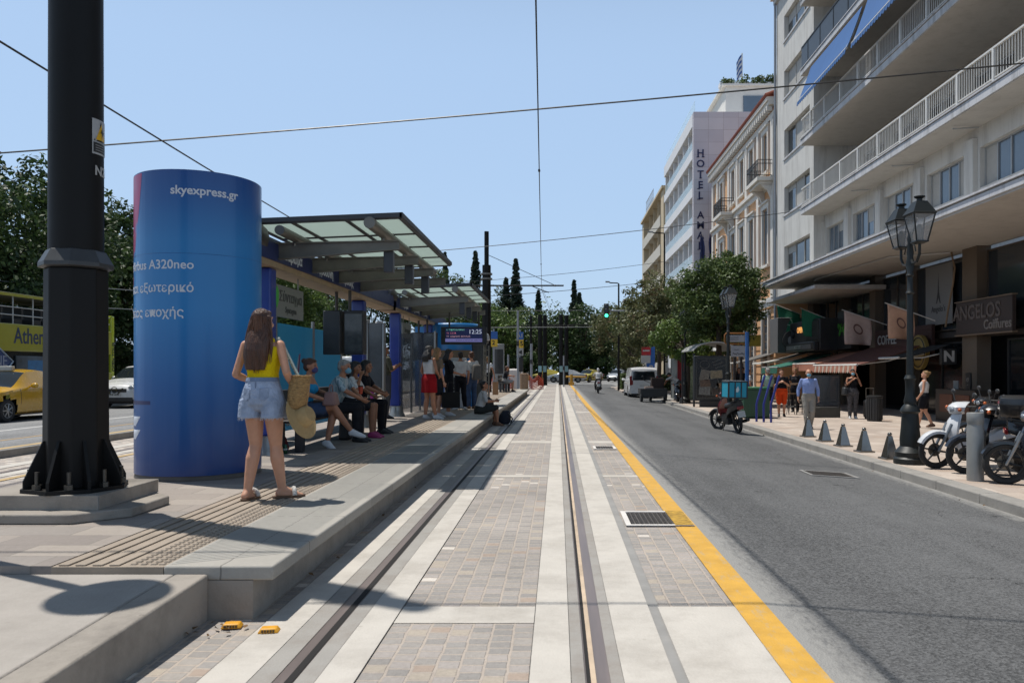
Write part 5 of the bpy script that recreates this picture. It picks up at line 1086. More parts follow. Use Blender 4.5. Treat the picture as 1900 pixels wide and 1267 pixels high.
# ---------------------------------------------------------------- tram shelters
M_steel = mat("shelter_steel", "7d786f", 0.42, metal=0.55, var=0.15, scale=4)
M_steeld = mat("shelter_steel_dark", "4c4844", 0.45, metal=0.5, var=0.18, scale=4)
M_post = mat("shelter_blue", "1f3585", 0.35, var=0.1, scale=2, coat=0.3)
M_frost = glass_mat("frosted_roof_glass", (0.54, 0.61, 0.575), 0.9, 0.35, 0.72)
M_frame = mat("roof_frame", "3f4042", 0.5, var=0.1)
M_underlit = mat("lintel_under", "9a8467", 0.6, var=0.2)  # light on the lintel underside, put into its tan colour
M_bluegl, N_, L_, B_ = new_mat("blue_glass_wall"); B_.inputs["Base Color"].default_value = lin((0.07, 0.26, 0.38)); B_.inputs["Roughness"].default_value = 0.15
tr_ = N_.new("ShaderNodeBsdfTranslucent"); tr_.inputs[0].default_value = lin((0.13, 0.36, 0.48)); mx_ = N_.new("ShaderNodeMixShader"); mx_.inputs[0].default_value = 0.6; L_.new(B_.outputs[0], mx_.inputs[1]); L_.new(tr_.outputs[0], mx_.inputs[2]); L_.new(mx_.outputs[0], N_["Material Output"].inputs[0])
def shelter(label, Y, posts):
    t = thing("tram_shelter", label, "shelter", (-3.95, Y, PZ), 0, "glass roofed tram shelters"); dz = -PZ; LR = 4.75
    # roof: four glass fields each way, tilted up towards the track
    xr, xl = -2.05+3.95, -3.95+3.95-0.05; zr_, zl = 3.44+dz, 3.36+dz
    def rp(u, v): return (xl+(xr-xl)*u, v, zl+(zr_-zl)*u)
    us = [0, 0.28, 0.64, 1.0]; vs_ = [-0.1, 0.45, 1.65, 2.85, 4.05, LR-0.1]
    vs_ = [-0.1, 1.1, 2.3, 3.5, LR-0.1]
    for i in range(3):
        for j in range(4):
            g = MB(); a, c, d, e = rp(us[i], vs_[j]), rp(us[i+1], vs_[j]), rp(us[i+1], vs_[j+1]), rp(us[i], vs_[j+1])
            k = 0.03; a = (a[0]+k, a[1]+k, a[2]); c = (c[0]-k, c[1]+k, c[2]); d = (d[0]-k, d[1]-k, d[2]); e = (e[0]+k, e[1]-k, e[2]); g.prism([a, c, d, e], (0, 0, 0.014)); g.build("roof_glass", M_frost, t, smooth=False)
    f = MB()
    for u in us: f.cyl(rp(u, -0.1), rp(u, LR-0.1), 0.027, n=6)
    for v in vs_: f.cyl(rp(0, v), rp(1, v), 0.022, n=6)
    f.prism([rp(0, -0.14), rp(1.015, -0.14), rp(1.015, -0.1), rp(0, -0.1)], (0, 0, 0.06)); f.prism([rp(1.0, -0.14), rp(1.02, -0.14), rp(1.02, LR-0.06), rp(1.0, LR-0.06)], (0, 0, 0.06)); f.build("roof_frame", M_frame, t, smooth=False)
    # four tapered brackets, their purlins and hanging lights
    for k in range(4):
        v = 0.45+k*1.5; b = MB(); w = 0.05
        P4 = [(-0.1, 2.64), (1.78, 2.79), (1.78, 2.92), (-0.1, 2.88)]
        for zz in ((0, 1), ):
            b.prism([(x, v-0.012, z) for x, z in P4], (0, 0.024, 0))
        b.prism([(-0.1, v-w, 2.64), (1.78, v-w, 2.79), (1.78, v-w, 2.805), (-0.1, v-w, 2.655)], (0, 2*w, 0)); b.prism([(-0.1, v-w, 2.865), (1.78, v-w, 2.905), (1.78, v-w, 2.92), (-0.1, v-w, 2.88)], (0, 2*w, 0)); b.build("bracket", M_steel, t, smooth=False)
        if k < 3:
            b = MB(); b.box((1.62, v+0.1, 2.64), (0.13, 0.13, 0.3)); b.build("downlight", mat("downlight_grey", "3b3d42", 0.4), t, bevel=0.01)
        if k in (0, 2): b = MB(); b.span(0.55, 1.0, v+0.1, v+0.22, 2.83, 2.87); b.build("spotlight", M_black, t)
    b = MB()
    for x, z in ((0.35, 2.96), (1.56, 3.02)):
        b.cyl((x, -0.35 if x > 1 else -0.15, z), (x, LR+0.05, z), 0.075 if x > 1 else 0.065, n=16)
        for k in range(4): b.cyl((x, 0.45+k*1.5, z-0.12), (x, 0.45+k*1.5, z), 0.03, n=8)
    b.build("purlin", M_steel, t)
    b = MB(); b.lathe([(0.2, -0.25), (0.22, -0.2), (0.22, 0.1), (0.16, 0.3), (0.05, 0.35)], (-0.05, -0.2, 2.88), 12, M=Matrix.Rotation(R(90), 3, 'X')); b.build("end_casting", M_steeld, t)
    # long lintel with blue frieze and an underside coloured as if lit
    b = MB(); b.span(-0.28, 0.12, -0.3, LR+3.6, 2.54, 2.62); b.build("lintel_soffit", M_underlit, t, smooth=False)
    b = MB(); b.span(-0.3, 0.135, -0.32, LR+3.6, 2.621, 2.86); b.span(-0.2, 0.05, -0.32, LR+3.6, 2.861, 2.95); lt = b.build("lintel", mat("lintel_blue", "1d2a58", 0.4, var=0.1), t, smooth=False)
    for k, s in enumerate(("Χάρισμα", "Ευφροσύνη", "Ηρώδης")): lettering(s, 0.19, face_m(0.137, 1.05+k*1.5, 2.745, '+X'), M_adtxt, lt, bold=0.02)
    for y in posts:
        b = MB(); y = y-Y; b.span(-0.17, 0.08, y-0.12, y+0.12, 0.25, 2.535); p = b.build("post", M_post, t, bevel=0.03); b = MB(); b.lathe([(0.21, 0), (0.2, 0.06), (0.17, 0.1), (0.165, 0.26)], (-0.02, y, 0), 18); b.build("foot", mat("brushed_steel", "8e8e8b", 0.35, metal=0.6), p)
    return t
shelter("nearer tram shelter whose glass roof shades the seated people", 10.45, [10.85, 16.0])
shelter("farther tram shelter with the time display under its roof", 18.85, [19.6, 24.6])
t = thing("name_sign", "hanging white station name sign with a green leaf mark", "sign", (-3.98, 11.7, 2.45)); b = MB(); b.span(-0.025, 0.025, -0.68, 0.68, -0.23, 0.22); b.build("panel", mat("sign_offwhite", "7b7d77", 0.5, var=0.04), t)
lettering("Σύνταγμα", 0.21, face_m(0.029, 0.1, 0.06, '+X'), mat("sign_letter_dark", "4a4d48", 0.6), t, bold=0.0); lettering("Syntagma", 0.13, face_m(0.029, 0.1, -0.12, '+X'), mat("sign_letter_dark", "4a4d48", 0.6), t)
b = MB(); b.prism([(0.028, -0.5, -0.12), (0.028, -0.43, -0.02), (0.028, -0.42, 0.12), (0.028, -0.49, 0.2), (0.028, -0.57, 0.12), (0.028, -0.56, -0.02)], (0.003, 0, 0)); b.build("leaf_mark", mat("mark_green", "45a83e", 0.5), t)
b = MB(); b.cyl((0, -0.5, 0.2), (0, -0.5, 0.45), 0.012, n=6); b.cyl((0, 0.5, 0.2), (0, 0.5, 0.45), 0.012, n=6); b.build("hanger", M_steel, t)
t = thing("name_sign", "small white station name sign hanging in the farther shelter", "sign", (-3.98, 20.9, 2.45)); b = MB(); b.span(-0.025, 0.025, -0.55, 0.55, -0.23, 0.22); b.build("panel", MC["sign_offwhite"], t); lettering("Σύνταγμα", 0.17, face_m(0.029, 0, 0.02, '+X'), MC["sign_letter_dark"], t); b = MB(); b.cyl((0, 0.4, 0.2), (0, 0.4, 0.45), 0.012, n=6); b.cyl((0, -0.4, 0.2), (0, -0.4, 0.45), 0.012, n=6); b.build("hanger", M_steel, t)
def monitor(label, Y, ang):
    t = thing("platform_monitor", label, "monitor", (-3.85, Y, 2.15), ang, "double sided platform monitors"); b = MB(); b.span(-0.3, 0.02, -0.13, 0.13, -0.42, 0.36); b.build("housing", M_blk2, t, bevel=0.015); b = MB(); b.span(0.06, 0.42, -0.06, 0.12, -0.42, 0.36); h = b.build("side_housing", mat("housing_grey", "2c2c2e", 0.5), t, bevel=0.015); b = MB(); b.span(0.08, 0.4, -0.069, -0.061, -0.36, 0.3); b.build("screen", mat("screen_dim", "4c4c4b", 0.12, var=0.4, scale=6), h)
    b = MB(); b.cyl((-0.1, 0, 0.3), (-0.1, 0, 0.72), 0.03, n=8); b.cyl((0.15, 0, 0.3), (0.15, 0, 0.72), 0.03, n=8); b.build("hanger", M_steeld, t)
monitor("pair of dark monitors hanging over the seated old man", 14.2, R(-8)); monitor("pair of dark monitors hanging in the farther shelter", 22.6, R(-8))
# blue glass back wall, one panel per bay
for (yp, lab) in ((12.0, "nearest blue glass panel behind the seated woman"), (14.0, "second blue glass panel with a faint white aircraft tail"), (15.9, "third blue glass panel ending at the blue post")):
    t = thing("glass_screen", lab, "glass screen", (-4.6, yp, PZ), 0, "blue glass panels behind the bench"); b = MB(); b.span(-0.006, 0.006, -0.92, 0.92, 0.12, 1.92); b.build("pane", M_bluegl, t, smooth=False)
    b = MB(); b.cyl((0, 0.96, 0), (0, 0.96, 2.05), 0.035, n=10); b.build("post", mat("brushed_steel", "8e8e8b", 0.35, metal=0.6), t)
    if yp == 14.0: b = MB(); b.prism([(0.008, -0.55, 0.2), (0.008, -0.25, 0.2), (0.008, 0.1, 0.9), (0.008, 0.2, 1.45), (0.008, 0.1, 1.4)], (0.002, 0, 0)); b.build("tail_print", mat("print_pale", "9fb4c2", 0.4), t, smooth=False); b = MB(); b.prism([(0.0105, 0.06, 1.1), (0.0105, 0.13, 1.1), (0.0105, 0.2, 1.44), (0.0105, 0.12, 1.41)], (0.002, 0, 0)); b.build("tail_tip", mat("print_magenta", "7d4063", 0.4), t, smooth=False)
def bench(label, x, y0, n, rz=0):
    t = thing("platform_bench", label, "bench", (x, y0, PZ), rz, "steel benches on the platform"); L_ = n*0.62
    b = MB(); b.span(-0.24, 0.22, 0, L_, 0.41, 0.45); b.span(-0.27, -0.22, 0, L_, 0.46, 0.86); b.build("seat", mat("bench_wood", "3a322b", 0.5, var=0.2, stretch=(1, 0.1, 1)), t, bevel=0.01)
    for y in (0.15, L_-0.15): b = MB(); b.span(-0.2, -0.08, y-0.05, y+0.05, 0, 0.41); b.span(0.08, 0.2, y-0.05, y+0.05, 0, 0.41); b.build("leg", mat("bench_steel", "3c3c3d", 0.4, metal=0.5), t, bevel=0.01)
    for y in [L_*k/n for k in range(0, n+1, 2)]: b = MB(); b.tube([(-0.24, y, 0.66), (-0.1, y, 0.7), (0.12, y, 0.69), (0.2, y, 0.6), (0.21, y, 0.45)], 0.016, n=8); b.build("armrest", mat("brushed_steel", "8e8e8b", 0.35, metal=0.6), t)
bench("long dark bench under the nearer shelter roof", -3.75, 11.0, 6); bench("far steel bench near the platform end", -2.75, 40.0, 4)
# things beyond the first shelter
t = thing("information_totem", "steel framed information board beside the man with a phone", "information board", (-4.2, 18.0, PZ)); b = MB(); b.span(-0.2, -0.06, -0.12, 0.12, 0, 2.28); b.span(0.24, 0.3, -0.1, 0.1, 0.0, 2.2); b.build("frame", mat("brushed_steel", "8e8e8b", 0.35, metal=0.6), t, bevel=0.03); b = MB(); b.span(-0.055, 0.235, -0.08, 0.08, 0.75, 2.2); b.build("board", mat("board_grey", "55585a", 0.15, var=0.3, scale=2), t)
for (x, y, z, lab) in ((-4.1, 18.3, 2.36, "round white camera dome on the nearer shelter post"), (-2.4, 26.6, 2.36+0.08, "round white camera dome beside the farther kiosk roof")):
    t = thing("camera_dome", lab, "camera", (x, y, z), 0, "white camera domes"); b = MB(); b.lathe([(0.03, 0.22), (0.09, 0.2), (0.13, 0.08), (0.13, 0.0), (0.1, -0.02)], n=16); b.build("hood", mat("camera_white", "b9b9b7", 0.4), t); b = MB(); b.ell((0, 0, -0.02), (0.1, 0.1, 0.1)); b.build("lens", mat("lens_dark", 0.03, 0.08), t)
# departure display
t = thing("time_display", "departure display with white time 12:25 on a blue screen", "display", (-2.55, 21.6, 2.42)); b = MB(); b.span(-0.62, 0.62, 0, 0.14, -0.28, 0.2); b.build("housing", M_black, t, bevel=0.012); b = MB(); b.span(-0.5, 0.5, -0.006, -0.001, -0.21, 0.16); sc_ = b.build("screen", emit("display_blue", (0.012, 0.02, 0.09), 0.2), t, smooth=False)
lettering("12:25", 0.165, face_m(0.31, -0.008, 0.06, '-Y'), emit("display_white", (0.8, 0.85, 1.0), 0.32), sc_, bold=0.0)
b = MB(); b.span(-0.5, 0.5, -0.012, -0.007, -0.21, -0.12); b.build("lower_band", emit("display_lilac", (0.25, 0.24, 0.55), 0.3), sc_, smooth=False)
lettering("ΣΤΑΣΗ: ΣΥΝΤΑΓΜΑ ΑΦΕΤΗΡΙΑ", 0.05, face_m(0.16, -0.014, -0.165, '-Y'), M_black, sc_)
for k, (s, c) in enumerate((("6  ΠΙΚΡΟΔΑΦΝΗ", (0.3, 0.75, 0.6)), ("T6  Σ.Ε.Φ.", (0.8, 0.25, 0.35)), ("T7  ΑΣΚΛΗΠ. ΒΟΥΛΑΣ", (0.75, 0.45, 0.5)))): lettering(s, 0.062, face_m(-0.47, -0.008, 0.115-0.09*k, '-Y'), emit("display_line_%d" % k, c, 0.3), sc_, align='LEFT')
b = MB(); b.cyl((-0.4, 0.07, 0.2), (-0.4, 0.07, 0.6), 0.025, n=8); b.cyl((0.4, 0.07, 0.2), (0.4, 0.07, 0.6), 0.025, n=8); b.build("hanger", M_steeld, t)
# blue ticket kiosk with steel side wall
t = thing("ticket_kiosk", "blue rounded ticket kiosk with a steel side behind the ticket machine", "kiosk", (-3.3, 25.4, PZ)); b = MB(); b.lathe([(0.78, 0), (0.78, 2.55), (0.74, 2.6)], (0, 0, 0), 40); b.span(-1.2, -0.5, -0.3, 0.4, 0, 2.5); b.build("body", M_adblue, t); b = MB(); b.span(0.62, 0.95, -0.5, 0.9, 0, 2.35); b.build("steel_side", mat("brushed_dark", "5b5c5a", 0.3, metal=0.7, var=0.15, scale=30, stretch=(1, 1, 0.05)), t, bevel=0.02); b = MB(); b.span(0.55, 0.618, -0.55, 0.6, 0, 2.4); b.build("blue_panel", mat("kiosk_lightblue", "2f74ae", 0.4), t)
b = MB(); b.span(-0.6, 0.6, -0.86, -0.72, 1.5, 1.75); b.build("timber_fascia", mat("fascia_tan", "5e5140", 0.6), t)
b = MB()
for x in (0.98, 1.14): b.span(x-0.02, x+0.02, -0.52, -0.48, 0, 1.9)
for k in range(9): b.span(0.98, 1.14, -0.515, -0.485, 0.15+0.2*k, 0.18+0.2*k)
b.build("ladder_rack", M_steel, t)
t = thing("ticket_machine", "white ticket machine with a dark screen in front of the blue kiosk", "ticket machine", (-3.05, 23.8, PZ)); b = MB(); b.span(-0.3, 0.3, -0.25, 0.25, 0, 1.5); b.build("body", mat("machine_white", "a8abad", 0.4, var=0.05), t, bevel=0.03)
b = MB(); b.span(-0.02, 0.22, -0.262, -0.251, 0.68, 0.92); b.build("screen", mat("screen_blue", "23344a", 0.15), t); b = MB(); b.span(-0.2, 0.0, -0.262, -0.251, 0.52, 0.58); b.build("slot", M_black, t); b = MB(); b.span(-0.26, 0.26, -0.262, -0.251, 1.15, 1.42); b.build("notice", mat("notice_pale", "8fa3b5", 0.5, var=0.3, scale=14), t)
b = MB(); b.span(-0.28, 0.28, -0.256, -0.251, 0.46, 0.47); b.span(-0.24, -0.04, -0.262, -0.2515, 0.72, 0.74); b.build("seam", M_steeld, t)
t = thing("glass_screen", "reflective clear glass screen beside the red skirted woman", "glass screen", (-3.9, 21.2, PZ)); b = MB(); b.span(-0.008, 0.008, -1.3, 1.3, 0.15, 1.95); b.build("pane", glass_mat("smoked_glass", (0.10, 0.11, 0.12), 0.42, 0.06), t, smooth=False); b = MB()
for y in (-1.33, 0, 1.33): b.cyl((0, y, 0), (0, y, 2.0), 0.03, n=8)
b.build("post", mat("brushed_steel", "8e8e8b", 0.35, metal=0.6), t)
t = thing("glass_screen", "tall clear glass edge panel standing across the platform by the group", "glass screen", (-3.5, 19.75, PZ)); b = MB(); b.span(-0.4, 0.42, -0.008, 0.008, 0.1, 2.05); b.build("pane", glass_mat("smoked_glass", (0.10, 0.11, 0.12), 0.42, 0.06), t, smooth=False); b = MB(); b.cyl((0.45, 0, 0), (0.45, 0, 2.1), 0.028, n=8); b.build("post", mat("brushed_steel", "8e8e8b", 0.35, metal=0.6), t)
t = thing("litter_bin", "brown timber clad bin at the far platform edge", "bin", (-1.95, 46.2, PZ)); b = MB(); b.lathe([(0.24, 0), (0.25, 0.9), (0.2, 0.92)], n=14); b.build("body", mat("bin_tan", "8d745d", 0.7, var=0.2, scale=12), t)
t = thing("concrete_block", "pale rounded concrete block wrapped in orange netting", "barrier", (-3.0, 56, 0)); b = MB(); b.box((0, 0, 0.75), (1.1, 0.7, 1.5)); b.build("block", M_conc, t, bevel=0.12)
def netting(label, x, y, w, h, seed):
    t = thing("safety_net", label, "safety net", (x, y, 0.02)); rr = random.Random(seed); b = MB(); n = 18
    for i in range(n):
        u = i/(n-1); b.tube([(-w/2+w*u+0.05*rr.random(), 0.1*math.sin(6*u), 0), (-w/2+w*u, 0.1*math.sin(6*u+1), h*(0.7+0.3*rr.random()))], 0.018, n=4)
    for j in range(7):
        z = h*(j+0.5)/7; b.tube([(-w/2+w*i/9, 0.1*math.sin(6*i/9), z*(0.8+0.2*math.sin(i*1.7+seed))) for i in range(10)], 0.025, n=4)
    b.build("mesh", mat("net_orange", "c4563c", 0.7, var=0.2), t)
netting("torn orange safety net left of the pale concrete block", -4.0, 55, 1.6, 1.0, 1); netting("crumpled orange safety net right of the pale concrete block", -1.9, 57, 1.7, 1.1, 2)
t = thing("road_barrier", "small yellow kerb marker post where the yellow line ends", "marker", (1.25, 73, 0.0)); b = MB(); b.box((0, 0, 0.15), (0.5, 0.5, 0.3)); b.cyl((0, 0, 0.3), (0, 0, 1.0), 0.14, n=10); b.cyl((-0.5, 0, 0.8), (1.3, 0.3, 0.75), 0.08, n=8); b.build("body", M_yel, t)
t = thing("drink_can", "green drink can standing under the bench", "can", (-3.75, 10.95, PZ)); b = MB(); b.lathe([(0.028, 0), (0.033, 0.01), (0.033, 0.11), (0.026, 0.125)], n=12); b.build("body", mat("can_green", "1f4a33", 0.3, metal=0.4), t); b = MB(); b.cyl((0, 0, 0.05), (0, 0, 0.075), 0.0335, n=12, caps=False); b.build("band", mat("can_white", "b8b8b8", 0.4), t)

# ---------------------------------------------------------------- right pavement furniture
M_chrome = mat("polished_steel", "86817a", 0.16, metal=0.85, var=0.04)
def pyramid(label, x, y):
    t = thing("pyramid_bollard", label, "bollard", (x, y, SZ), R(6), "polished steel pyramid bollards along the kerb")
    b = MB(); b.box((0, 0, 0.015), (0.30, 0.30, 0.03)); b.build("foot", M_chrome, t, bevel=0.004); b = MB(); b.box((0, 0, 0.225), (0.22, 0.22, 0.39), taper=0.32); b.build("body", M_chrome, t, bevel=0.004); b = MB(); b.ell((0, 0, 0.445), 0.04); b.cyl((0, 0, 0.415), (0, 0, 0.43), 0.022, n=10); b.build("ball", M_chrome, t)
for (y, lab) in ((14.4, "first steel pyramid bollard right beside the iron lamp base"), (15.6, "second steel pyramid bollard from the lamp post"), (16.75, "middle one of the five steel pyramid bollards"), (17.9, "fourth steel pyramid bollard from the lamp post"), (19.1, "last steel pyramid bollard, before the man in the blue shirt")): pyramid(lab, 6.0, y)
t = thing("steel_bollard", "thick pale grey cylindrical bollard between the motorbikes", "bollard", (6.08, 11.6, SZ)); b = MB(); b.lathe([(0.115, 0), (0.115, 0.78), (0.107, 0.8), (0.107, 0.83), (0.115, 0.85), (0.115, 0.98), (0.108, 0.99)], n=28); b.build("tube", mat("galvanised", "8b8b88", 0.5, metal=0.35, var=0.1, scale=5), t)
t = thing("bike_rack", "three bent blue steel tubes standing as a bike rack", "bike rack", (6.3, 24.6, SZ))
for k in range(3): b = MB(); x, y = 0.17*k-0.16, -0.2*k; b.tube([(x, y, 0), (x, y, 0.55), (x+0.04, y, 0.7), (x+0.23, y, 1.36), (x+0.26, y, 1.43)], 0.036, n=10); b.build("tube", mat("rack_blue", "222c7c", 0.45, coat=0.2), t)
t = thing("green_bin", "dark green square bin behind the delivery bike", "bin", (6.55, 26.6, SZ)); b = MB(); b.box((0, 0, 0.5), (0.85, 0.8, 0.92)); b.span(-0.45, 0.45, -0.42, 0.42, 0.965, 1.03, 1); b.box((0, 0, 0.02), (0.7, 0.65, 0.04)); b.build("body", [mat("bin_green", "20452f", 0.5, var=0.1), mat("bin_lid", "2f6a4a", 0.5)], t, bevel=0.02)
t = thing("litter_bin", "black slatted litter bin in front of the dark shop", "bin", (9.9, 24.9, SZ)); b = MB(); b.lathe([(0.22, 0), (0.23, 0.72), (0.25, 0.74), (0.25, 0.79), (0.2, 0.8)], n=18); b.build("body", M_black, t)
b = MB()
for k in range(18): a = k*2*math.pi/18; b.span(0, 0, 0, 0, 0, 0) if False else b.box((0.23*math.cos(a), 0.23*math.sin(a), 0.38), (0.025, 0.04, 0.66), rot=Matrix.Rotation(a, 3, 'Z'))
b.build("slats", M_blk2, t, smooth=False)
# bus shelter with poster
t = thing("bus_shelter", "bus shelter with curved pale roof and a black cafe poster", "bus shelter", (6.6, 34.3, SZ)); b = MB(); rg = []
for a in np.linspace(R(155), R(28), 14): rg.append((0.2+1.05*math.cos(a), 0, 2.15+0.62*math.sin(a)))
for i in range(len(rg)-1): p, q_ = rg[i], rg[i+1]; b.add([(p[0], 0, p[2]), (q_[0], 0, q_[2]), (q_[0], 3.4, q_[2]), (p[0], 3.4, p[2]), (p[0], 0, p[2]+0.05), (q_[0], 0, q_[2]+0.05), (q_[0], 3.4, q_[2]+0.05), (p[0], 3.4, p[2]+0.05)], [(0,1,2,3),(7,6,5,4),(0,4,5,1),(1,5,6,2),(2,6,7,3),(3,7,4,0)])
b.build("roof", mat("roof_pale", "9b9b98", 0.5, var=0.05), t)
b = MB()
for x in (-0.72, 0.75, 1.05): 
    for y in (0.1, 3.3): b = MB(); b.span(x-0.04, x+0.04, y-0.04, y+0.04, 0, 2.3); b.build("post", M_blk2, t)
b = MB(); b.span(-0.75, 0.72, -0.12, 0.09, 0.28, 2.2); b.span(-0.5, 0.5, -0.1, 0.08, 0, 0.279); pb_ = b.build("poster_case", mat("case_dark", "25282a", 0.35), t, bevel=0.02)
b = MB(); b.span(-0.66, 0.63, -0.126, -0.121, 0.38, 2.1); b.build("poster", mat("poster_black", "17191a", 0.25, var=0.2, scale=3), pb_)
b = MB()
for (x0, x1, z0, z1) in ((-0.645, 0.615, 0.39, 0.398), (-0.645, 0.615, 2.08, 2.088), (-0.645, -0.637, 0.399, 2.079), (0.607, 0.615, 0.399, 2.079)): b.span(x0, x1, -0.13, -0.127, z0, z1)
b.build("poster_line", mat("chalk", "77776f", 0.7), pb_)
for (x, z, w, h, a, c) in ((-0.3, 1.37, 0.36, 0.42, 12, "6c665c"), (0.2, 1.4, 0.5, 0.32, -4, "7d735d"), (-0.28, 1.02, 0.44, 0.3, -5, "5c4a3c"), (0.12, 1.02, 0.34, 0.38, -14, "1f2327"), (-0.3, 0.7, 0.46, 0.32, 4, "6a6b68"), (0.36, 0.92, 0.3, 0.22, 3, "77604a"), (0.2, 0.68, 0.36, 0.26, -6, "3b332d")):
    f = MB(); rm = Matrix.Rotation(R(a), 3, 'Y'); f.box((x, -0.13, z), (w+0.03, 0.004, h+0.03), rot=rm); f.box((x, -0.133, z), (w, 0.004, h), 1, rot=rm); f.build("photo_print", [mat("chalk", "77776f", 0.7), mat("print_"+c, c, 0.4, var=0.6, scale=14)], pb_, smooth=False)
b = MB(); b.tube([(-0.3+0.2*math.cos(a_), -0.128, 1.82+0.17*math.sin(a_)) for a_ in np.linspace(0, 6.28, 20, endpoint=False)], 0.006, n=4, closed=True)
for k, (x0, z0) in enumerate(((0.0, 1.9), (0.08, 1.78), (0.16, 1.66))): b.tube([(x0+0.035*i, -0.128, z0+0.022*math.sin(i*1.9+k)+0.012*i) for i in range(13)], 0.007, n=4)
for z in (0.52, 0.45): b.tube([(-0.25+0.05*i, -0.128, z+0.006*math.sin(i*2.3)) for i in range(12)], 0.005, n=4)
b.build("chalk_writing", mat("chalk", "77776f", 0.7), pb_)
b = MB(); b.span(0.85, 0.87, 0.2, 3.2, 0.3, 2.1); b.build("rear_pane", glass_mat("smoked_glass", (0.10, 0.11, 0.12), 0.42, 0.06), t); b = MB(); b.span(0.4, 0.75, 0.8, 2.8, 0.45, 0.5); b.span(0.5, 0.65, 1.0, 1.1, 0, 0.45); b.span(0.5, 0.65, 2.5, 2.6, 0, 0.45); b.build("seat", M_steel, t)
t = thing("street_sign", "pair of white street name plates in orange frames on brown posts", "sign", (6.75, 30.2, SZ)); b = MB(); b.cyl((-0.05, 0, 0), (-0.05, 0, 2.6), 0.05, n=8); b.cyl((0.2, 0, 0), (0.2, 0, 2.6), 0.05, n=8); b.build("post", mat("brown_post", "2a2320", 0.6), t)
for (z, h, w) in ((2.78, 0.26, 0.62), (2.3, 0.42, 0.45)):
    b = MB(); b.span(-w+0.25, 0.32, -0.1, -0.07, z-h/2, z+h/2); pl = b.build("plate", mat("plate_white", "9a9a9e", 0.5, var=0.06), t, bevel=0.01)
    if h < 0.4: b = MB(); x0, x1 = -w+0.18, 0.39; b.tube([(x0, -0.085, z-0.14), (x0+0.06, -0.085, z-0.2), (x1-0.06, -0.085, z-0.2), (x1, -0.085, z-0.14), (x1, -0.085, z+0.14), (x1-0.06, -0.085, z+0.2), (x0+0.06, -0.085, z+0.2), (x0, -0.085, z+0.14)], 0.03, n=6, closed=True); b.build("frame", mat("frame_orange", "8f5a2a", 0.6), t)
    b = MB()
    for k in range(2 if h < 0.4 else 1): b.tube([(-w+0.35+0.05*i, -0.105, z+h*(0.14-0.3*k)+0.008*math.sin(i*2.2)) for i in range(int((w-0.1)/0.065))], 0.008, n=4)
    if h > 0.4: b.tube([(-0.15+0.03*i, -0.105, z-0.1+0.05*math.sin(i*1.7)*math.cos(i*0.5)) for i in range(16)], 0.01, n=4)
    b.build("writing", M_black, pl)
t = thing("blue_post", "tall slim blue post beside the street name plates", "post", (6.75, 28.4, SZ)); b = MB(); b.cyl((0, 0, 0), (0, 0, 2.95), 0.07, n=10); b.build("shaft", mat("post_blue", "2e5f9c", 0.45), t)
# kiosk and shop behind the tree
t = thing("street_kiosk", "street kiosk with white awnings, red side and lit fridges", "kiosk", (7.2, 43.8, SZ)); b = MB(); b.box((0.2, 0, 1.25), (2.0, 2.2, 2.5)); b.build("body", mat("kiosk_body", "6f716c", 0.5, var=0.2), t); b = MB(); b.box((-0.62, -1.16, 1.1), (0.34, 0.1, 2.2)); b.build("red_panel", mat("kiosk_red", "8a1f26", 0.4), t); b = MB(); b.box((0.05, -1.18, 1.1), (0.6, 0.12, 2.15)); b.build("fridge", mat("fridge_ad", "8f9a7a", 0.3, var=0.6, scale=4), t)
b = MB(); b.box((0, -1.0, 2.38), (2.3, 0.9, 0.35)); b.build("yellow_fascia", mat("fascia_yellow", "8f9434", 0.5, var=0.3), t)
b = MB(); b.prism([(-1.3, -1.9, 2.55), (1.4, -1.9, 2.55), (1.2, 1.2, 3.3), (-1.0, 1.2, 3.3)], (0, 0, 0.05)); b.build("awning", mat("kiosk_awning", "a4a6a6", 0.8, var=0.1), t)
t = thing("shop_signboard", "yellow shop signboard glimpsed through the tree leaves", "sign", (9.6, 42.8, 3.0)); b = MB(); b.box((0, 0, 0), (2.6, 0.15, 0.6)); b.build("panel", mat("board_yellow", "7f7220", 0.6, var=0.2), t); lettering("INDI", 0.4, face_m(-0.2, -0.08, 0, '-Y'), M_black, t, bold=0.03)
t = thing("white_hoarding", "blank white hoarding box beyond the kiosk", "hoarding", (8.2, 54, SZ)); b = MB(); b.box((0.2, 0, 3.0), (1.6, 2.0, 2.6)); b.build("box", M_hotw, t); b = MB(); b.span(-0.4, 0.8, -0.9, 0.9, 0, 1.7); b.build("base", mat("grey_pipe", "8d9299", 0.5), t)
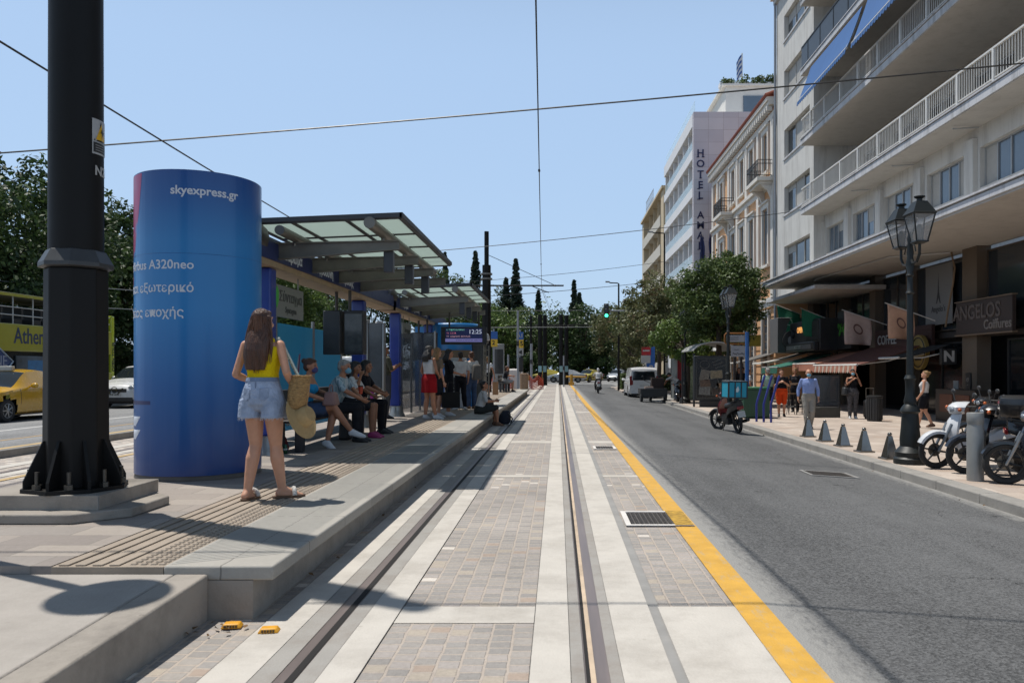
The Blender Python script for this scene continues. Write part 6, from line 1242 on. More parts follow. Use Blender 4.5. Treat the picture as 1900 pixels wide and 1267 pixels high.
# bar furniture
M_bar = mat("bar_wood", "5d4630", 0.6, var=0.2, scale=4)
def bar_table(label, x, y):
    t = thing("bar_table", label, "table", (x, y, SZ), 0, "tall bar tables on the pavement"); b = MB(); b.box((0, 0, 1.08), (0.6, 1.1, 0.05)); b.build("tabletop", M_bar, t)
    for a in (-0.25, 0.25):
        for c in (-0.5, 0.5): b = MB(); b.cyl((a, c, 0), (a, c, 1.05), 0.018, n=6); b.build("leg", M_black, t)
def stool(label, x, y):
    t = thing("bar_stool", label, "stool", (x, y, SZ), 0, "bar stools on the pavement"); b = MB(); b.cyl((0, 0, 0.72), (0, 0, 0.76), 0.17, n=14); b.build("seat", M_bar, t)
    for k in range(4): a = k*math.pi/2+0.78; b = MB(); b.cyl((0.2*math.cos(a), 0.2*math.sin(a), 0), (0.12*math.cos(a), 0.12*math.sin(a), 0.72), 0.013, n=5); b.build("leg", M_black, t)
    b = MB(); b.tube([(0.18*math.cos(a), 0.18*math.sin(a), 0.28) for a in np.linspace(0, 6.28, 12, endpoint=False)], 0.01, n=4, closed=True); b.build("footring", M_black, t)
bar_table("tall bar table nearer to the orange shorts man", 8.8, 29.0); bar_table("tall bar table under the dark green awning", 9.9, 31.5)
stool("bar stool between the orange shorts man and the first table", 8.4, 28.6); stool("bar stool on the shop side of the first bar table", 9.4, 29.4); stool("bar stool at the back bar table", 9.6, 32.4)
t = thing("cafe_planter", "dark glazed terrace screen with a grey planter base beside the woman in black", "planter", (9.0, 26.9, SZ)); b = MB(); b.box((0, 0, 0.17), (0.9, 0.4, 0.34)); b.build("box", mat("planter_grey", "45443f", 0.8, var=0.15), t, bevel=0.01); b = MB(); b.span(-0.5, 0.5, -0.01, 0.01, 0.4, 1.4); b.build("pane", glass_mat("smoked_glass", (0.10, 0.11, 0.12), 0.42, 0.06), t); b = MB(); b.span(-0.53, -0.5, -0.03, 0.03, 0, 1.42); b.span(0.5, 0.53, -0.03, 0.03, 0, 1.42); b.span(-0.5, 0.5, -0.03, 0.03, 1.40, 1.43); b.build("frame", M_black, t)
t = thing("cafe_counter", "dark cafe counter with orange front panels inside the coffee shop", "counter", (12.4, 24.2, SZ)); b = MB(); b.box((0, 0, 0.5), (0.7, 2.4, 1.0)); b.build("counter", mat("counter_dark", "2a221c", 0.5), t); b = MB(); b.span(-0.37, -0.352, -0.9, -0.1, 0.3, 0.85); b.span(-0.37, -0.352, 0.1, 0.9, 0.3, 0.85); b.build("front_panel", mat("panel_rust", "5a3421", 0.6), t)
t = thing("chalk_menu", "small white menu card standing at the coffee shop window", "menu board", (12.6, 25.2, 0.9)); b = MB(); b.box((0, 0, 0), (0.03, 0.3, 0.42)); b.build("card", mat("card_white", "7d7d7a", 0.7), t)
# ---------------------------------------------------------------- vehicles
M_tyre = mat("tyre_rubber", 0.022, 0.85, var=0.2, scale=20, bump=0.2)
M_alloy = mat("alloy_wheel", "9c9c9b", 0.35, metal=0.7)
M_cglass = mat("car_glass", "1b2226", 0.05, var=0.2, scale=0.8, spec=0.9)
M_plate = mat("number_plate", "b9b9b4", 0.5)
M_red = mat("lamp_red", "7a1216", 0.2, coat=0.5); M_clear = mat("lamp_clear", "83898f", 0.12, coat=0.6); M_amber = mat("lamp_amber", "b5561a", 0.2, coat=0.5)
def interp(keys, y):
    for (a, A), (b_, B_) in zip(keys[:-1], keys[1:]):
        if y <= b_:
            u = (y-a)/(b_-a) if b_ > a else 0; u = max(0, min(1, u)); s = u*u*(3-2*u)*0.5+u*0.5; return A+(B_-A)*s
    return keys[-1][1]
def car(name, label, loc, rz, paint, L=4.5, wd=0.88, prof=None, group=None, taxi=False, cat="car", plate=None, badge=False, roofrails=False):
    """front towards +Y. prof: lists of (y, value) for bottom, belt, roof heights and half widths"""
    t = thing(name, label, cat, loc, rz, group); wy = prof["wheels"]; wr = prof.get("wr", 0.32)
    ny = 74; ys = [-L/2+L*i/ny for i in range(ny+1)]; ang = 26
    def section(y):
        zb, zl, zr, hw, hr = (interp(prof[k], y) for k in ("bottom", "belt", "roof", "half", "halfroof"))
        cab = zr > zl+0.03; pts = [(hw*0.86, zb), (hw*0.97, zb+0.06), (hw, zb+(zl-zb)*0.38), (hw*1.0, zb+(zl-zb)*0.62), (hw*0.985, zl-0.09), (hw*0.95, zl)]
        for u in (0.06, 0.3, 0.6, 0.88, 1.0): pts.append((hw*0.95+(hr-hw*0.95)*u, zl+(zr-zl-0.02)*u))
        for u in (0.75, 0.5, 0.25, 0.0): pts.append((hr*u, zr-0.02+0.045*(1-u*u)))
        return pts
    secs = [section(y) for y in ys]; n = len(secs[0]); body = MB(); glass = {"side_window": MB(), "windscreen": MB(), "rear_window": MB()}; idx = {}
    fs, re_ = prof["screen"], prof["rear"]                    # y range of windscreen and rear window slopes
    for i in range(ny):
        ym = (ys[i]+ys[i+1])/2
        for k in range(n-1):
            za = (secs[i][k][1]+secs[i+1][k+1][1])/2
            if k < 5 and any(abs(ym-w) < wr*1.16 and (ym-w)**2+(za-wr)**2 < (wr*1.17)**2 for w in wy): continue
            dst = body; sl_ = None; zr = interp(prof["roof"], ym); zl = interp(prof["belt"], ym)
            if 6 <= k < 9 and zr-zl > 0.28 and fs[0] < 0 < 9 and prof["glass"][0] < ym < prof["glass"][1] and not any(abs(ym-p) < 0.045 for p in prof["pillars"]): sl_ = "side_window"
            if k >= 10 and fs[0]+0.0 < ym < fs[1]-0.04: sl_ = "windscreen"
            if k >= 10 and re_[0]+0.04 < ym < re_[1]: sl_ = "rear_window"
            for s in (1, -1):
                q = [(s*secs[a][b_][0], ys[a], secs[a][b_][1]) for a, b_ in ((i, k), (i+1, k), (i+1, k+1), (i, k+1))]
                if s < 0: q = q[::-1]
                (glass[sl_] if sl_ else body).add(q, [(0, 1, 2, 3)])
    for yy, s_ in ((ys[0], 0), (ys[-1], -1)):
        r = secs[s_]; pts = [(x, yy, z) for x, z in r]+[(-x, yy, z) for x, z in r[::-1]]; body.add(pts, [tuple(range(len(pts))) if s_ == 0 else tuple(range(len(pts)-1, -1, -1))])
    for mb in [body]+list(glass.values()):                       # weld
        seen = {}; mp = []
        for v in mb.v: kx = tuple(round(c, 4) for c in v); mp.append(seen.setdefault(kx, len(seen)))
        mb.v = list(seen.keys()); f2, m2 = [], []
        for f, m_ in zip(mb.f, mb.m):
            g = []
            for i_ in f:
                if mp[i_] not in g: g.append(mp[i_])
            if len(g) > 2: f2.append(tuple(g)); m2.append(m_)
        mb.f, mb.m = f2, m2
    bo = body.build("body", paint, t, angle=50)
    for nm, g in glass.items():
        if g.f: g.build(nm, M_cglass, t, angle=50)
    ub = MB(); ub.span(-wd*0.8, wd*0.8, -L/2+0.25, L/2-0.25, 0.17, 0.55); ub.build("underbody", M_black, t)
    hw = wd
    for w in wy:
        for s in (1, -1):
            Mx = Matrix.Rotation(R(90), 3, 'Y'); b = MB(); b.lathe([(wr*0.62, -0.1), (wr*0.93, -0.1), (wr, -0.06), (wr, 0.06), (wr*0.93, 0.1), (wr*0.62, 0.1)], (s*(hw-0.12), w, wr), 24, M=Mx); wo = b.build("wheel", M_tyre, t)
            b = MB(); b.cyl((s*(hw-0.14), w, wr), (s*(hw-0.05), w, wr), wr*0.6, n=20, mi=1); b.tube([(s*(hw-0.03), w+wr*0.61*math.cos(a), wr+wr*0.61*math.sin(a)) for a in np.linspace(0, 6.28, 22, endpoint=False)], 0.014, n=5, closed=True)
            for k in range(7): a = k*2*math.pi/7; b.cyl((s*(hw-0.035), w, wr), (s*(hw-0.03), w+wr*0.6*math.cos(a), wr+wr*0.6*math.sin(a)), 0.035, 0.022, n=5)
            b.build("rim", [M_alloy, M_black], wo)
    front = prof["front"]; 
    for s in (1, -1):
        b = MB(); y0 = L/2; zl = front["lamp"]; b.ell((s*hw*0.72, y0-0.16, zl), (0.2, 0.14, 0.08), M=Matrix.Rotation(R(-25*s), 3, 'Z')); b.build("headlight", M_clear, t)
        b = MB(); b.box((s*hw*0.82, -L/2+0.06, front["tail"]), (0.18, 0.14, 0.26)); b.build("tail_light", M_red, t, bevel=0.02)
        b = MB(); zm = interp(prof["belt"], fs[0])+0.06; b.ell((s*(hw+0.1), fs[0]+0.12, zm), (0.11, 0.07, 0.075)); b.cyl((s*(hw*0.9), fs[0]+0.1, zm-0.03), (s*(hw+0.05), fs[0]+0.1, zm-0.02), 0.025, n=6); b.build("wing_mirror", paint, t)
    b = MB(); b.span(-hw*0.5, hw*0.5, L/2-0.02, L/2+0.012, front["grille"]-0.07, front["grille"]+0.07); b.span(-hw*0.75, hw*0.75, L/2-0.03, L/2+0.008, 0.28, 0.42); b.build("grille", M_blk2, t, bevel=0.01)
    b = MB(); b.span(-0.26, 0.26, L/2+0.013, L/2+0.025, front["plate"]-0.055, front["plate"]+0.055); po = b.build("number_plate", M_plate, t)
    if plate: lettering(plate, 0.09, Matrix.Translation((0, L/2+0.027, front["plate"])) @ face_m(0, 0, 0, '+Y'), M_black, po, bold=0.02)
    if badge:
        b = MB(); b.tube([(0.11*math.cos(a), L/2+0.025, front["grille"]+0.02+0.11*math.sin(a)) for a in np.linspace(0, 6.28, 20, endpoint=False)], 0.014, n=5, closed=True); b.span(-0.14, 0.14, L/2+0.015, L/2+0.035, front["grille"]+0.0, front["grille"]+0.04); b.prism([(-0.35, L/2+0.015, front["grille"]+0.09), (-0.29, L/2+0.015, front["grille"]+0.09), (-0.1, L/2+0.015, front["grille"]-0.14), (-0.16, L/2+0.015, front["grille"]-0.14)], (0, 0.02, 0)); b.prism([(0.35, L/2+0.015, front["grille"]+0.09), (0.29, L/2+0.015, front["grille"]+0.09), (0.1, L/2+0.015, front["grille"]-0.14), (0.16, L/2+0.015, front["grille"]-0.14)], (0, 0.02, 0)); b.build("badge", M_chrome, t)
    for s in (1, -1):                                            # door seams and handles
        b = MB()
        for yd in prof["doors"]: 
            for k in range(2, 5): p0, p1 = section(yd)[k], section(yd)[k+1]; b.cyl((s*(p0[0]+0.001), yd, p0[1]), (s*(p1[0]+0.001), yd, p1[1]), 0.006, n=4)
        b.build("door_seam", M_blk2, t)
        for yd in prof["doors"][1:]: b = MB(); q = section(yd); b.box((s*(q[4][0]+0.012), yd+0.16, q[4][1]), (0.03, 0.16, 0.03)); b.build("door_handle", paint, t, bevel=0.006)
    if taxi: b = MB(); zr = interp(prof["roof"], 0.2); b.span(-0.22, 0.22, 0.15, 0.3, zr+0.01, zr+0.15); b.build("roof_sign", mat("taxi_sign", "a9a79f", 0.4), t, bevel=0.02)
    return t
sedan = dict(wheels=(1.38, -1.33), wr=0.325, bottom=[(-2.3, 0.42), (-1.9, 0.22), (1.8, 0.2), (2.3, 0.34)], belt=[(-2.3, 0.86), (-1.6, 1.0), (-0.5, 0.98), (0.9, 0.93), (1.6, 0.83), (2.15, 0.7), (2.3, 0.55)], roof=[(-2.3, 0.87), (-1.75, 1.02), (-1.0, 1.36), (-0.3, 1.46), (0.25, 1.42), (1.1, 0.97), (1.6, 0.85), (2.15, 0.71), (2.3, 0.56)],
    half=[(-2.3, 0.62), (-2.0, 0.82), (-1.2, 0.88), (1.3, 0.88), (1.95, 0.80), (2.3, 0.6)], halfroof=[(-2.3, 0.5), (-1.75, 0.62), (-0.8, 0.6), (0.3, 0.6), (1.1, 0.72), (1.8, 0.7), (2.3, 0.5)], screen=(0.3, 1.1), rear=(-1.72, -0.95), glass=(-1.4, 0.8), pillars=(-0.28, 0.42), front=dict(lamp=0.66, tail=0.8, grille=0.5, plate=0.42), doors=(0.85, -0.3, -1.15))
suv = dict(sedan, wheels=(1.35, -1.3), wr=0.35, bottom=[(-2.2, 0.4), (-1.9, 0.26), (1.8, 0.26), (2.2, 0.36)], belt=[(-2.2, 1.02), (-1.0, 1.1), (0.9, 1.06), (1.6, 0.98), (2.05, 0.86), (2.2, 0.68)], roof=[(-2.2, 1.03), (-1.95, 1.35), (-1.2, 1.6), (0.0, 1.62), (0.35, 1.54), (1.05, 1.1), (1.6, 0.99), (2.05, 0.87), (2.2, 0.69)], half=[(-2.2, 0.72), (-1.9, 0.88), (1.4, 0.9), (1.9, 0.85), (2.2, 0.7)], halfroof=[(-2.2, 0.6), (-1.2, 0.62), (0.3, 0.64), (1.1, 0.78), (2.2, 0.6)], screen=(0.3, 1.05), rear=(-2.1, -1.3), glass=(-1.6, 0.8), pillars=(-0.25, -1.1, 0.45), front=dict(lamp=0.80, tail=0.95, grille=0.68, plate=0.52), doors=(0.85, -0.25, -1.1))
vanp = dict(sedan, wheels=(1.45, -1.35), wr=0.33, bottom=[(-2.2, 0.3), (-1.9, 0.24), (1.8, 0.24), (2.2, 0.34)], belt=[(-2.2, 1.05), (0.9, 1.05), (1.6, 1.0), (2.05, 0.86), (2.2, 0.68)], roof=[(-2.2, 1.72), (-2.1, 1.83), (-1.6, 1.87), (0.3, 1.85), (0.6, 1.72), (1.25, 1.1), (1.7, 1.0), (2.05, 0.87), (2.2, 0.69)], half=[(-2.2, 0.85), (-2.0, 0.9), (1.4, 0.9), (1.9, 0.85), (2.2, 0.7)], halfroof=[(-2.2, 0.76), (-1.2, 0.78), (0.3, 0.76), (1.1, 0.8), (2.2, 0.6)], screen=(0.5, 1.22), rear=(9, 9), glass=(0.2, 0.95), pillars=(5,), front=dict(lamp=0.85, tail=0.95, grille=0.7, plate=0.5), doors=(0.95, 0.1, -0.9))
P_taxi = mat("taxi_yellow", "c0920f", 0.25, var=0.04, coat=0.7); P_wh = mat("car_white", "d0d0cf", 0.25, var=0.03, coat=0.7); P_gr = mat("car_silver", "a3a6a8", 0.3, metal=0.3, var=0.03, coat=0.6)
car("taxi", "yellow taxi facing the viewer in front of the yellow bus", (-16.2, 23.6, -0.01), R(180), P_taxi, 4.6, 0.88, sedan, "yellow taxis", taxi=True, plate="TAE 4410")
car("parked_car", "white crossover car whose front shows left of the blue column", (-16.7, 32.2, -0.01), R(180), P_wh, 4.4, 0.9, suv, plate="YHP 4233", badge=True)
car("taxi", "yellow taxi seen sideways at the crossing left of the silver car", (-1.3, 92, -0.02), R(90), mat("taxi_pale", "a89a3e", 0.3, var=0.04, coat=0.5), 4.6, 0.88, sedan, "yellow taxis", taxi=True)
car("parked_car", "silver car nose to tail with the far yellow taxi", (0.9, 88.5, -0.02), R(90), P_gr, 4.6, 0.88, sedan)
car("taxi", "yellow taxi turning at the crossing left of the scooter rider", (3.6, 92, -0.02), R(150), mat("taxi_lemon", "aa9c28", 0.3, var=0.04, coat=0.5), 4.6, 0.88, sedan, "yellow taxis", taxi=True)
car("parked_car", "pale car half hidden behind the clipped hedges at the crossing", (7.3, 97, -0.02), R(160), P_gr, 4.6, 0.88, sedan)
van = car("parked_van", "white delivery van parked at the kerb with a dark rear window", (5.15, 49.8, -0.285), R(0), P_wh, 4.4, 0.9, vanp, cat="van")
b = MB(); b.prism([(-0.68, -2.212, 1.1), (0.68, -2.212, 1.1), (0.62, -2.205, 1.62), (-0.62, -2.205, 1.62)], (0, -0.012, 0)); b.build("rear_window", M_cglass, van, smooth=False)
b = MB(); b.span(-0.26, 0.26, -2.23, -2.215, 0.72, 0.83); b.build("rear_plate", M_plate, van)
for s in (1, -1): b = MB(); b.span(s*0.72, s*0.86, -2.24, -2.19, 0.8, 1.35); b.build("rear_lamp", M_red, van, bevel=0.02)
# ---- open top tour bus
t = thing("tour_bus", "yellow open top double deck tour bus lettered Athens-Pira", "bus", (-19.95, 30.0, -0.01)); HB = 1.25
M_bus = mat("bus_yellow", "97941c", 0.35, var=0.05, coat=0.4); M_busw = mat("bus_window", "14181b", 0.08, var=0.3, scale=1.5, spec=0.8)
def bspan(nm, parts, m, bevel=0, par=None):
    b = MB()
    for p in parts: b.span(*p)
    return b.build(nm, m, par or t, bevel=bevel, smooth=False)
bspan("body", [(-HB, HB, -7, 3.4, 0.35, 1.35), (-HB, HB, -7, 3.4, 2.1, 3.05), (-HB, -HB+0.1, -7, 3.4, 1.35, 2.1)], M_bus, 0.03)
bspan("lower_windows", [(HB-0.14, HB-0.06, -6.8, 3.2, 1.35, 2.1)], M_busw)
bspan("rear_panel", [(-HB, HB, 3.4, 3.62, 0.35, 3.72)], mat("bus_yellow_green", "a9b51f", 0.35, coat=0.4), 0.06)
b = MB(); lettering("OPEN TOUR", 0.22, Matrix.Translation((HB+0.004, 3.51, 2.0)) @ face_m(0, 0, 0, '+X') @ Matrix.Rotation(R(90), 4, 'Z'), M_black, t, bold=0.03)
b = MB()
for z in (3.35, 3.62): b.cyl((HB-0.05, -7, z), (HB-0.05, 3.3, z), 0.02, n=6)
for y in np.arange(-6.8, 3.4, 1.05): b.cyl((HB-0.05, y, 3.05), (HB-0.05, y, 4.0), 0.022, n=6)
b.build("deck_rail", mat("rail_pale", "a9aba8", 0.4, metal=0.3), t)
bspan("canopy", [(-HB, HB, -7, 2.9, 4.0, 4.1)], mat("canopy_grey", "6a6c64", 0.6, var=0.1), 0.02); bspan("canopy_edge", [(HB+0.002, HB+0.05, -7, 2.9, 3.98, 4.08)], M_bus)
for k in range(9): bspan("seat", [(-0.2, 0.9, -6.4+k*1.05, -5.9+k*1.05, 3.0, 3.25), (-0.2, 0.9, -5.92+k*1.05, -5.82+k*1.05, 3.251, 3.7)], M_blk2)
lettering("Athens–Piraeus", 0.78, face_m(HB+0.004, -2.62, 2.62, '+X'), mat("bus_navy", "1c2f52", 0.5), t, bold=0.012, align='LEFT', sx=0.85)
b = MB(); b.prism([(HB+0.002, -7, 2.55), (HB+0.002, -3.9, 2.55), (HB+0.002, -2.75, 1.75), (HB+0.002, -3.9, 0.6), (HB+0.002, -7, 0.6)], (0.003, 0, 0)); b.build("blue_arrow", mat("bus_navy2", "1f3c6e", 0.4), t, smooth=False)
b = MB(); b.tube([(HB+0.012, -4.0, 2.62), (HB+0.012, -2.68, 1.75), (HB+0.012, -4.0, 0.5)], 0.035, n=5); b.build("arrow_edge", mat("bus_pale", "9fb3c4", 0.4), t)
lettering("CITYLINE", 0.5, face_m(HB+0.008, -2.95, 1.75, '+X'), mat("bus_letter", "8d97a8", 0.4), t, align='RIGHT')
bspan("photo_print", [(HB-0.05, HB+0.002, -2.5, 2.9, 1.0, 1.95)], mat("bus_photo", "3d4a55", 0.4, var=0.9, scale=1.2)); bspan("sky_print", [(HB+0.003, HB+0.006, -1.9, 0.2, 1.35, 1.8)], mat("bus_sky", "2f6f9f", 0.4, var=0.2))
for y in (-5.0, 1.6):
    b = MB(); b.lathe([(0.3, -0.14), (0.48, -0.14), (0.5, 0), (0.48, 0.14), (0.3, 0.14)], (HB-0.12, y, 0.5), 22, M=Matrix.Rotation(R(90), 3, 'Y')); w_ = b.build("wheel", M_tyre, t); b = MB(); b.cyl((HB-0.1, y, 0.5), (HB+0.0, y, 0.5), 0.28, n=16); b.build("rim", M_alloy, w_)
t = thing("parked_van", "white van seen between the shelter post and the information board", "van", (-11.6, 47, -0.01)); b = MB(); b.loft([[(-0.9, y, 0.35), (0.9, y, 0.35), (0.9, y, 1.0), (0.9*k, y, h), (-0.9*k, y, h), (-0.9, y, 1.0)] for y, h, k in ((-2.4, 2.0, 0.85), (-2.3, 2.2, 0.85), (1.2, 2.2, 0.85), (2.0, 1.2, 0.95), (2.5, 0.9, 0.95))]); b.build("body", P_wh, t, bevel=0.05); b = MB(); b.span(-0.7, 0.7, -2.43, -2.38, 1.25, 1.9); b.build("rear_window", M_cglass, t)
for y in (-1.5, 1.5):
    for s in (-1, 1): b = MB(); b.cyl((s*0.72, y, 0.33), (s*0.92, y, 0.33), 0.33, n=18); b.build("wheel", M_tyre, t)

# ---------------------------------------------------------------- motorbikes
def moto(name, label, loc, rz, paint, lean=0.0, wr=0.29, steer=0.0, seatm=None, group=None, topcase=None, accent=None, kind="scooter", screen=False, box=False, lever=True, cat="motorbike", fatter=1.0):
    """step-through motorbike, front towards +Y; rear wheel at y=-0.62, front wheel at y=0.62"""
    t = thing(name, label, cat, loc, rz, group); t.rotation_euler = (0, lean, rz)
    fy, ry = 0.63, -0.62; SM = Matrix.Translation((0, 0.42, 0)) @ Matrix.Rotation(steer, 4, 'Z') @ Matrix.Translation((0, -0.42, 0))
    acc = accent or paint
    def wheel(y, M=None):
        b = MB(); b.M = M; Mx = Matrix.Rotation(R(90), 3, 'Y'); w = 0.042*fatter; pr = [(wr-0.075, -w*0.7), (wr-0.03, -w), (wr-0.006, -w*0.6), (wr, 0), (wr-0.006, w*0.6), (wr-0.03, w), (wr-0.075, w*0.7)]
        vs = []; n = 32
        b.lathe(pr, (0, y, wr), n, M=Mx); b.f = b.f[:-2]; b.m = b.m[:-2]; wo = b.build("wheel", M_tyre, t)
        b = MB(); b.M = M; b.tube([(0, y+(wr-0.075)*math.cos(a), wr+(wr-0.075)*math.sin(a)) for a in np.linspace(0, 2*math.pi, 28, endpoint=False)], 0.022, n=6, closed=True); b.cyl((-0.05, y, wr), (0.05, y, wr), 0.045, n=12)
        for k in range(6): a = k*math.pi/3+0.2; b.cyl((0, y+0.03*math.cos(a), wr+0.03*math.sin(a)), (0, y+(wr-0.08)*math.cos(a), wr+(wr-0.08)*math.sin(a)), 0.02, 0.013, n=5)
        b.build("rim", M_black, wo)
        b = MB(); b.M = M; b.cyl((0.052, y, wr), (0.056, y, wr), 0.11, n=20); b.build("brake_disc", M_steel, wo)
    wheel(fy, SM); wheel(ry)
    head = Vector((0, 0.30, 0.86)); axle = Vector((0, fy, wr))
    b = MB(); b.M = SM
    for s in (1, -1): b.cyl((s*0.075, fy, wr), (s*0.075, 0.42, 0.74), 0.022, 0.026, n=8)
    b.cyl((-0.09, fy, wr), (0.09, fy, wr), 0.016, n=8); b.build("fork", mat("fork_silver", "8d8e8e", 0.35, metal=0.7), t)
    b = MB(); b.M = SM; rg = []                                  # front mudguard
    for a in np.linspace(R(25), R(150), 12): rr_ = wr+0.035; w = 0.062+0.012*math.sin(a); c = Vector((0, fy+rr_*math.cos(a), wr+rr_*math.sin(a))); rd = Vector((0, math.cos(a), math.sin(a))); rg.append([c-rd*0.05+Vector((-w, 0, 0)), c-rd*0.01+Vector((-w*0.9, 0, 0)), c+rd*0.012, c-rd*0.01+Vector((w*0.9, 0, 0)), c-rd*0.05+Vector((w, 0, 0)), c-rd*0.008+Vector((w*0.5, 0, 0)), c-rd*0.0, c-rd*0.008+Vector((-w*0.5, 0, 0))])
    b.loft(rg); b.build("mudguard", acc, t)
    b = MB(); b.M = SM                                          # front shield and handlebar cowl
    b.loft([[(-w, y, z), (-w*0.5, y+0.05, z), (0, y+0.07, z), (w*0.5, y+0.05, z), (w, y, z), (w*0.9, y-0.05, z), (0, y-0.04, z), (-w*0.9, y-0.05, z)] for y, z, w in ((0.36, 0.36, 0.10), (0.40, 0.52, 0.17), (0.40, 0.66, 0.19), (0.36, 0.78, 0.15), (0.30, 0.90, 0.08))]); b.build("leg_shield", paint, t)
    b = MB(); b.M = SM; b.loft([[(-w, y-0.07, z), (-w*0.7, y+0.05, z), (0, y+0.11, z), (w*0.7, y+0.05, z), (w, y-0.07, z), (w*0.6, y-0.12, z), (0, y-0.13, z), (-w*0.6, y-0.12, z)] for y, z, w in ((0.31, 0.90, 0.08), (0.34, 0.95, 0.15), (0.33, 1.02, 0.17), (0.27, 1.07, 0.13), (0.22, 1.09, 0.05))]); hc = b.build("handlebar_cowl", paint, t)
    b = MB(); b.M = SM; b.ell((0, 0.405, 0.975), (0.10, 0.035, 0.05)); b.build("headlight", M_clear, t)
    for s in (1, -1): b = MB(); b.M = SM; b.ell((s*0.185, 0.36, 0.985), (0.035, 0.03, 0.03)); b.build("indicator", M_amber, t)
    b = MB(); b.M = SM; b.tube([(-0.34, 0.12, 1.04), (-0.2, 0.2, 1.03), (0, 0.24, 1.03), (0.2, 0.2, 1.03), (0.34, 0.12, 1.04)], 0.014, n=6)
    for s in (1, -1): b.cyl((s*0.24, 0.185, 1.033), (s*0.36, 0.11, 1.04), 0.02, n=8); b.tube([(s*0.2, 0.24, 1.05), (s*0.33, 0.18, 1.05)], 0.007, n=5)
    b.build("handlebar", M_blk2, t)
    for s in (1, -1):
        b = MB(); b.M = SM; b.tube([(s*0.2, 0.2, 1.04), (s*0.25, 0.21, 1.16), (s*0.29, 0.2, 1.2)], 0.008, n=5); b.ell((s*0.3, 0.19, 1.23), (0.065, 0.018, 0.042)); mo = b.build("mirror", M_blk2, t)
    if kind == "scooter": low = [(0.30, 0.40, 0.09), (0.12, 0.36, 0.10), (-0.1, 0.42, 0.11), (-0.3, 0.56, 0.14), (-0.6, 0.66, 0.15), (-0.95, 0.76, 0.09)]
    else: low = [(0.30, 0.55, 0.08), (0.12, 0.46, 0.10), (-0.1, 0.46, 0.11), (-0.3, 0.56, 0.13), (-0.6, 0.66, 0.13), (-0.95, 0.78, 0.07)]
    b = MB(); b.loft([[(-w, y, z-0.08), (-w*1.05, y, z), (-w*0.8, y, z+0.09), (0, y, z+0.1), (w*0.8, y, z+0.09), (w*1.05, y, z), (w, y, z-0.08), (0, y, z-0.1)] for y, z, w in low]); b.build("side_panel", acc, t)
    b = MB(); b.loft([[(-w, y, z-0.045), (-w*1.02, y, z), (-w*0.7, y, z+0.045), (0, y, z+0.055), (w*0.7, y, z+0.045), (w*1.02, y, z), (w, y, z-0.045)] for y, z, w in ((-0.02, 0.68, 0.07), (-0.1, 0.74, 0.11), (-0.4, 0.77, 0.14), (-0.62, 0.81, 0.13), (-0.85, 0.86, 0.1), (-0.9, 0.86, 0.06))]); b.build("seat", seatm or M_black, t)
    b = MB(); b.box((0, 0.02, 0.30), (0.2, 0.42, 0.2)); b.cyl((0, 0.16, 0.3), (0, 0.3, 0.34), 0.075, n=12); b.box((0.07, -0.4, 0.3), (0.07, 0.5, 0.09)); b.tube([(0.1, 0.1, 0.22), (0.13, -0.15, 0.18), (0.14, -0.5, 0.24)], 0.018, n=6); b.build("engine", mat("engine_dark", "37383a", 0.5, metal=0.5, var=0.3, scale=15), t, bevel=0.012)
    b = MB(); b.cyl((0.15, -0.42, 0.25), (0.17, -0.98, 0.36), 0.04, 0.05, n=12); b.build("exhaust", mat("exhaust_dark", "2a2a2b", 0.4, metal=0.6), t)
    b = MB(); b.tube([(-0.12, 0.1, 0.25), (-0.2, 0.0, 0.02), (-0.24, -0.1, 0.0)], 0.012, n=5); b.cyl((-0.22, 0.05, 0.25), (0.22, 0.05, 0.25), 0.014, n=6)
    for s in (1, -1): b.cyl((s*0.09, ry, wr), (s*0.11, -0.5, 0.66), 0.02, n=6)
    b.build("stand", M_steeld, t)
    b = MB(); rg = []
    for a in np.linspace(R(20), R(165), 10): rr_ = wr+0.04; c = Vector((0, ry+rr_*math.cos(a), wr+rr_*math.sin(a))); rd = Vector((0, math.cos(a), math.sin(a))); rg.append([c+Vector((-0.06, 0, 0))-rd*0.03, c+rd*0.008, c+Vector((0.06, 0, 0))-rd*0.03, c-rd*0.006])
    b.loft(rg); b.build("rear_mudguard", M_blk2, t)
    b = MB(); b.box((0, -0.97, 0.70), (0.18, 0.06, 0.09)); b.build("tail_light", M_red, t, bevel=0.02)
    b = MB(); b.box((0, -1.0, 0.53), (0.2, 0.012, 0.17), rot=Matrix.Rotation(R(-18), 3, 'X')); b.build("number_plate", M_plate, t)
    b = MB(); b.tube([(-0.12, -0.6, 0.84), (-0.13, -0.95, 0.9), (0.13, -0.95, 0.9), (0.12, -0.6, 0.84)], 0.012, n=6); b.build("carrier", M_blk2, t)
    if topcase:
        b = MB(); b.loft([[(-w*0.25, -0.98-w*0.2, z), (-w*0.5, -0.9, z), (-w*0.5, -0.72, z), (-w*0.4, -0.62+0.0, z), (w*0.4, -0.62, z), (w*0.5, -0.72, z), (w*0.5, -0.9, z), (w*0.25, -0.98-w*0.2, z)] for z, w in ((0.92, 0.30), (0.98, 0.40), (1.1, 0.44), (1.12, 0.445), (1.2, 0.38), (1.23, 0.25))]); tc_ = b.build("top_case", topcase, t); b = MB(); b.ell((0, -1.04, 1.12), (0.12, 0.04, 0.04)); b.build("reflector", M_red, tc_)
    if screen: b = MB(); b.M = SM; b.loft([[(-w, y, z), (0, y+0.05, z), (w, y, z), (0, y+0.04, z)] for y, z, w in ((0.33, 1.05, 0.15), (0.22, 1.3, 0.17), (0.14, 1.45, 0.1))]); b.build("windscreen", glass_mat("smoked_glass", (0.10, 0.11, 0.12), 0.42, 0.06), t)
    if lever: pass
    return t
GB = "motorbikes parked on the pavement"
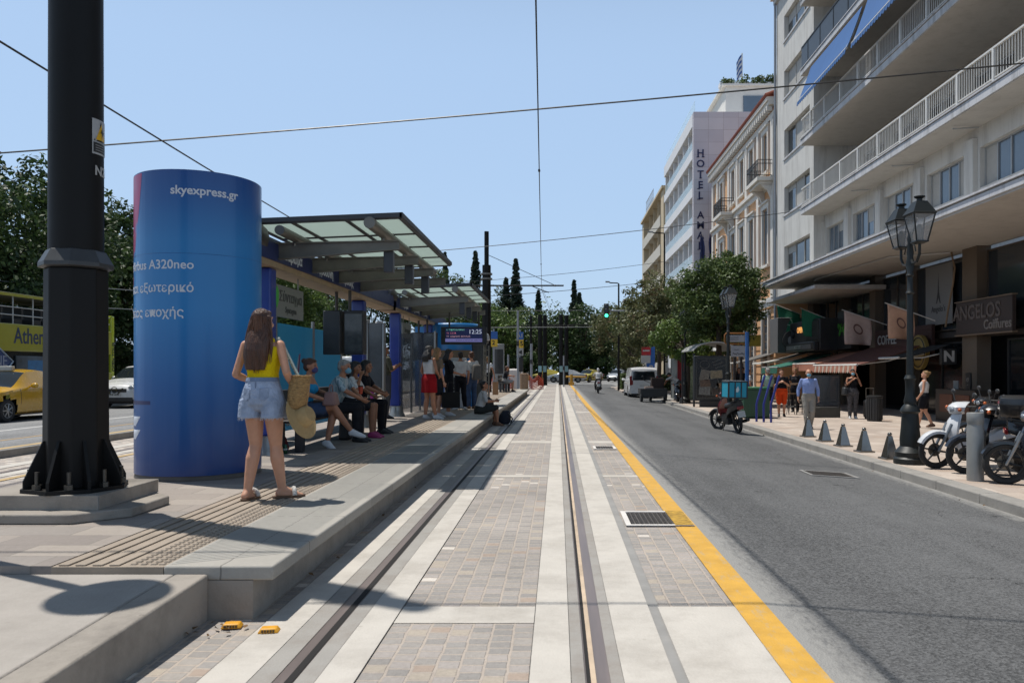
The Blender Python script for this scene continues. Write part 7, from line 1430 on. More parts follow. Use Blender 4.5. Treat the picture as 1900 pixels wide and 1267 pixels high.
P_mw = mat("moto_white", "cfd0d2", 0.25, var=0.03, coat=0.6); P_mb = mat("moto_black", "15161a", 0.22, var=0.1, coat=0.6); P_mn = mat("moto_navy", "20242e", 0.25, var=0.1, coat=0.6); P_mr = mat("moto_red", "6a1416", 0.3, coat=0.5)
moto("motorbike", "white step through motorbike with a black seat beside the iron lamp post", (6.82, 13.0, SZ), R(80), P_mw, lean=R(-5), steer=R(14), group=GB, wr=0.30)
moto("motorbike", "dark motorbike with red stripe behind the grey bollard", (6.95, 12.2, SZ), R(62), P_mb, lean=R(-6), steer=R(18), group=GB, accent=P_mn, wr=0.30)
moto("motorbike", "big navy and black scooter at the picture edge", (6.88, 10.95, SZ), R(52), P_mn, lean=R(-6), steer=R(14), group=GB, accent=P_mb, screen=True, fatter=1.5, wr=0.30)
moto("motorbike", "black motorbike whose black top case with red reflector faces the road", (7.62, 11.6, SZ), R(-112), P_mb, lean=R(4), group=GB, topcase=mat("case_black", "1c1c1e", 0.35, coat=0.4), wr=0.29)
moto("motorbike", "dark parked motorbike in the shade behind the white one", (8.6, 15.6, SZ), R(84), P_mb, lean=R(-5), steer=R(10), group=GB)
dm = moto("delivery_motorbike", "red delivery motorbike with a big turquoise box parked on the road", (4.74, 21.9, roadz(4.74, 21)), R(9), P_mr, lean=R(-8), steer=R(25), accent=mat("moto_dark", "1b1b1c", 0.4))
Q = Matrix.Translation((0, -0.72, 1.17)) @ Matrix.Rotation(R(9), 4, 'Y'); b = MB(); b.M = Q; b.box((0, 0, 0), (0.52, 0.5, 0.44)); bo = b.build("delivery_box", mat("box_turquoise", "1e93ad", 0.6, var=0.06), dm, bevel=0.02)
b = MB(); b.M = Q
for x in (-0.255, 0.255):
    for y in (-0.245, 0.245): b.box((x, y, 0), (0.035, 0.035, 0.45))
for z in (-0.21, 0.215):
    for y in (-0.245, 0.245): b.box((0, y, z), (0.53, 0.035, 0.035))
    for x in (-0.255, 0.255): b.box((x, 0, z), (0.035, 0.5, 0.035))
b.box((-0.08, -0.258, 0.0), (0.03, 0.01, 0.42)); b.box((0.09, -0.258, 0.0), (0.03, 0.01, 0.42)); b.build("box_edging", M_black, bo)
b = MB(); b.M = Q; b.box((0, 0, 0.236), (0.5, 0.48, 0.012)); b.build("box_lid", mat("lid_silver", "a9b0b4", 0.4), bo)
b = MB(); b.M = Q; b.prism([(0.0, -0.256, -0.06), (0.035, -0.256, 0.0), (0.0, -0.256, 0.1), (-0.06, -0.256, 0.02), (-0.05, -0.256, -0.06)], (0, -0.003, 0)); b.build("box_mark", mat("mark_white", "c4d4d6", 0.5), bo)
# motor tricycle with cargo tray beside the van
t = thing("cargo_tricycle", "black cargo tricycle with an open tray parked behind the van", "cargo tricycle", (5.1, 41.3, roadz(5.2, 41))); 
b = MB(); b.span(-0.85, 0.5, -0.6, 0.7, 0.42, 0.5); b.span(-0.85, 0.5, -0.62, -0.58, 0.3, 0.75); b.span(-0.87, -0.83, -0.58, 0.7, 0.501, 0.75); b.span(0.46, 0.5, -0.58, 0.7, 0.501, 0.75); b.build("tray", mat("tray_black", 0.025, 0.5, var=0.2), t, bevel=0.01)
for (x, y) in ((-0.8, -0.35), (0.42, -0.35), (-0.15, 1.3)): b = MB(); b.lathe([(0.2, -0.06), (0.3, -0.06), (0.32, 0), (0.3, 0.06), (0.2, 0.06)], (x, y, 0.32), 20, M=Matrix.Rotation(R(90), 3, 'Y')); w_ = b.build("wheel", M_tyre, t); b = MB(); b.cyl((x-0.03, y, 0.32), (x+0.03, y, 0.32), 0.2, n=12); b.build("rim", M_steeld, w_)
b = MB(); b.tube([(-0.15, 0.6, 0.45), (-0.15, 0.9, 0.6), (-0.15, 1.15, 0.95), (-0.15, 1.3, 0.4)], 0.03, n=7); b.tube([(-0.55, 1.0, 1.15), (-0.15, 1.15, 1.0), (0.25, 1.0, 1.15)], 0.016, n=6); b.box((-0.15, 0.75, 0.78), (0.3, 0.55, 0.14)); b.build("frame", M_black, t)
for s in (-1, 1): b = MB(); b.tube([(-0.15+s*0.3, 1.02, 1.12), (-0.15+s*0.42, 1.0, 1.3)], 0.01, n=5); b.ell((-0.15+s*0.44, 1.0, 1.34), (0.08, 0.02, 0.06)); b.build("mirror", M_black, t)
b = MB(); b.box((0.1, 0.35, 0.9), (0.65, 0.4, 0.78)); b.build("crate_body", mat("crate_brown", "3a2b24", 0.7, var=0.2), t, bevel=0.01)
t = thing("cardboard_box", "small pale cardboard box with dark print on the tricycle tray", "box", (4.68, 40.95, roadz(5.2, 41)+0.5)); b = MB(); b.box((0, 0, 0.17), (0.42, 0.35, 0.34)); b.build("carton", mat("carton_pale", "a58f83", 0.8, var=0.08), t, bevel=0.005); b = MB()
for x in (-0.1, 0, 0.1): b.span(x-0.03, x+0.03, -0.18, -0.1755, 0.1, 0.2)
b.build("print", M_black, t)
moto("motorbike", "black motorbike standing on the road beside the cargo tricycle", (6.1, 40.2, roadz(5.5, 40)), R(172), P_mb, lean=R(5), steer=R(-8))
# ---------------------------------------------------------------- people
def skin_mat(name, c):
    if name in MC: return MC[name]
    m = mat(name, c, 0.5, var=0.08, scale=14, spec=0.4); B = m.node_tree.nodes["Principled BSDF"]; B.inputs["Subsurface Weight"].default_value = 0.08; B.inputs["Subsurface Radius"].default_value = (0.01, 0.004, 0.002); return m
SK1, SK2, SK3 = skin_mat("skin_light", "c08f74"), skin_mat("skin_tan", "a8765a"), skin_mat("skin_olive", "8d6148")
def cloth(name, c, var=0.18, scale=7, bump=1.0, bs=11): return mat(name, c, 0.85, var=var, scale=scale, bump=bump, bscale=bs, spec=0.2)
def hairm(name, c):
    if name in MC: return MC[name]
    m = mat(name, c, 0.42, var=0.45, scale=9, stretch=(3.5, 3.5, 0.25), spec=0.5, bump=0.9, bscale=22); return m
H_bk, H_br, H_gy, H_bl = hairm("hair_black", "14100e"), hairm("hair_brown", "4a2c1a"), hairm("hair_grey", "8e8b86"), hairm("hair_blonde", "8a6a42")
def ringpts(cx, cy, z, w, d, n=18, e=0.85):
    out = []
    for k in range(n):
        a = 2*math.pi*k/n; c, s = math.cos(a), math.sin(a); out.append(Vector((cx+w*math.copysign(abs(c)**e, c), cy+d*math.copysign(abs(s)**e, s), z)))
    return out
def person(label, loc, rz, H=1.7, fem=False, pel=(0, 0, 0.92), lean=0.0, side=0.0, head=(0, 0), aL=None, aR=None, lL=None, lR=None, skin=SK1, hair=("short", None), top=None, bottom=None, shoe=None, mask=None, vox=0.011, build=1.0, group=None, sock=None, thin=False, grip=0.5):
    t = thing("person", label, "person", loc, rz, group); s = H/1.7; pel = Vector(pel); RL = Matrix.Rotation(-lean, 3, 'X') @ Matrix.Rotation(side, 3, 'Y')
    F = lambda x, y, z: pel+RL @ Vector((x, y, z-0.92)); S = lambda v: Vector(v)*s
    HM = Matrix.Rotation(head[0], 3, 'Z') @ Matrix.Rotation(-head[1], 3, 'X'); nb = Vector((0, -0.005, 1.47))
    FH = lambda x, y, z: F(*(nb+HM @ (Vector((x, y, z))-nb)))
    if fem: tr = [(0.80, .08, .08), (0.84, .15, .105), (0.90, .172, .118), (0.97, .158, .112), (1.06, .122, .09), (1.13, .118, .088), (1.22, .135, .102), (1.29, .142, .108), (1.35, .148, .09), (1.40, .135, .07), (1.435, .07, .05)]
    else: tr = [(0.80, .08, .08), (0.84, .145, .105), (0.90, .16, .115), (0.97, .155, .112), (1.06, .145, .105), (1.15, .15, .11), (1.25, .165, .115), (1.32, .17, .112), (1.37, .165, .09), (1.41, .14, .07), (1.445, .07, .055)]
    tr = [(z, w*build, d*(build if z < 1.3 else 1)) for z, w, d in tr]; sw_ = .165 if fem else .185
    sh = {q: F(sg*sw_, -0.005, 1.385) for q, sg in (("L", -1), ("R", 1))}; hp = {q: F(sg*.088*build, 0, 0.895) for q, sg in (("L", -1), ("R", 1))}
    arms = {"L": aL or (F(-.235, -.03, 1.10), F(-.235, .04, .86)), "R": aR or (F(.235, -.03, 1.10), F(.235, .04, .86))}
    legs = {"L": lL or ((-.092, .015, .49), (-.09, -.02, .085), 0.1), "R": lR or ((.092, .015, .49), (.09, -.02, .085), -0.1)}
    def torso(b, infl=0.0, z0=0, z1=9):
        rg = [r for r in tr if z0-1e-6 <= r[0] <= z1+1e-6]
        def at(z):
            for (a, w, d), (c, w2, d2) in zip(tr[:-1], tr[1:]):
                if a <= z <= c: u = (z-a)/(c-a); return (z, w+(w2-w)*u, d+(d2-d)*u)
            return (tr[-1][0] if z > 1 else tr[0][0],)+(tr[-1] if z > 1 else tr[0])[1:]
        if z0 > tr[0][0]: rg = [at(z0)]+[r for r in rg if r[0] > z0+.005]
        if z1 < tr[-1][0]: rg = [r for r in rg if r[0] < z1-.005]+[at(z1)]
        b.loft([[S(F(p.x, p.y, p.z)) for p in ringpts(0, -0.01 if z < 1.0 else 0.0, z, w+infl, d+infl)] for z, w, d in rg])
        if fem and z0 < 1.2 and z1 > 1.3:
            for sg in (-1, 1): b.ell(S(F(sg*.065, .075, 1.255)), [(.062+infl*0.8)*s]*3)
    def arm(b, q, infl=0.0, frac=2.0):
        e, w = Vector(arms[q][0]), Vector(arms[q][1]); a = sh[q]; k = 0.88 if fem else 1.0
        b.cap(S(a), S(a), .05*k*s+infl) if False else b.ell(S(a), [(.046*k+infl)*s]*3)
        u = min(1, frac); m = a+(e-a)*u; b.cap(S(a), S(m), (.047*k+infl)*s, (.047+(.038-.047)*u+infl*1.1)*k*s)
        if frac > 1: u = frac-1; m = e+(w-e)*u; b.cap(S(e), S(e+(w-e)*min(u, .35)), (.038*k+infl)*s, (.040*k+infl)*s); b.cap(S(e+(w-e)*min(u, .35)), S(m), (.040*k+infl)*s, (.026*k+infl)*s)
    def leg(b, q, infl=0.0, z1=2.0, loose=0.0):
        kn, an = Vector(legs[q][0]), Vector(legs[q][1]); h = hp[q]; k = 1.0 if not thin else 0.9
        u = min(1, z1); m = h+(kn-h)*u; r0 = (.098 if fem else .088)*build; b.cap(S(h), S(m), (r0*k+infl)*s, ((r0+(.056-r0)*u)*k+infl+loose)*s)
        if z1 > 1:
            u = z1-1; c = kn+(an-kn)*min(u, .3); back = (an-kn).normalized().cross(Vector((1, 0, 0))); back = Vector((0, -1, 0)) if back.length < .1 else -back.normalized() if back.y > 0 else back.normalized()
            b.cap(S(kn), S(c+back*.012), (.053*k+infl)*s, (.061*k+infl+loose)*s)
            if u > .3: b.cap(S(c+back*.012), S(kn+(an-kn)*u), (.061*k+infl+loose)*s, ((.056+(.036-.056)*(u-.3)/.7)*k+infl+loose)*s)
    def foot(b, q, infl=0.0, flat=1.0):
        an = Vector(legs[q][1]); ty = legs[q][2]; d = Vector(ty) if not isinstance(ty, (int, float)) else Vector((-math.sin(ty), math.cos(ty), -0.12)); d.normalize(); kn = Vector(legs[q][0]); dn = (an-kn).normalized()
        hl = an+dn*.045-d*.035; toe = an+dn*.05+d*.17; ball = an+dn*.05+d*.115; b.cap(S(an), S(hl), (.036+infl)*s, (.034+infl)*s); b.cap(S(hl), S(ball), (.032+infl)*s, (.034+infl)*s); b.cap(S(an), S(ball), (.036+infl)*s, (.028+infl)*s)
        sd = d.cross(dn).normalized()*.014
        for g in (-1, 1): b.cap(S(ball+sd*g), S(toe+sd*g*.7-dn*(-.004)), (.026+infl)*s, (.018+infl)*s)
    hs_ = hair[0]; b = MB(); torso(b)
    b.cap(S(F(0, -.01, 1.40)), S(FH(0, .0, 1.52)), .054*s*(0.9 if fem else 1), .05*s*(0.9 if fem else 1))
    hr = RL @ HM
    for q in "LR":
        arm(b, q); leg(b, q); foot(b, q)
        e, w = Vector(arms[q][0]), Vector(arms[q][1]); d = (w-e).normalized(); sg = -1 if q == "L" else 1        # hand
        n_ = (Vector((-sg, 0.35, 0))-d*d.dot(Vector((-sg, 0.35, 0))))
        n_ = n_.normalized() if n_.length > .05 else d.orthogonal().normalized(); l_ = d.cross(n_).normalized()
        if l_.y < 0 or (abs(l_.y) < .2 and l_.z < 0): l_ = -l_                           # thumb side
        fr = max(.0085, vox*.95); cap = lambda p, r_, ra, rb: b.cap(S(p), S(r_), ra*s, rb*s, n=8)
        for o in (-.026, -.009, .009, .026): cap(w+d*.005+l_*o*.6, w+d*.085+l_*o, .016, .013)
        for i, (o, ln) in enumerate(((.027, .066), (.009, .076), (-.009, .07), (-.027, .054))):
            p0 = w+d*.085+l_*o; c = grip*(0.8+.12*i); p1 = p0+(d*math.cos(c)+n_*math.sin(c)+l_*o*2.2)*ln*.52; p2 = p1+(d*math.cos(c*2)+n_*math.sin(c*2)+l_*o)*ln*.5; cap(p0, p1, fr, fr*.95); cap(p1, p2, fr*.95, fr*.85)
        p0 = w+d*.03+l_*.022; p1 = p0+(d*.6+l_*.75+n_*.25).normalized()*.042; cap(p0, p1, .0125, fr); cap(p1, p1+(d*.9+l_*.2+n_*.35).normalized()*.03, fr, fr*.9)
    # head with a face
    def he(x, y, z, r): b.ell(S(FH(x, y, z)), [q_*s for q_ in r], M=hr, nu=16, nv=12)
    he(0, 0, 1.605, (.074, .092, .097)); he(0, .028, 1.545, (.06, .066, .062)); he(0, .07, 1.497, (.03, .026, .022)); he(0, .086, 1.625, (.05, .016, .012))
    for g in (-1, 1): he(g*.076, -.005, 1.575, (.012, .02, .032)); he(g*.042, .062, 1.558, (.024, .026, .022))
    b.cap(S(FH(0, .094, 1.605)), S(FH(0, .112, 1.565)), .009*s, .013*s); he(0, .092, 1.528, (.022, .012, .008)); he(0, .09, 1.517, (.019, .012, .008))
    body = baked(b, "body", skin, t, vox, 3)
    if hs_ != "helmet":
        b = MB()
        for g in (-1, 1): b.ell(S(FH(g*.031, .0865, 1.598)), (.014*s, .008*s, .007*s), M=hr)
        b.build("eyes", mat("eye_dark", 0.03, 0.2), t)
    hs, hm = hair
    if hm:
        b = MB(); hh = lambda x, y, z, r: b.ell(S(FH(x, y, z)), [q_*s for q_ in r], M=hr, nu=18, nv=12)
        if hs == "bald": hh(0, -.045, 1.575, (.079, .058, .055))
        else: hh(0, -.014, 1.625, (.081, .096, .088)); hh(0, -.035, 1.575, (.08, .07, .075)); hh(0, .045, 1.665, (.058, .048, .03))
        if hs in ("long", "verylong"):
            ze = 1.33 if hs == "long" else 1.16
            rg = []
            for k in range(9):
                u = k/8; z = 1.63+(ze-1.63)*u; w = .075+.042*math.sin(min(1, u*1.3)*math.pi*.62)-(.04*max(0, u-.75)*4*.6); y = -.05-.07*min(1, u*1.7)
                P_ = FH if z > 1.52 else (lambda x, y, z: F(x, y, z)); rg.append([S(P_(p.x, p.y, p.z)) for p in ringpts(.01*math.sin(5*u), y, z, w, .032+.02*math.sin(u*3))])
            b.loft(rg)
            for g in (-1, 1): b.cap(S(FH(g*.07, -.01, 1.62)), S(F(g*.088, -.055, 1.42)), .028*s, .035*s)
        if hs == "bun": hh(0, -.1, 1.66, (.042, .042, .042))
        if hs == "tail": b.cap(S(FH(0, -.095, 1.64)), S(FH(0, -.125, 1.52)), .034*s, .03*s); b.cap(S(FH(0, -.125, 1.52)), S(FH(0, -.115, 1.40)), .03*s, .014*s)
        if hs == "bob":
            for g in (-1, 1): b.cap(S(FH(g*.066, -.01, 1.63)), S(FH(g*.075, -.015, 1.46)), .03*s, .032*s)
            b.cap(S(FH(0, -.07, 1.62)), S(FH(0, -.075, 1.45)), .05*s, .05*s)
        if hs == "cap": hh(0, .01, 1.655, (.086, .1, .055)); b.box(S(FH(0, .12, 1.645)), (.12*s, .1*s, .012*s), rot=hr)
        baked(b, "cap" if hs == "cap" else "hair", hm, t, vox, 2)
    if mask: b = MB(); b.ell(S(FH(0, .072, 1.535)), [q_*s for q_ in (.063, .052, .052)], M=hr); b.build("face_mask", mask[1] if isinstance(mask, tuple) else mask, t)
    if top:
        m, sl_, zb_, zt_ = top; b = MB(); torso(b, .013, zb_, zt_)
        if sl_ > 0:
            for q in "LR": arm(b, q, .012 if sl_ <= 1 else .010, sl_)
        else:
            for sg in (-1, 1): b.cap(S(F(sg*.1, -.01, zt_-.04)), S(F(sg*.1, -.015, 1.43)), .03*s, .02*s)
        baked(b, "shirt", m, t, vox, 3)
    if bottom:
        kind, m, ln = bottom; b = MB(); zw = 1.06 if fem else 1.02; torso(b, .016, 0.80, zw); b.ell(S(F(0, -.005, .825)), (.105*build*s, .115*s, .055*s))
        if kind == "skirt":
            rg = []; 
            for z, w, d in ((1.02, .15, .12), (.93, .19, .145), (.8, .195, .15), (ln, .2, .155)): rg.append([S(F(p.x, p.y, p.z)) for p in ringpts(0, 0, z, w, d)])
            b.loft(rg)
        else:
            for q in "LR": leg(b, q, .016 if ln <= 1 else .014, ln, .012 if ln <= 1 else .006)
        baked(b, {"skirt": "skirt", "shorts": "shorts"}.get(kind, "trousers"), m, t, vox, 3)
    if shoe:
        for q in "LR": b = MB(); foot(b, q, .008); baked(b, "shoe", shoe, t, vox, 2)

    return t
W90 = R(-90)                                     # facing the track (+X)
PZt = PZ
GW = "people at the tram stop"; GS = "people on the shopping pavement"
white_c = cloth("cotton_white", "c9c8c6"); black_c = cloth("cotton_black", "15151a", 0.3); dk_c = cloth("cloth_charcoal", "232327", 0.3); grey_c = cloth("cotton_grey", "9a9998"); shoe_w = mat("shoe_white", "c4c4c4", 0.6, var=0.06); shoe_b = mat("shoe_black", "17171a", 0.6); mask_b = mat("mask_blue", "6fa3b8", 0.8, var=0.08)
# --- woman in the yellow top
denim = cloth("denim_light", "9aa7bd", 0.3, 5, 0.6, 40); M_yl = cloth("yellow_knit", "d6bb0f", 0.06, 6, 0.4, 60)
wx, wy_ = -2.62, 7.08
wm = person("woman seen from behind in a yellow top, frayed denim shorts and long brown hair", (wx, wy_, PZ), R(-8), 1.69, True, head=(R(-12), R(-4)), aL=(Vector((-.232, -.05, 1.12)), Vector((-.235, .20, 1.06))), aR=(Vector((.25, -.06, 1.14)), Vector((.225, .14, 1.0))),
    lL=((-.088, .035, .49), (-.12, -.05, .085), R(2)), lR=((.082, .075, .49), (.12, .12, .088), R(-52)), skin=SK1, hair=("verylong", H_br), top=(M_yl, 0, 1.075, 1.37), bottom=None, vox=0.0075, group=GW, build=1.04)
s_ = 1.69/1.7
b = MB(); b.loft([[v*s_ for v in ringpts(0, -0.008, z, w, d)] for z, w, d in ((1.085, .136, .108), (1.04, .150, .118), (.98, .172, .132), (.90, .196, .142), (.855, .195, .138), (.825, .12, .10))])
for sg, lx in ((-1, 0), (1, 0)): b.loft([[v*s_ for v in ringpts(sg*.108, -0.006, z, w, d)] for z, w, d in ((.9, .085, .125), (.84, .092, .134), (.735, .100, .14))])
b.ell((0, -.01*s_, .835*s_), (.12*s_, .118*s_, .05*s_)); sh_ = baked(b, "shorts", denim, wm, 0.0075, 3)
b = MB(); rr = random.Random(5)                    # frayed hem
for sg in (-1, 1):
    for i in range(150):
        a = rr.random()*6.283; x, y = sg*.108+.097*math.cos(a), -.006+.136*math.sin(a); L_ = .012+.03*rr.random(); b.cyl((x*s_, y*s_, .748*s_), ((x+rr.uniform(-.012, .012))*s_, (y+rr.uniform(-.012, .012))*s_, (.750-L_)*s_), .0016, .0008, n=3)
b.build("frayed_hem", mat("fray_white", "b9bcc4", 0.9), wm)
b = MB(); b.loft([[v*s_ for v in ringpts(0, -0.008, z, w, d)] for z, w, d in ((1.06, .1485, .119), (1.095, .1385, .1095))], caps=False); b.build("waistband", cloth("denim_band", "76859e", 0.2, 6), wm)
for sg in (-1, 1):
    b = MB(); pts = []
    for x, z in ((.045, 1.0), (.115, 1.005), (.12, .92), (.085, .885), (.045, .91)):
        w, d = (.17, .134) if z > .95 else (.190, .143); y = -0.008-d*math.sqrt(max(0, 1-(x/w)**2))-.006; pts.append((sg*x*s_, y*s_, z*s_))
    b.prism(pts if sg > 0 else pts[::-1], (0, -.004, 0)); b.build("back_pocket", cloth("denim_pocket", "8b98ae", 0.3, 9), wm, bevel=0.002)
b = MB(); b.box((0, -.131*s_, .98*s_), (.006, .006, .15)); b.build("seam", cloth("denim_band", "76859e", 0.2, 6), wm)
rr = random.Random(9); b = MB()                    # loose strands over the mass of hair
for i in range(150):
    u = rr.random()*2-1; a = u*1.5; x0, y0 = .07*math.sin(a), -.03-.06*math.cos(a); x1 = .115*math.sin(a*0.95)+rr.uniform(-.02, .02); zt_ = 1.645-.02*abs(u)
    z1 = 1.15+.1*abs(u)+rr.uniform(-.03, .05); pts = []
    for k in range(7):
        v = k/6; z = zt_+(z1-zt_)*v; bul = math.sin(min(1, v*1.25)*math.pi*.6); x = x0+(x1-x0)*bul+.004*math.sin(7*v+i); y = (y0-.03)+(-.135+.05*abs(u)-(y0-.03))*min(1, v*1.6)+.003*math.sin(9*v+i*2); pts.append((x*s_, y*s_, z*s_))
    b.tube(pts, [.004]*5+[.0028, .001], n=4)
b.build("hair_strands", hairm("hair_strand", "5e3b24"), wm)
for q, x, y, yaw, nm in (("L", -.12, -.05, R(2), 0), ("R", .12, .12, R(-52), 1)):
    b = MB(); d = Vector((-math.sin(yaw), math.cos(yaw), 0)); l_ = Vector((d.y, -d.x, 0)); c = Vector((x, y, 0)); rg = []
    for u, w in ((-.085, .022), (-.06, .036), (0, .038), (.09, .046), (.16, .04), (.2, .022)): rg.append([c+d*u-l_*w+Vector((0, 0, .003)), c+d*u+l_*w+Vector((0, 0, .003)), c+d*u+l_*w+Vector((0, 0, .024)), c+d*u-l_*w+Vector((0, 0, .024))])
    b.loft(rg); so_ = b.build("slipper", mat("slipper_sole", "5a4230", 0.7), wm, bevel=0.004)
    b = MB(); b.tube([c+d*.1+l_*(.05*math.cos(a))+Vector((0, 0, .024+.06*math.sin(a))) for a in np.linspace(0, math.pi, 9)], .02, n=8); b.build("strap", mat("slipper_floral", "b9b5ae", 0.7, var=0.5, scale=60), so_)
# straw bag with a floral strap, and the straw hat tied to it
t = thing("straw_bag", "woven straw shoulder bag with a pale floral strap on the woman's arm", "bag", (wx+.28, wy_+.03, PZ+.98)); b = MB(); b.loft([[p+Vector((.0, 0, 0)) for p in ringpts(0.012*k, 0, z, w, d)] for k, (z, w, d) in enumerate(((-.17, .065, .08), (-.14, .082, .095), (-.05, .088, .104), (.06, .086, .1), (.12, .078, .094)))], caps=True); m_ = mat("woven_straw", "9a7a4e", 0.9, var=0.5, scale=2.2, stretch=(14, 14, 34), bump=1.0, bscale=2.2); b.build("basket", m_, t)
b = MB(); b.tube([p+Vector((.05, 0, 0)) for p in ringpts(0, 0, .12, .08, .096)], .009, n=6, closed=True); b.build("rim", m_, t)
b = MB(); P1 = [(-.02, -.07, .1), (-.075, -.06, .3), (-.15, -.02, .455), (-.17, .03, .462), (-.14, .1, .38), (-.06, .12, .2), (0, .09, .1)]; rg = [[Vector(p)+Vector((-.006, -.026, 0)), Vector(p)+Vector((-.006, .026, 0)), Vector(p)+Vector((.008, .026, .004)), Vector(p)+Vector((.008, -.026, .004))] for p in P1]; b.loft(rg); b.build("strap", mat("strap_floral", "9aa39c", 0.8, var=0.75, scale=70), t)
t = thing("straw_hat", "pale straw sun hat hanging below the straw bag", "hat", (wx+.335, wy_+.03, PZ+.73), 0); b = MB(); Mh = Matrix.Rotation(R(66), 3, 'Y') @ Matrix.Rotation(R(14), 3, 'X')
b.lathe([(.02, .10), (.07, .095), (.088, .07), (.095, .0), (.16, -.012), (.2, -.008), (.2, -.004), (.16, -.006), (.1, .01), (.09, .068), (.07, .088), (.02, .093)], n=36, M=Mh); b.build("straw", mat("hat_straw", "a98e62", 0.8, var=0.12, scale=30, bump=0.4, bscale=120), t); b = MB(); b.lathe([(.0965, .004), (.0955, .03)], n=32, M=Mh); b.f = b.f[:-2]; b.m = b.m[:-2]; b.build("ribbon", M_black, t)
# --- people on the bench (facing the track)
def seated(label, x, y, H, fem, lean, head, aL, aR, cross=None, sep=.09, kneez=.5, foot_y=.42, sh=.46, rz=W90, **k):
    s = H/1.7; pz = (sh+.10)/s; hz = pz-.03
    lL = ((-sep, .44, hz+.015), (-sep-.0, foot_y, .085), R(5)); lR = ((sep, .44, hz+.015), (sep, foot_y, .085), R(-5))
    if cross == "R": lR = ((.05, .45, hz+.09), (-.10, .68, .25), (-.35, .9, -.25)); lL = ((-.04, .45, hz+.03), (.0, .34, .10), (0.05, .8, -.45))
    if cross == "L": lL = ((-.05, .45, hz+.09), (.10, .66, .27), (.3, .9, -.3)); lR = ((.06, .45, hz+.02), (.02, .4, .085), R(-5))
    return person(label, (x, y, PZ), rz, H, fem, pel=(0, 0, pz), lean=lean, head=head, aL=aL, aR=aR, lL=lL, lR=lR, **k)
seated("seated woman with crossed legs, turquoise top, denim skirt and dark mask", -3.72, 11.7, 1.66, True, R(8), (R(-4), R(-4)), (Vector((-.22, .14, .86)), Vector((-.05, .36, .80))), (Vector((.24, .12, .82)), Vector((.12, .38, .72))), cross="R", skin=SK2, hair=("bun", hairm("hair_auburn", "4a2a18")), top=(cloth("top_turquoise", "2789b8"), 0, 1.06, 1.33), bottom=("shorts", cloth("denim_dark", "3c4c66", 0.3), .62), shoe=shoe_w, mask=mat("mask_violet", "4a4a78", 0.8), group=GW)
seated("seated old man with grey hair, checked shirt and pale blue mask", -3.62, 12.75, 1.70, False, R(20), (R(-10), R(-16)), (Vector((-.25, .26, .86)), Vector((-.06, .46, .70))), (Vector((.27, .26, .84)), Vector((.07, .50, .68))), skin=SK2, hair=("short", H_gy), top=(brick_mat("plaid_shirt", [(0, "6f8791"), (0.35, "8ba0a6"), (0.7, "58707c")], 0.05, 0.05, 0.006, "aab5b8", bump=0.1, noise=0.12, offset=0), .95, .96, 1.43), bottom=("trousers", dk_c, 2.0), shoe=shoe_b, mask=mask_b, group=GW, build=1.08)
seated("seated black haired woman in a white lace top and pink trainers", -3.55, 13.55, 1.62, True, R(12), (R(-8), R(-12)), (Vector((-.23, .2, .85)), Vector((-.08, .42, .74))), (Vector((.24, .2, .86)), Vector((.06, .22, 1.10))), skin=SK3, hair=("long", H_bk), top=(mat("lace_white", "b9b8b6", 0.85, var=0.4, scale=60), .8, 1.0, 1.39), bottom=("shorts", dk_c, .8), shoe=mat("shoe_pink", "8e2a5e", 0.6), group=GW)
seated("person in dark clothes on the bench end with pale papers on the lap", -3.6, 14.4, 1.70, False, R(14), (R(-5), R(-14)), None if False else (Vector((-.25, .2, .86)), Vector((-.08, .42, .74))), (Vector((.26, .2, .84)), Vector((.08, .44, .72))), skin=SK3, hair=("bob", H_bk), top=(black_c, .8, .96, 1.43), bottom=("trousers", black_c, 2.0), shoe=shoe_b, group=GW)
t = thing("coffee_cup", "orange paper coffee cup held over the seated woman's lap", "cup", (-3.05, 12.32, PZ+.78)); b = MB(); b.lathe([(.027, 0), (.038, .105), (.041, .108), (.039, .12), (.034, .128)], n=14); b.build("cup", mat("cup_orange", "b4401f", 0.6), t); b = MB(); b.lathe([(.041, .107), (.04, .125), (.033, .13)], n=14); b.build("lid", mat("lid_dark", "3a2018", 0.5), t)
t = thing("handbag", "dusty pink handbag on the seated woman's lap", "bag", (-3.32, 11.66, PZ+.73)); b = MB(); b.box((0, 0, 0), (.2, .3, .2), taper=.7); b.build("body", mat("bag_dusty_pink", "8a6a63", 0.7), t, bevel=.03); b = MB(); b.tube([(0, -.09, .09), (0, -.06, .2), (0, .06, .2), (0, .09, .09)], .01, n=6); b.build("handle", mat("bag_dusty_pink", "8a6a63", 0.7), t)
t = thing("shopping_bag", "red shopping bag lying under the bench", "bag", (-4.0, 11.35, PZ)); b = MB(); b.box((0, 0, .1), (.25, .4, .2), taper=.7); b.build("body", mat("bag_red", "6e1519", 0.6), t, bevel=.03)
t = thing("backpack", "black backpack on the ground before the seated old man", "bag", (-3.5, 13.15, PZ)); b = MB(); b.box((0, 0, .17), (.2, .3, .34), taper=.8); b.build("body", M_blk2, t, bevel=.05)
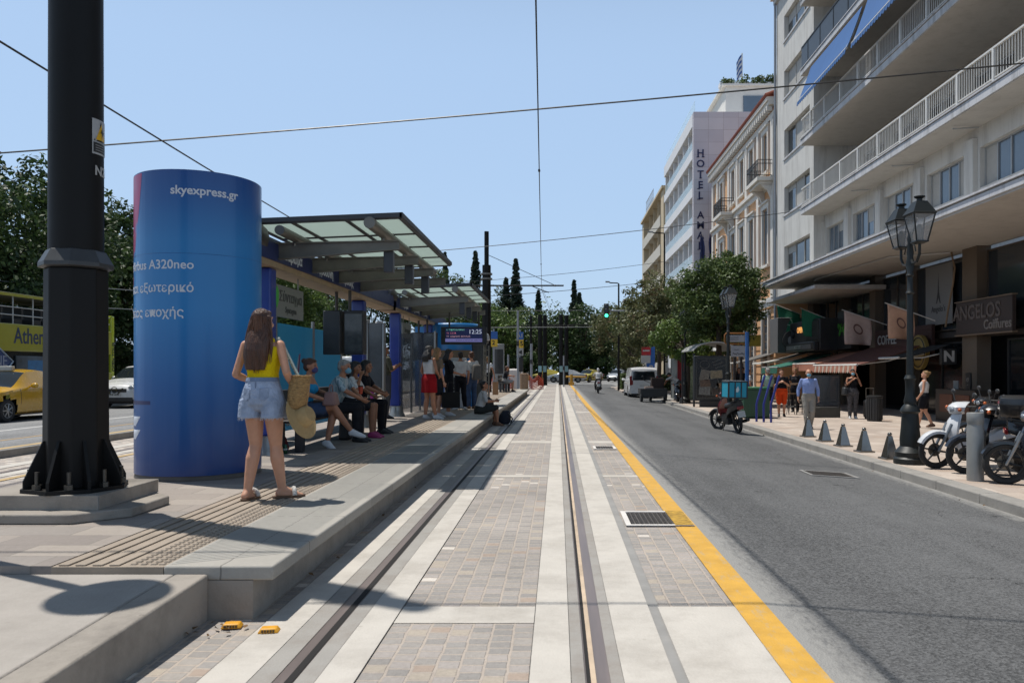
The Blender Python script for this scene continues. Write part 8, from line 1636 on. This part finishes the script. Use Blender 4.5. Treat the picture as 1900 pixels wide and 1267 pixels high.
# --- standing on the platform
def stand(label, x, y, rz, H=1.68, **k): return person(label, (x, y, k.pop("z", PZ)), rz, H, **k)
phoneL, phoneR = (Vector((-.24, .06, 1.12)), Vector((-.09, .27, 1.22))), (Vector((.24, .06, 1.12)), Vector((.08, .28, 1.24)))
stand("man in a patterned shirt looking at his phone beside the blue post", -4.05, 18.75, R(-60), 1.72, head=(0, R(-22)), aL=phoneL, aR=phoneR, skin=SK3, hair=("short", H_bk), top=(mat("camo_shirt", "4b4a3c", 0.9, var=0.7, scale=16), .9, .95, 1.43), bottom=("trousers", cloth("trousers_grey", "4a4a4c"), 2.0), shoe=shoe_b, group=GW)
stand("person in a pale grey shirt half hidden by the information board", -5.0, 20.4, R(-160), 1.68, skin=SK3, hair=("short", H_bk), top=(grey_c, .8, .94, 1.43), bottom=("trousers", grey_c, 2.0), shoe=shoe_w, group=GW)
stand("woman in a white sleeveless top and short red skirt with long black hair", -2.98, 18.45, R(-38), 1.70, fem=True, head=(R(-15), 0), lL=((-.09, .02, .49), (-.11, -.02, .085), R(10)), lR=((.09, .03, .49), (.13, .08, .085), R(-45)), aL=(Vector((-.23, -.02, 1.12)), Vector((-.18, .1, .9))), aR=(Vector((.24, 0, 1.12)), Vector((.12, .2, 1.0))), skin=SK2, hair=("long", H_bk), top=(white_c, 0, 1.0, 1.38), bottom=("skirt", cloth("skirt_red", "8e141b", 0.08), .62), shoe=shoe_w, group=GW, build=1.04)
stand("blonde woman mostly hidden behind the red skirted woman", -2.92, 19.3, R(-50), 1.68, fem=True, skin=SK1, hair=("long", H_bl), top=(cloth("top_tan", "7a6a58"), .6, .98, 1.4), bottom=("shorts", dk_c, .7), shoe=shoe_w, group=GW)
stand("woman dressed in black carrying a black shopping bag by the ticket machine", -2.72, 19.9, R(-75), 1.66, fem=True, aR=(Vector((.25, .05, 1.12)), Vector((.18, .3, 1.05))), skin=SK2, hair=("long", H_bk), top=(black_c, 1.0, .96, 1.4), bottom=("shorts", black_c, .85), shoe=shoe_w, group=GW)
stand("person in a white T-shirt and black trousers at the ticket machine", -2.80, 22.9, R(18), 1.66, lL=((-.095, .02, .49), (-.12, -.02, .085), R(20)), lR=((.1, .03, .49), (.14, .02, .085), R(-25)), aL=(Vector((-.26, -.06, 1.12)), Vector((-.24, .1, .96))), skin=SK2, hair=("bun", H_bk), top=(white_c, .7, .92, 1.42), bottom=("trousers", black_c, 2.0), shoe=shoe_w, group=GW)
stand("person with a grey backpack next to the white T-shirt at the machine", -2.55, 23.5, R(30), 1.68, fem=True, skin=SK1, hair=("bun", H_br), top=(white_c, .3, 1.0, 1.4), bottom=("trousers", cloth("denim_dark", "3c4c66", 0.3), 2.0), shoe=mat("shoe_tan", "7a5a3c", 0.7), group=GW)
stand("woman walking away in a white blouse and black shorts with tied blonde hair", -2.77, 31.0, R(-6), 1.66, fem=True, aR=(Vector((.26, 0, 1.12)), Vector((.3, .06, .9))), skin=SK2, hair=("tail", H_bl), top=(white_c, .35, 1.03, 1.41), bottom=("shorts", black_c, .65), shoe=shoe_b, group=GW, build=1.03)
t = thing("paper_bag", "brown paper bag carried by the woman in black shorts", "bag", (-2.42, 30.9, PZ+.42)); b = MB(); b.box((0, 0, 0), (.22, .14, .5)); b.build("body", mat("paper_brown", "8d6a4a", 0.85, var=0.1), t, bevel=.006); b = MB(); b.tube([(-.06, 0, .25), (-.04, 0, .4), (.04, 0, .4), (.06, 0, .25)], .008, n=5); b.build("handle", mat("paper_brown", "8d6a4a", 0.85), t)
t = thing("shopping_bag", "black shopping bag hanging beside the red skirt", "bag", (-2.58, 19.2, PZ+.42), R(20)); b = MB(); b.box((0, 0, 0), (.42, .16, .38)); b.build("body", mat("bag_black", 0.012, 0.85, spec=0.2), t, bevel=.01); b = MB(); b.tube([(-.1, 0, .19), (-.06, 0, .42), (.06, 0, .42), (.1, 0, .19)], .009, n=5); b.build("handle", M_black, t)
t = thing("backpack", "grey backpack worn by the person at the ticket machine", "bag", (-2.38, 23.36, PZ+1.08), R(30)); b = MB(); b.box((0, 0, 0), (.3, .2, .46), taper=.8); b.build("body", mat("bag_grey", "5d5a56", 0.8, var=0.2), t, bevel=.06)
t = thing("shopping_bag", "magenta shopping bag behind the information board", "bag", (-4.75, 19.9, PZ+.45)); b = MB(); b.box((0, 0, 0), (.3, .14, .42)); b.build("body", mat("bag_magenta", "8d2470", 0.6), t, bevel=.01); b = MB(); b.tube([(-.08, 0, .21), (-.05, 0, .4), (.05, 0, .4), (.08, 0, .21)], .008, n=5); b.build("handle", M_black, t)
# boy on the platform edge
bs = 1.66/1.7
person("boy in a grey T-shirt sitting on the platform edge looking down at his phone", (-2.04, 20.7, 0.0), R(-80), 1.66, False, pel=(0, 0, .42/bs), lean=R(15), head=(R(-5), R(-30)), aL=(Vector((-.25, .16, .66)), Vector((-.08, .42, .66))), aR=(Vector((.27, .16, .66)), Vector((.07, .44, .66))), lL=((-.12, .43, .47), (-.11, .42, .085), R(8)), lR=((.12, .45, .49), (.12, .47, .085), R(-8)), skin=SK2, hair=("short", H_bk), top=(cloth("tee_grey", "b7b6b4"), .95, .93, 1.43), bottom=("shorts", mat("shorts_dark_print", "1d211f", 0.8, var=0.5, scale=25), .95), shoe=mat("sandal_tan", "6e4f3b", 0.7), group=GW)
t = thing("mobile_phone", "dark phone in the hands of the boy on the platform edge", "phone", (-1.53, 20.72, .66)); b = MB(); b.box((0, 0, 0), (.07, .14, .01), rot=Matrix.Rotation(R(-30), 3, 'Y')); b.build("body", M_black, t); b = MB(); b.box((-.003, 0, .006), (.06, .125, .002), rot=Matrix.Rotation(R(-30), 3, 'Y')); b.build("screen", mat("screen_off", 0.05, 0.15), t)
t = thing("backpack", "black and blue backpack on the ground at the boy's feet", "bag", (-1.45, 21.4, 0.0)); b = MB(); b.loft([[p for p in ringpts(0.02*k, 0, z, w, d)] for k, (z, w, d) in enumerate(((0.01, .14, .12), (.1, .17, .15), (.25, .15, .13), (.36, .09, .08)))]); b.build("body", mat("bag_navy", "171b28", 0.8, var=0.2), t); b = MB(); b.tube([(.12, -.1, .3), (.24, -.12, .15), (.18, -.1, .02)], .018, n=6); b.build("strap", M_black, t)
t = thing("backpack", "round black and white backpack on the platform beside the boy", "bag", (-2.0, 22.2, PZ)); b = MB(); b.ell((0, 0, .2), (.22, .17, .2)); b.build("body", mat("bag_black_print", "1c1c1e", 0.7, var=0.9, scale=14), t)
seated("distant person on the far bench reading with bare legs", -2.75, 41.0, 1.7, False, R(15), (0, R(-20)), (Vector((-.25, .2, .86)), Vector((-.08, .42, .80))), (Vector((.26, .2, .84)), Vector((.08, .44, .80))), skin=SK2, hair=("short", hairm("hair_auburn", "4a2a18")), top=(dk_c, .8, .96, 1.43), bottom=("shorts", grey_c, .9), shoe=shoe_b, vox=.014, group=GW)
# --- pavement on the right
RB = R(180)
stand("man in a pale blue shirt, grey trousers and mask striding towards the viewer", 6.80, 21.6, R(172), 1.62, z=SZ, lL=((-.09, .10, .50), (-.07, -.10, .10), R(8)), lR=((.08, .08, .50), (.06, .10, .085), R(-5)), aL=(Vector((-.27, -.06, 1.12)), Vector((-.27, .02, .88))), aR=(Vector((.27, -.08, 1.12)), Vector((.28, -.04, .88))), skin=SK1, hair=("bald", H_bk), top=(cloth("shirt_blue", "8496c4", 0.1), 1.75, .98, 1.44), bottom=("trousers", cloth("chino_grey", "8c8880", 0.1), 2.0), shoe=mat("shoe_sand", "8b8272", 0.7), mask=mask_b, group=GS, build=1.08)
stand("man in a black T-shirt and bright orange shorts looking at his phone", 7.64, 27.2, R(170), 1.62, z=SZ, head=(R(8), R(-12)), aL=phoneL, aR=phoneR, skin=SK1, hair=("short", hairm("hair_auburn", "4a2a18")), top=(black_c, .85, .94, 1.43), bottom=("shorts", cloth("shorts_orange", "d4481c", 0.06), .95), shoe=shoe_b, group=GS, build=1.16)
stand("woman in black with patterned trousers and mask holding a phone to her ear", 9.7, 26.2, R(172), 1.62, z=SZ, fem=True, aL=(Vector((-.27, .04, 1.14)), Vector((-.13, .08, 1.48))), aR=(Vector((.24, .06, 1.14)), Vector((.05, .24, 1.34))), skin=SK2, hair=("bun", H_bk), top=(black_c, 0, .92, 1.38), bottom=("trousers", mat("print_trousers", "4c4a4c", 0.85, var=0.95, scale=22), 2.0), shoe=shoe_w, mask=mask_b, group=GS, build=1.1)
stand("woman in a white sleeveless top and black shorts walking past the dark shop", 10.08, 21.9, R(62), 1.58, z=SZ, fem=True, head=(R(10), R(-14)), lL=((-.09, .1, .49), (-.08, .16, .085), R(0)), lR=((.09, -.02, .49), (.1, -.2, .12), R(0)), aL=(Vector((-.24, .02, 1.1)), Vector((-.2, .16, .9))), skin=SK1, hair=("bun", H_bl), top=(white_c, 0, .94, 1.38), bottom=("shorts", black_c, .6), shoe=mat("sandal_tan", "6e4f3b", 0.7), group=GS, build=1.14)
stand("man in a pale mint shirt and black shorts seen from behind at the blue rack", 7.75, 29.4, R(20), 1.66, z=SZ, skin=SK2, hair=("short", H_gy), top=(cloth("shirt_mint", "93ac9c", 0.1), .9, .88, 1.43), bottom=("shorts", dk_c, .9), shoe=shoe_b, group=GS, build=1.2)
stand("person in a dark cap and backpack behind the mint shirted man", 8.2, 31.2, R(160), 1.7, z=SZ, skin=SK2, hair=("cap", M_black), top=(dk_c, .9, .92, 1.43), bottom=("trousers", dk_c, 2.0), shoe=shoe_b, group=GS)
stand("woman in a white top carrying a bag past the street name posts", 7.75, 32.4, R(-80), 1.62, z=SZ, fem=True, skin=SK2, hair=("bun", H_br), top=(white_c, .5, .96, 1.4), bottom=("trousers", cloth("trousers_grey", "4a4a4c"), 2.0), shoe=shoe_b, group=GS)
stand("person in dark clothes in the shade behind the brown sign posts", 7.85, 34.5, R(170), 1.7, z=SZ, fem=True, skin=SK3, hair=("long", H_bk), top=(black_c, .9, .92, 1.43), bottom=("trousers", cloth("denim_dark", "3c4c66", 0.3), 2.0), shoe=shoe_b, group=GS)
stand("second dark clothed person waiting beyond the brown sign posts", 8.35, 36.0, R(150), 1.72, z=SZ, skin=SK3, hair=("short", H_bk), top=(dk_c, .9, .92, 1.43), bottom=("trousers", black_c, 2.0), shoe=shoe_b, group=GS)
stand("man in a white shirt bending over beside the parked motorbikes", 6.35, 42.5, R(75), 1.72, z=SZ, pel=(0, -.12, .9), lean=R(52), aL=(Vector((-.22, .50, 1.06)), Vector((-.16, .62, .86))), aR=(Vector((.22, .50, 1.06)), Vector((.16, .62, .86))), skin=SK2, hair=("short", H_bk), top=(white_c, 1.0, .94, 1.43), bottom=("trousers", cloth("trousers_grey", "4a4a4c"), 2.0), shoe=shoe_b, group=GS)
stand("person sitting in the dark bar terrace behind the orange shorts man", 9.0, 30.2, R(150), 1.66, z=SZ, fem=True, skin=SK2, hair=("long", H_bl), top=(dk_c, .5, .92, 1.4), bottom=("trousers", black_c, 2.0), shoe=shoe_b, group=GS)
t = thing("shoulder_bag", "black shoulder bag hanging at the elbow of the woman in patterned trousers", "bag", (9.42, 26.15, SZ+.9)); b = MB(); b.box((0, 0, 0), (.16, .3, .26), taper=.8); b.build("body", M_blk2, t, bevel=.04); b = MB(); b.tube([(0, -.08, .12), (.03, -.02, .3), (.03, .04, .3), (0, .08, .12)], .012, n=6); b.build("strap", M_black, t)
t = thing("suitcase", "black wheeled suitcase standing beside the woman in patterned trousers", "suitcase", (10.2, 26.0, SZ)); b = MB(); b.box((0, 0, .34), (.4, .25, .58)); b.build("shell", M_blk2, t, bevel=.05); b = MB(); b.tube([(-.12, .05, .62), (-.12, .05, 1.0), (.12, .05, 1.0), (.12, .05, .62)], .012, n=6); b.build("handle", M_steel, t)
for sx_ in (-.15, .15): b = MB(); b.cyl((sx_-.02, 0, .04), (sx_+.02, 0, .04), .045, n=10); b.build("wheel", M_tyre, t)
# --- rider far up the road
sz_ = roadz(2.62, 52)
moto("motor_scooter", "white and black scooter ridden away up the road", (2.62, 52, sz_), 0, mat("moto_dark", "1b1b1c", 0.4), accent=P_mw, wr=.25)
person("scooter rider in a white shirt and white helmet seen from behind", (2.62, 51.7, sz_), 0, 1.7, pel=(0, 0, .86), lean=R(12), aL=(Vector((-.3, .3, 1.12)), Vector((-.31, .46, 1.06))), aR=(Vector((.3, .3, 1.12)), Vector((.31, .46, 1.06))), lL=((-.16, .38, .66), (-.16, .34, .32), R(5)), lR=((.16, .38, .66), (.16, .34, .32), R(-5)), skin=SK2, hair=("helmet", mat("helmet_white", "c9c9c9", 0.2, coat=0.5)), top=(white_c, .9, .9, 1.44), bottom=("trousers", black_c, 2.0), shoe=shoe_b, vox=.013)
bpy.data.scenes.remove(TMP)
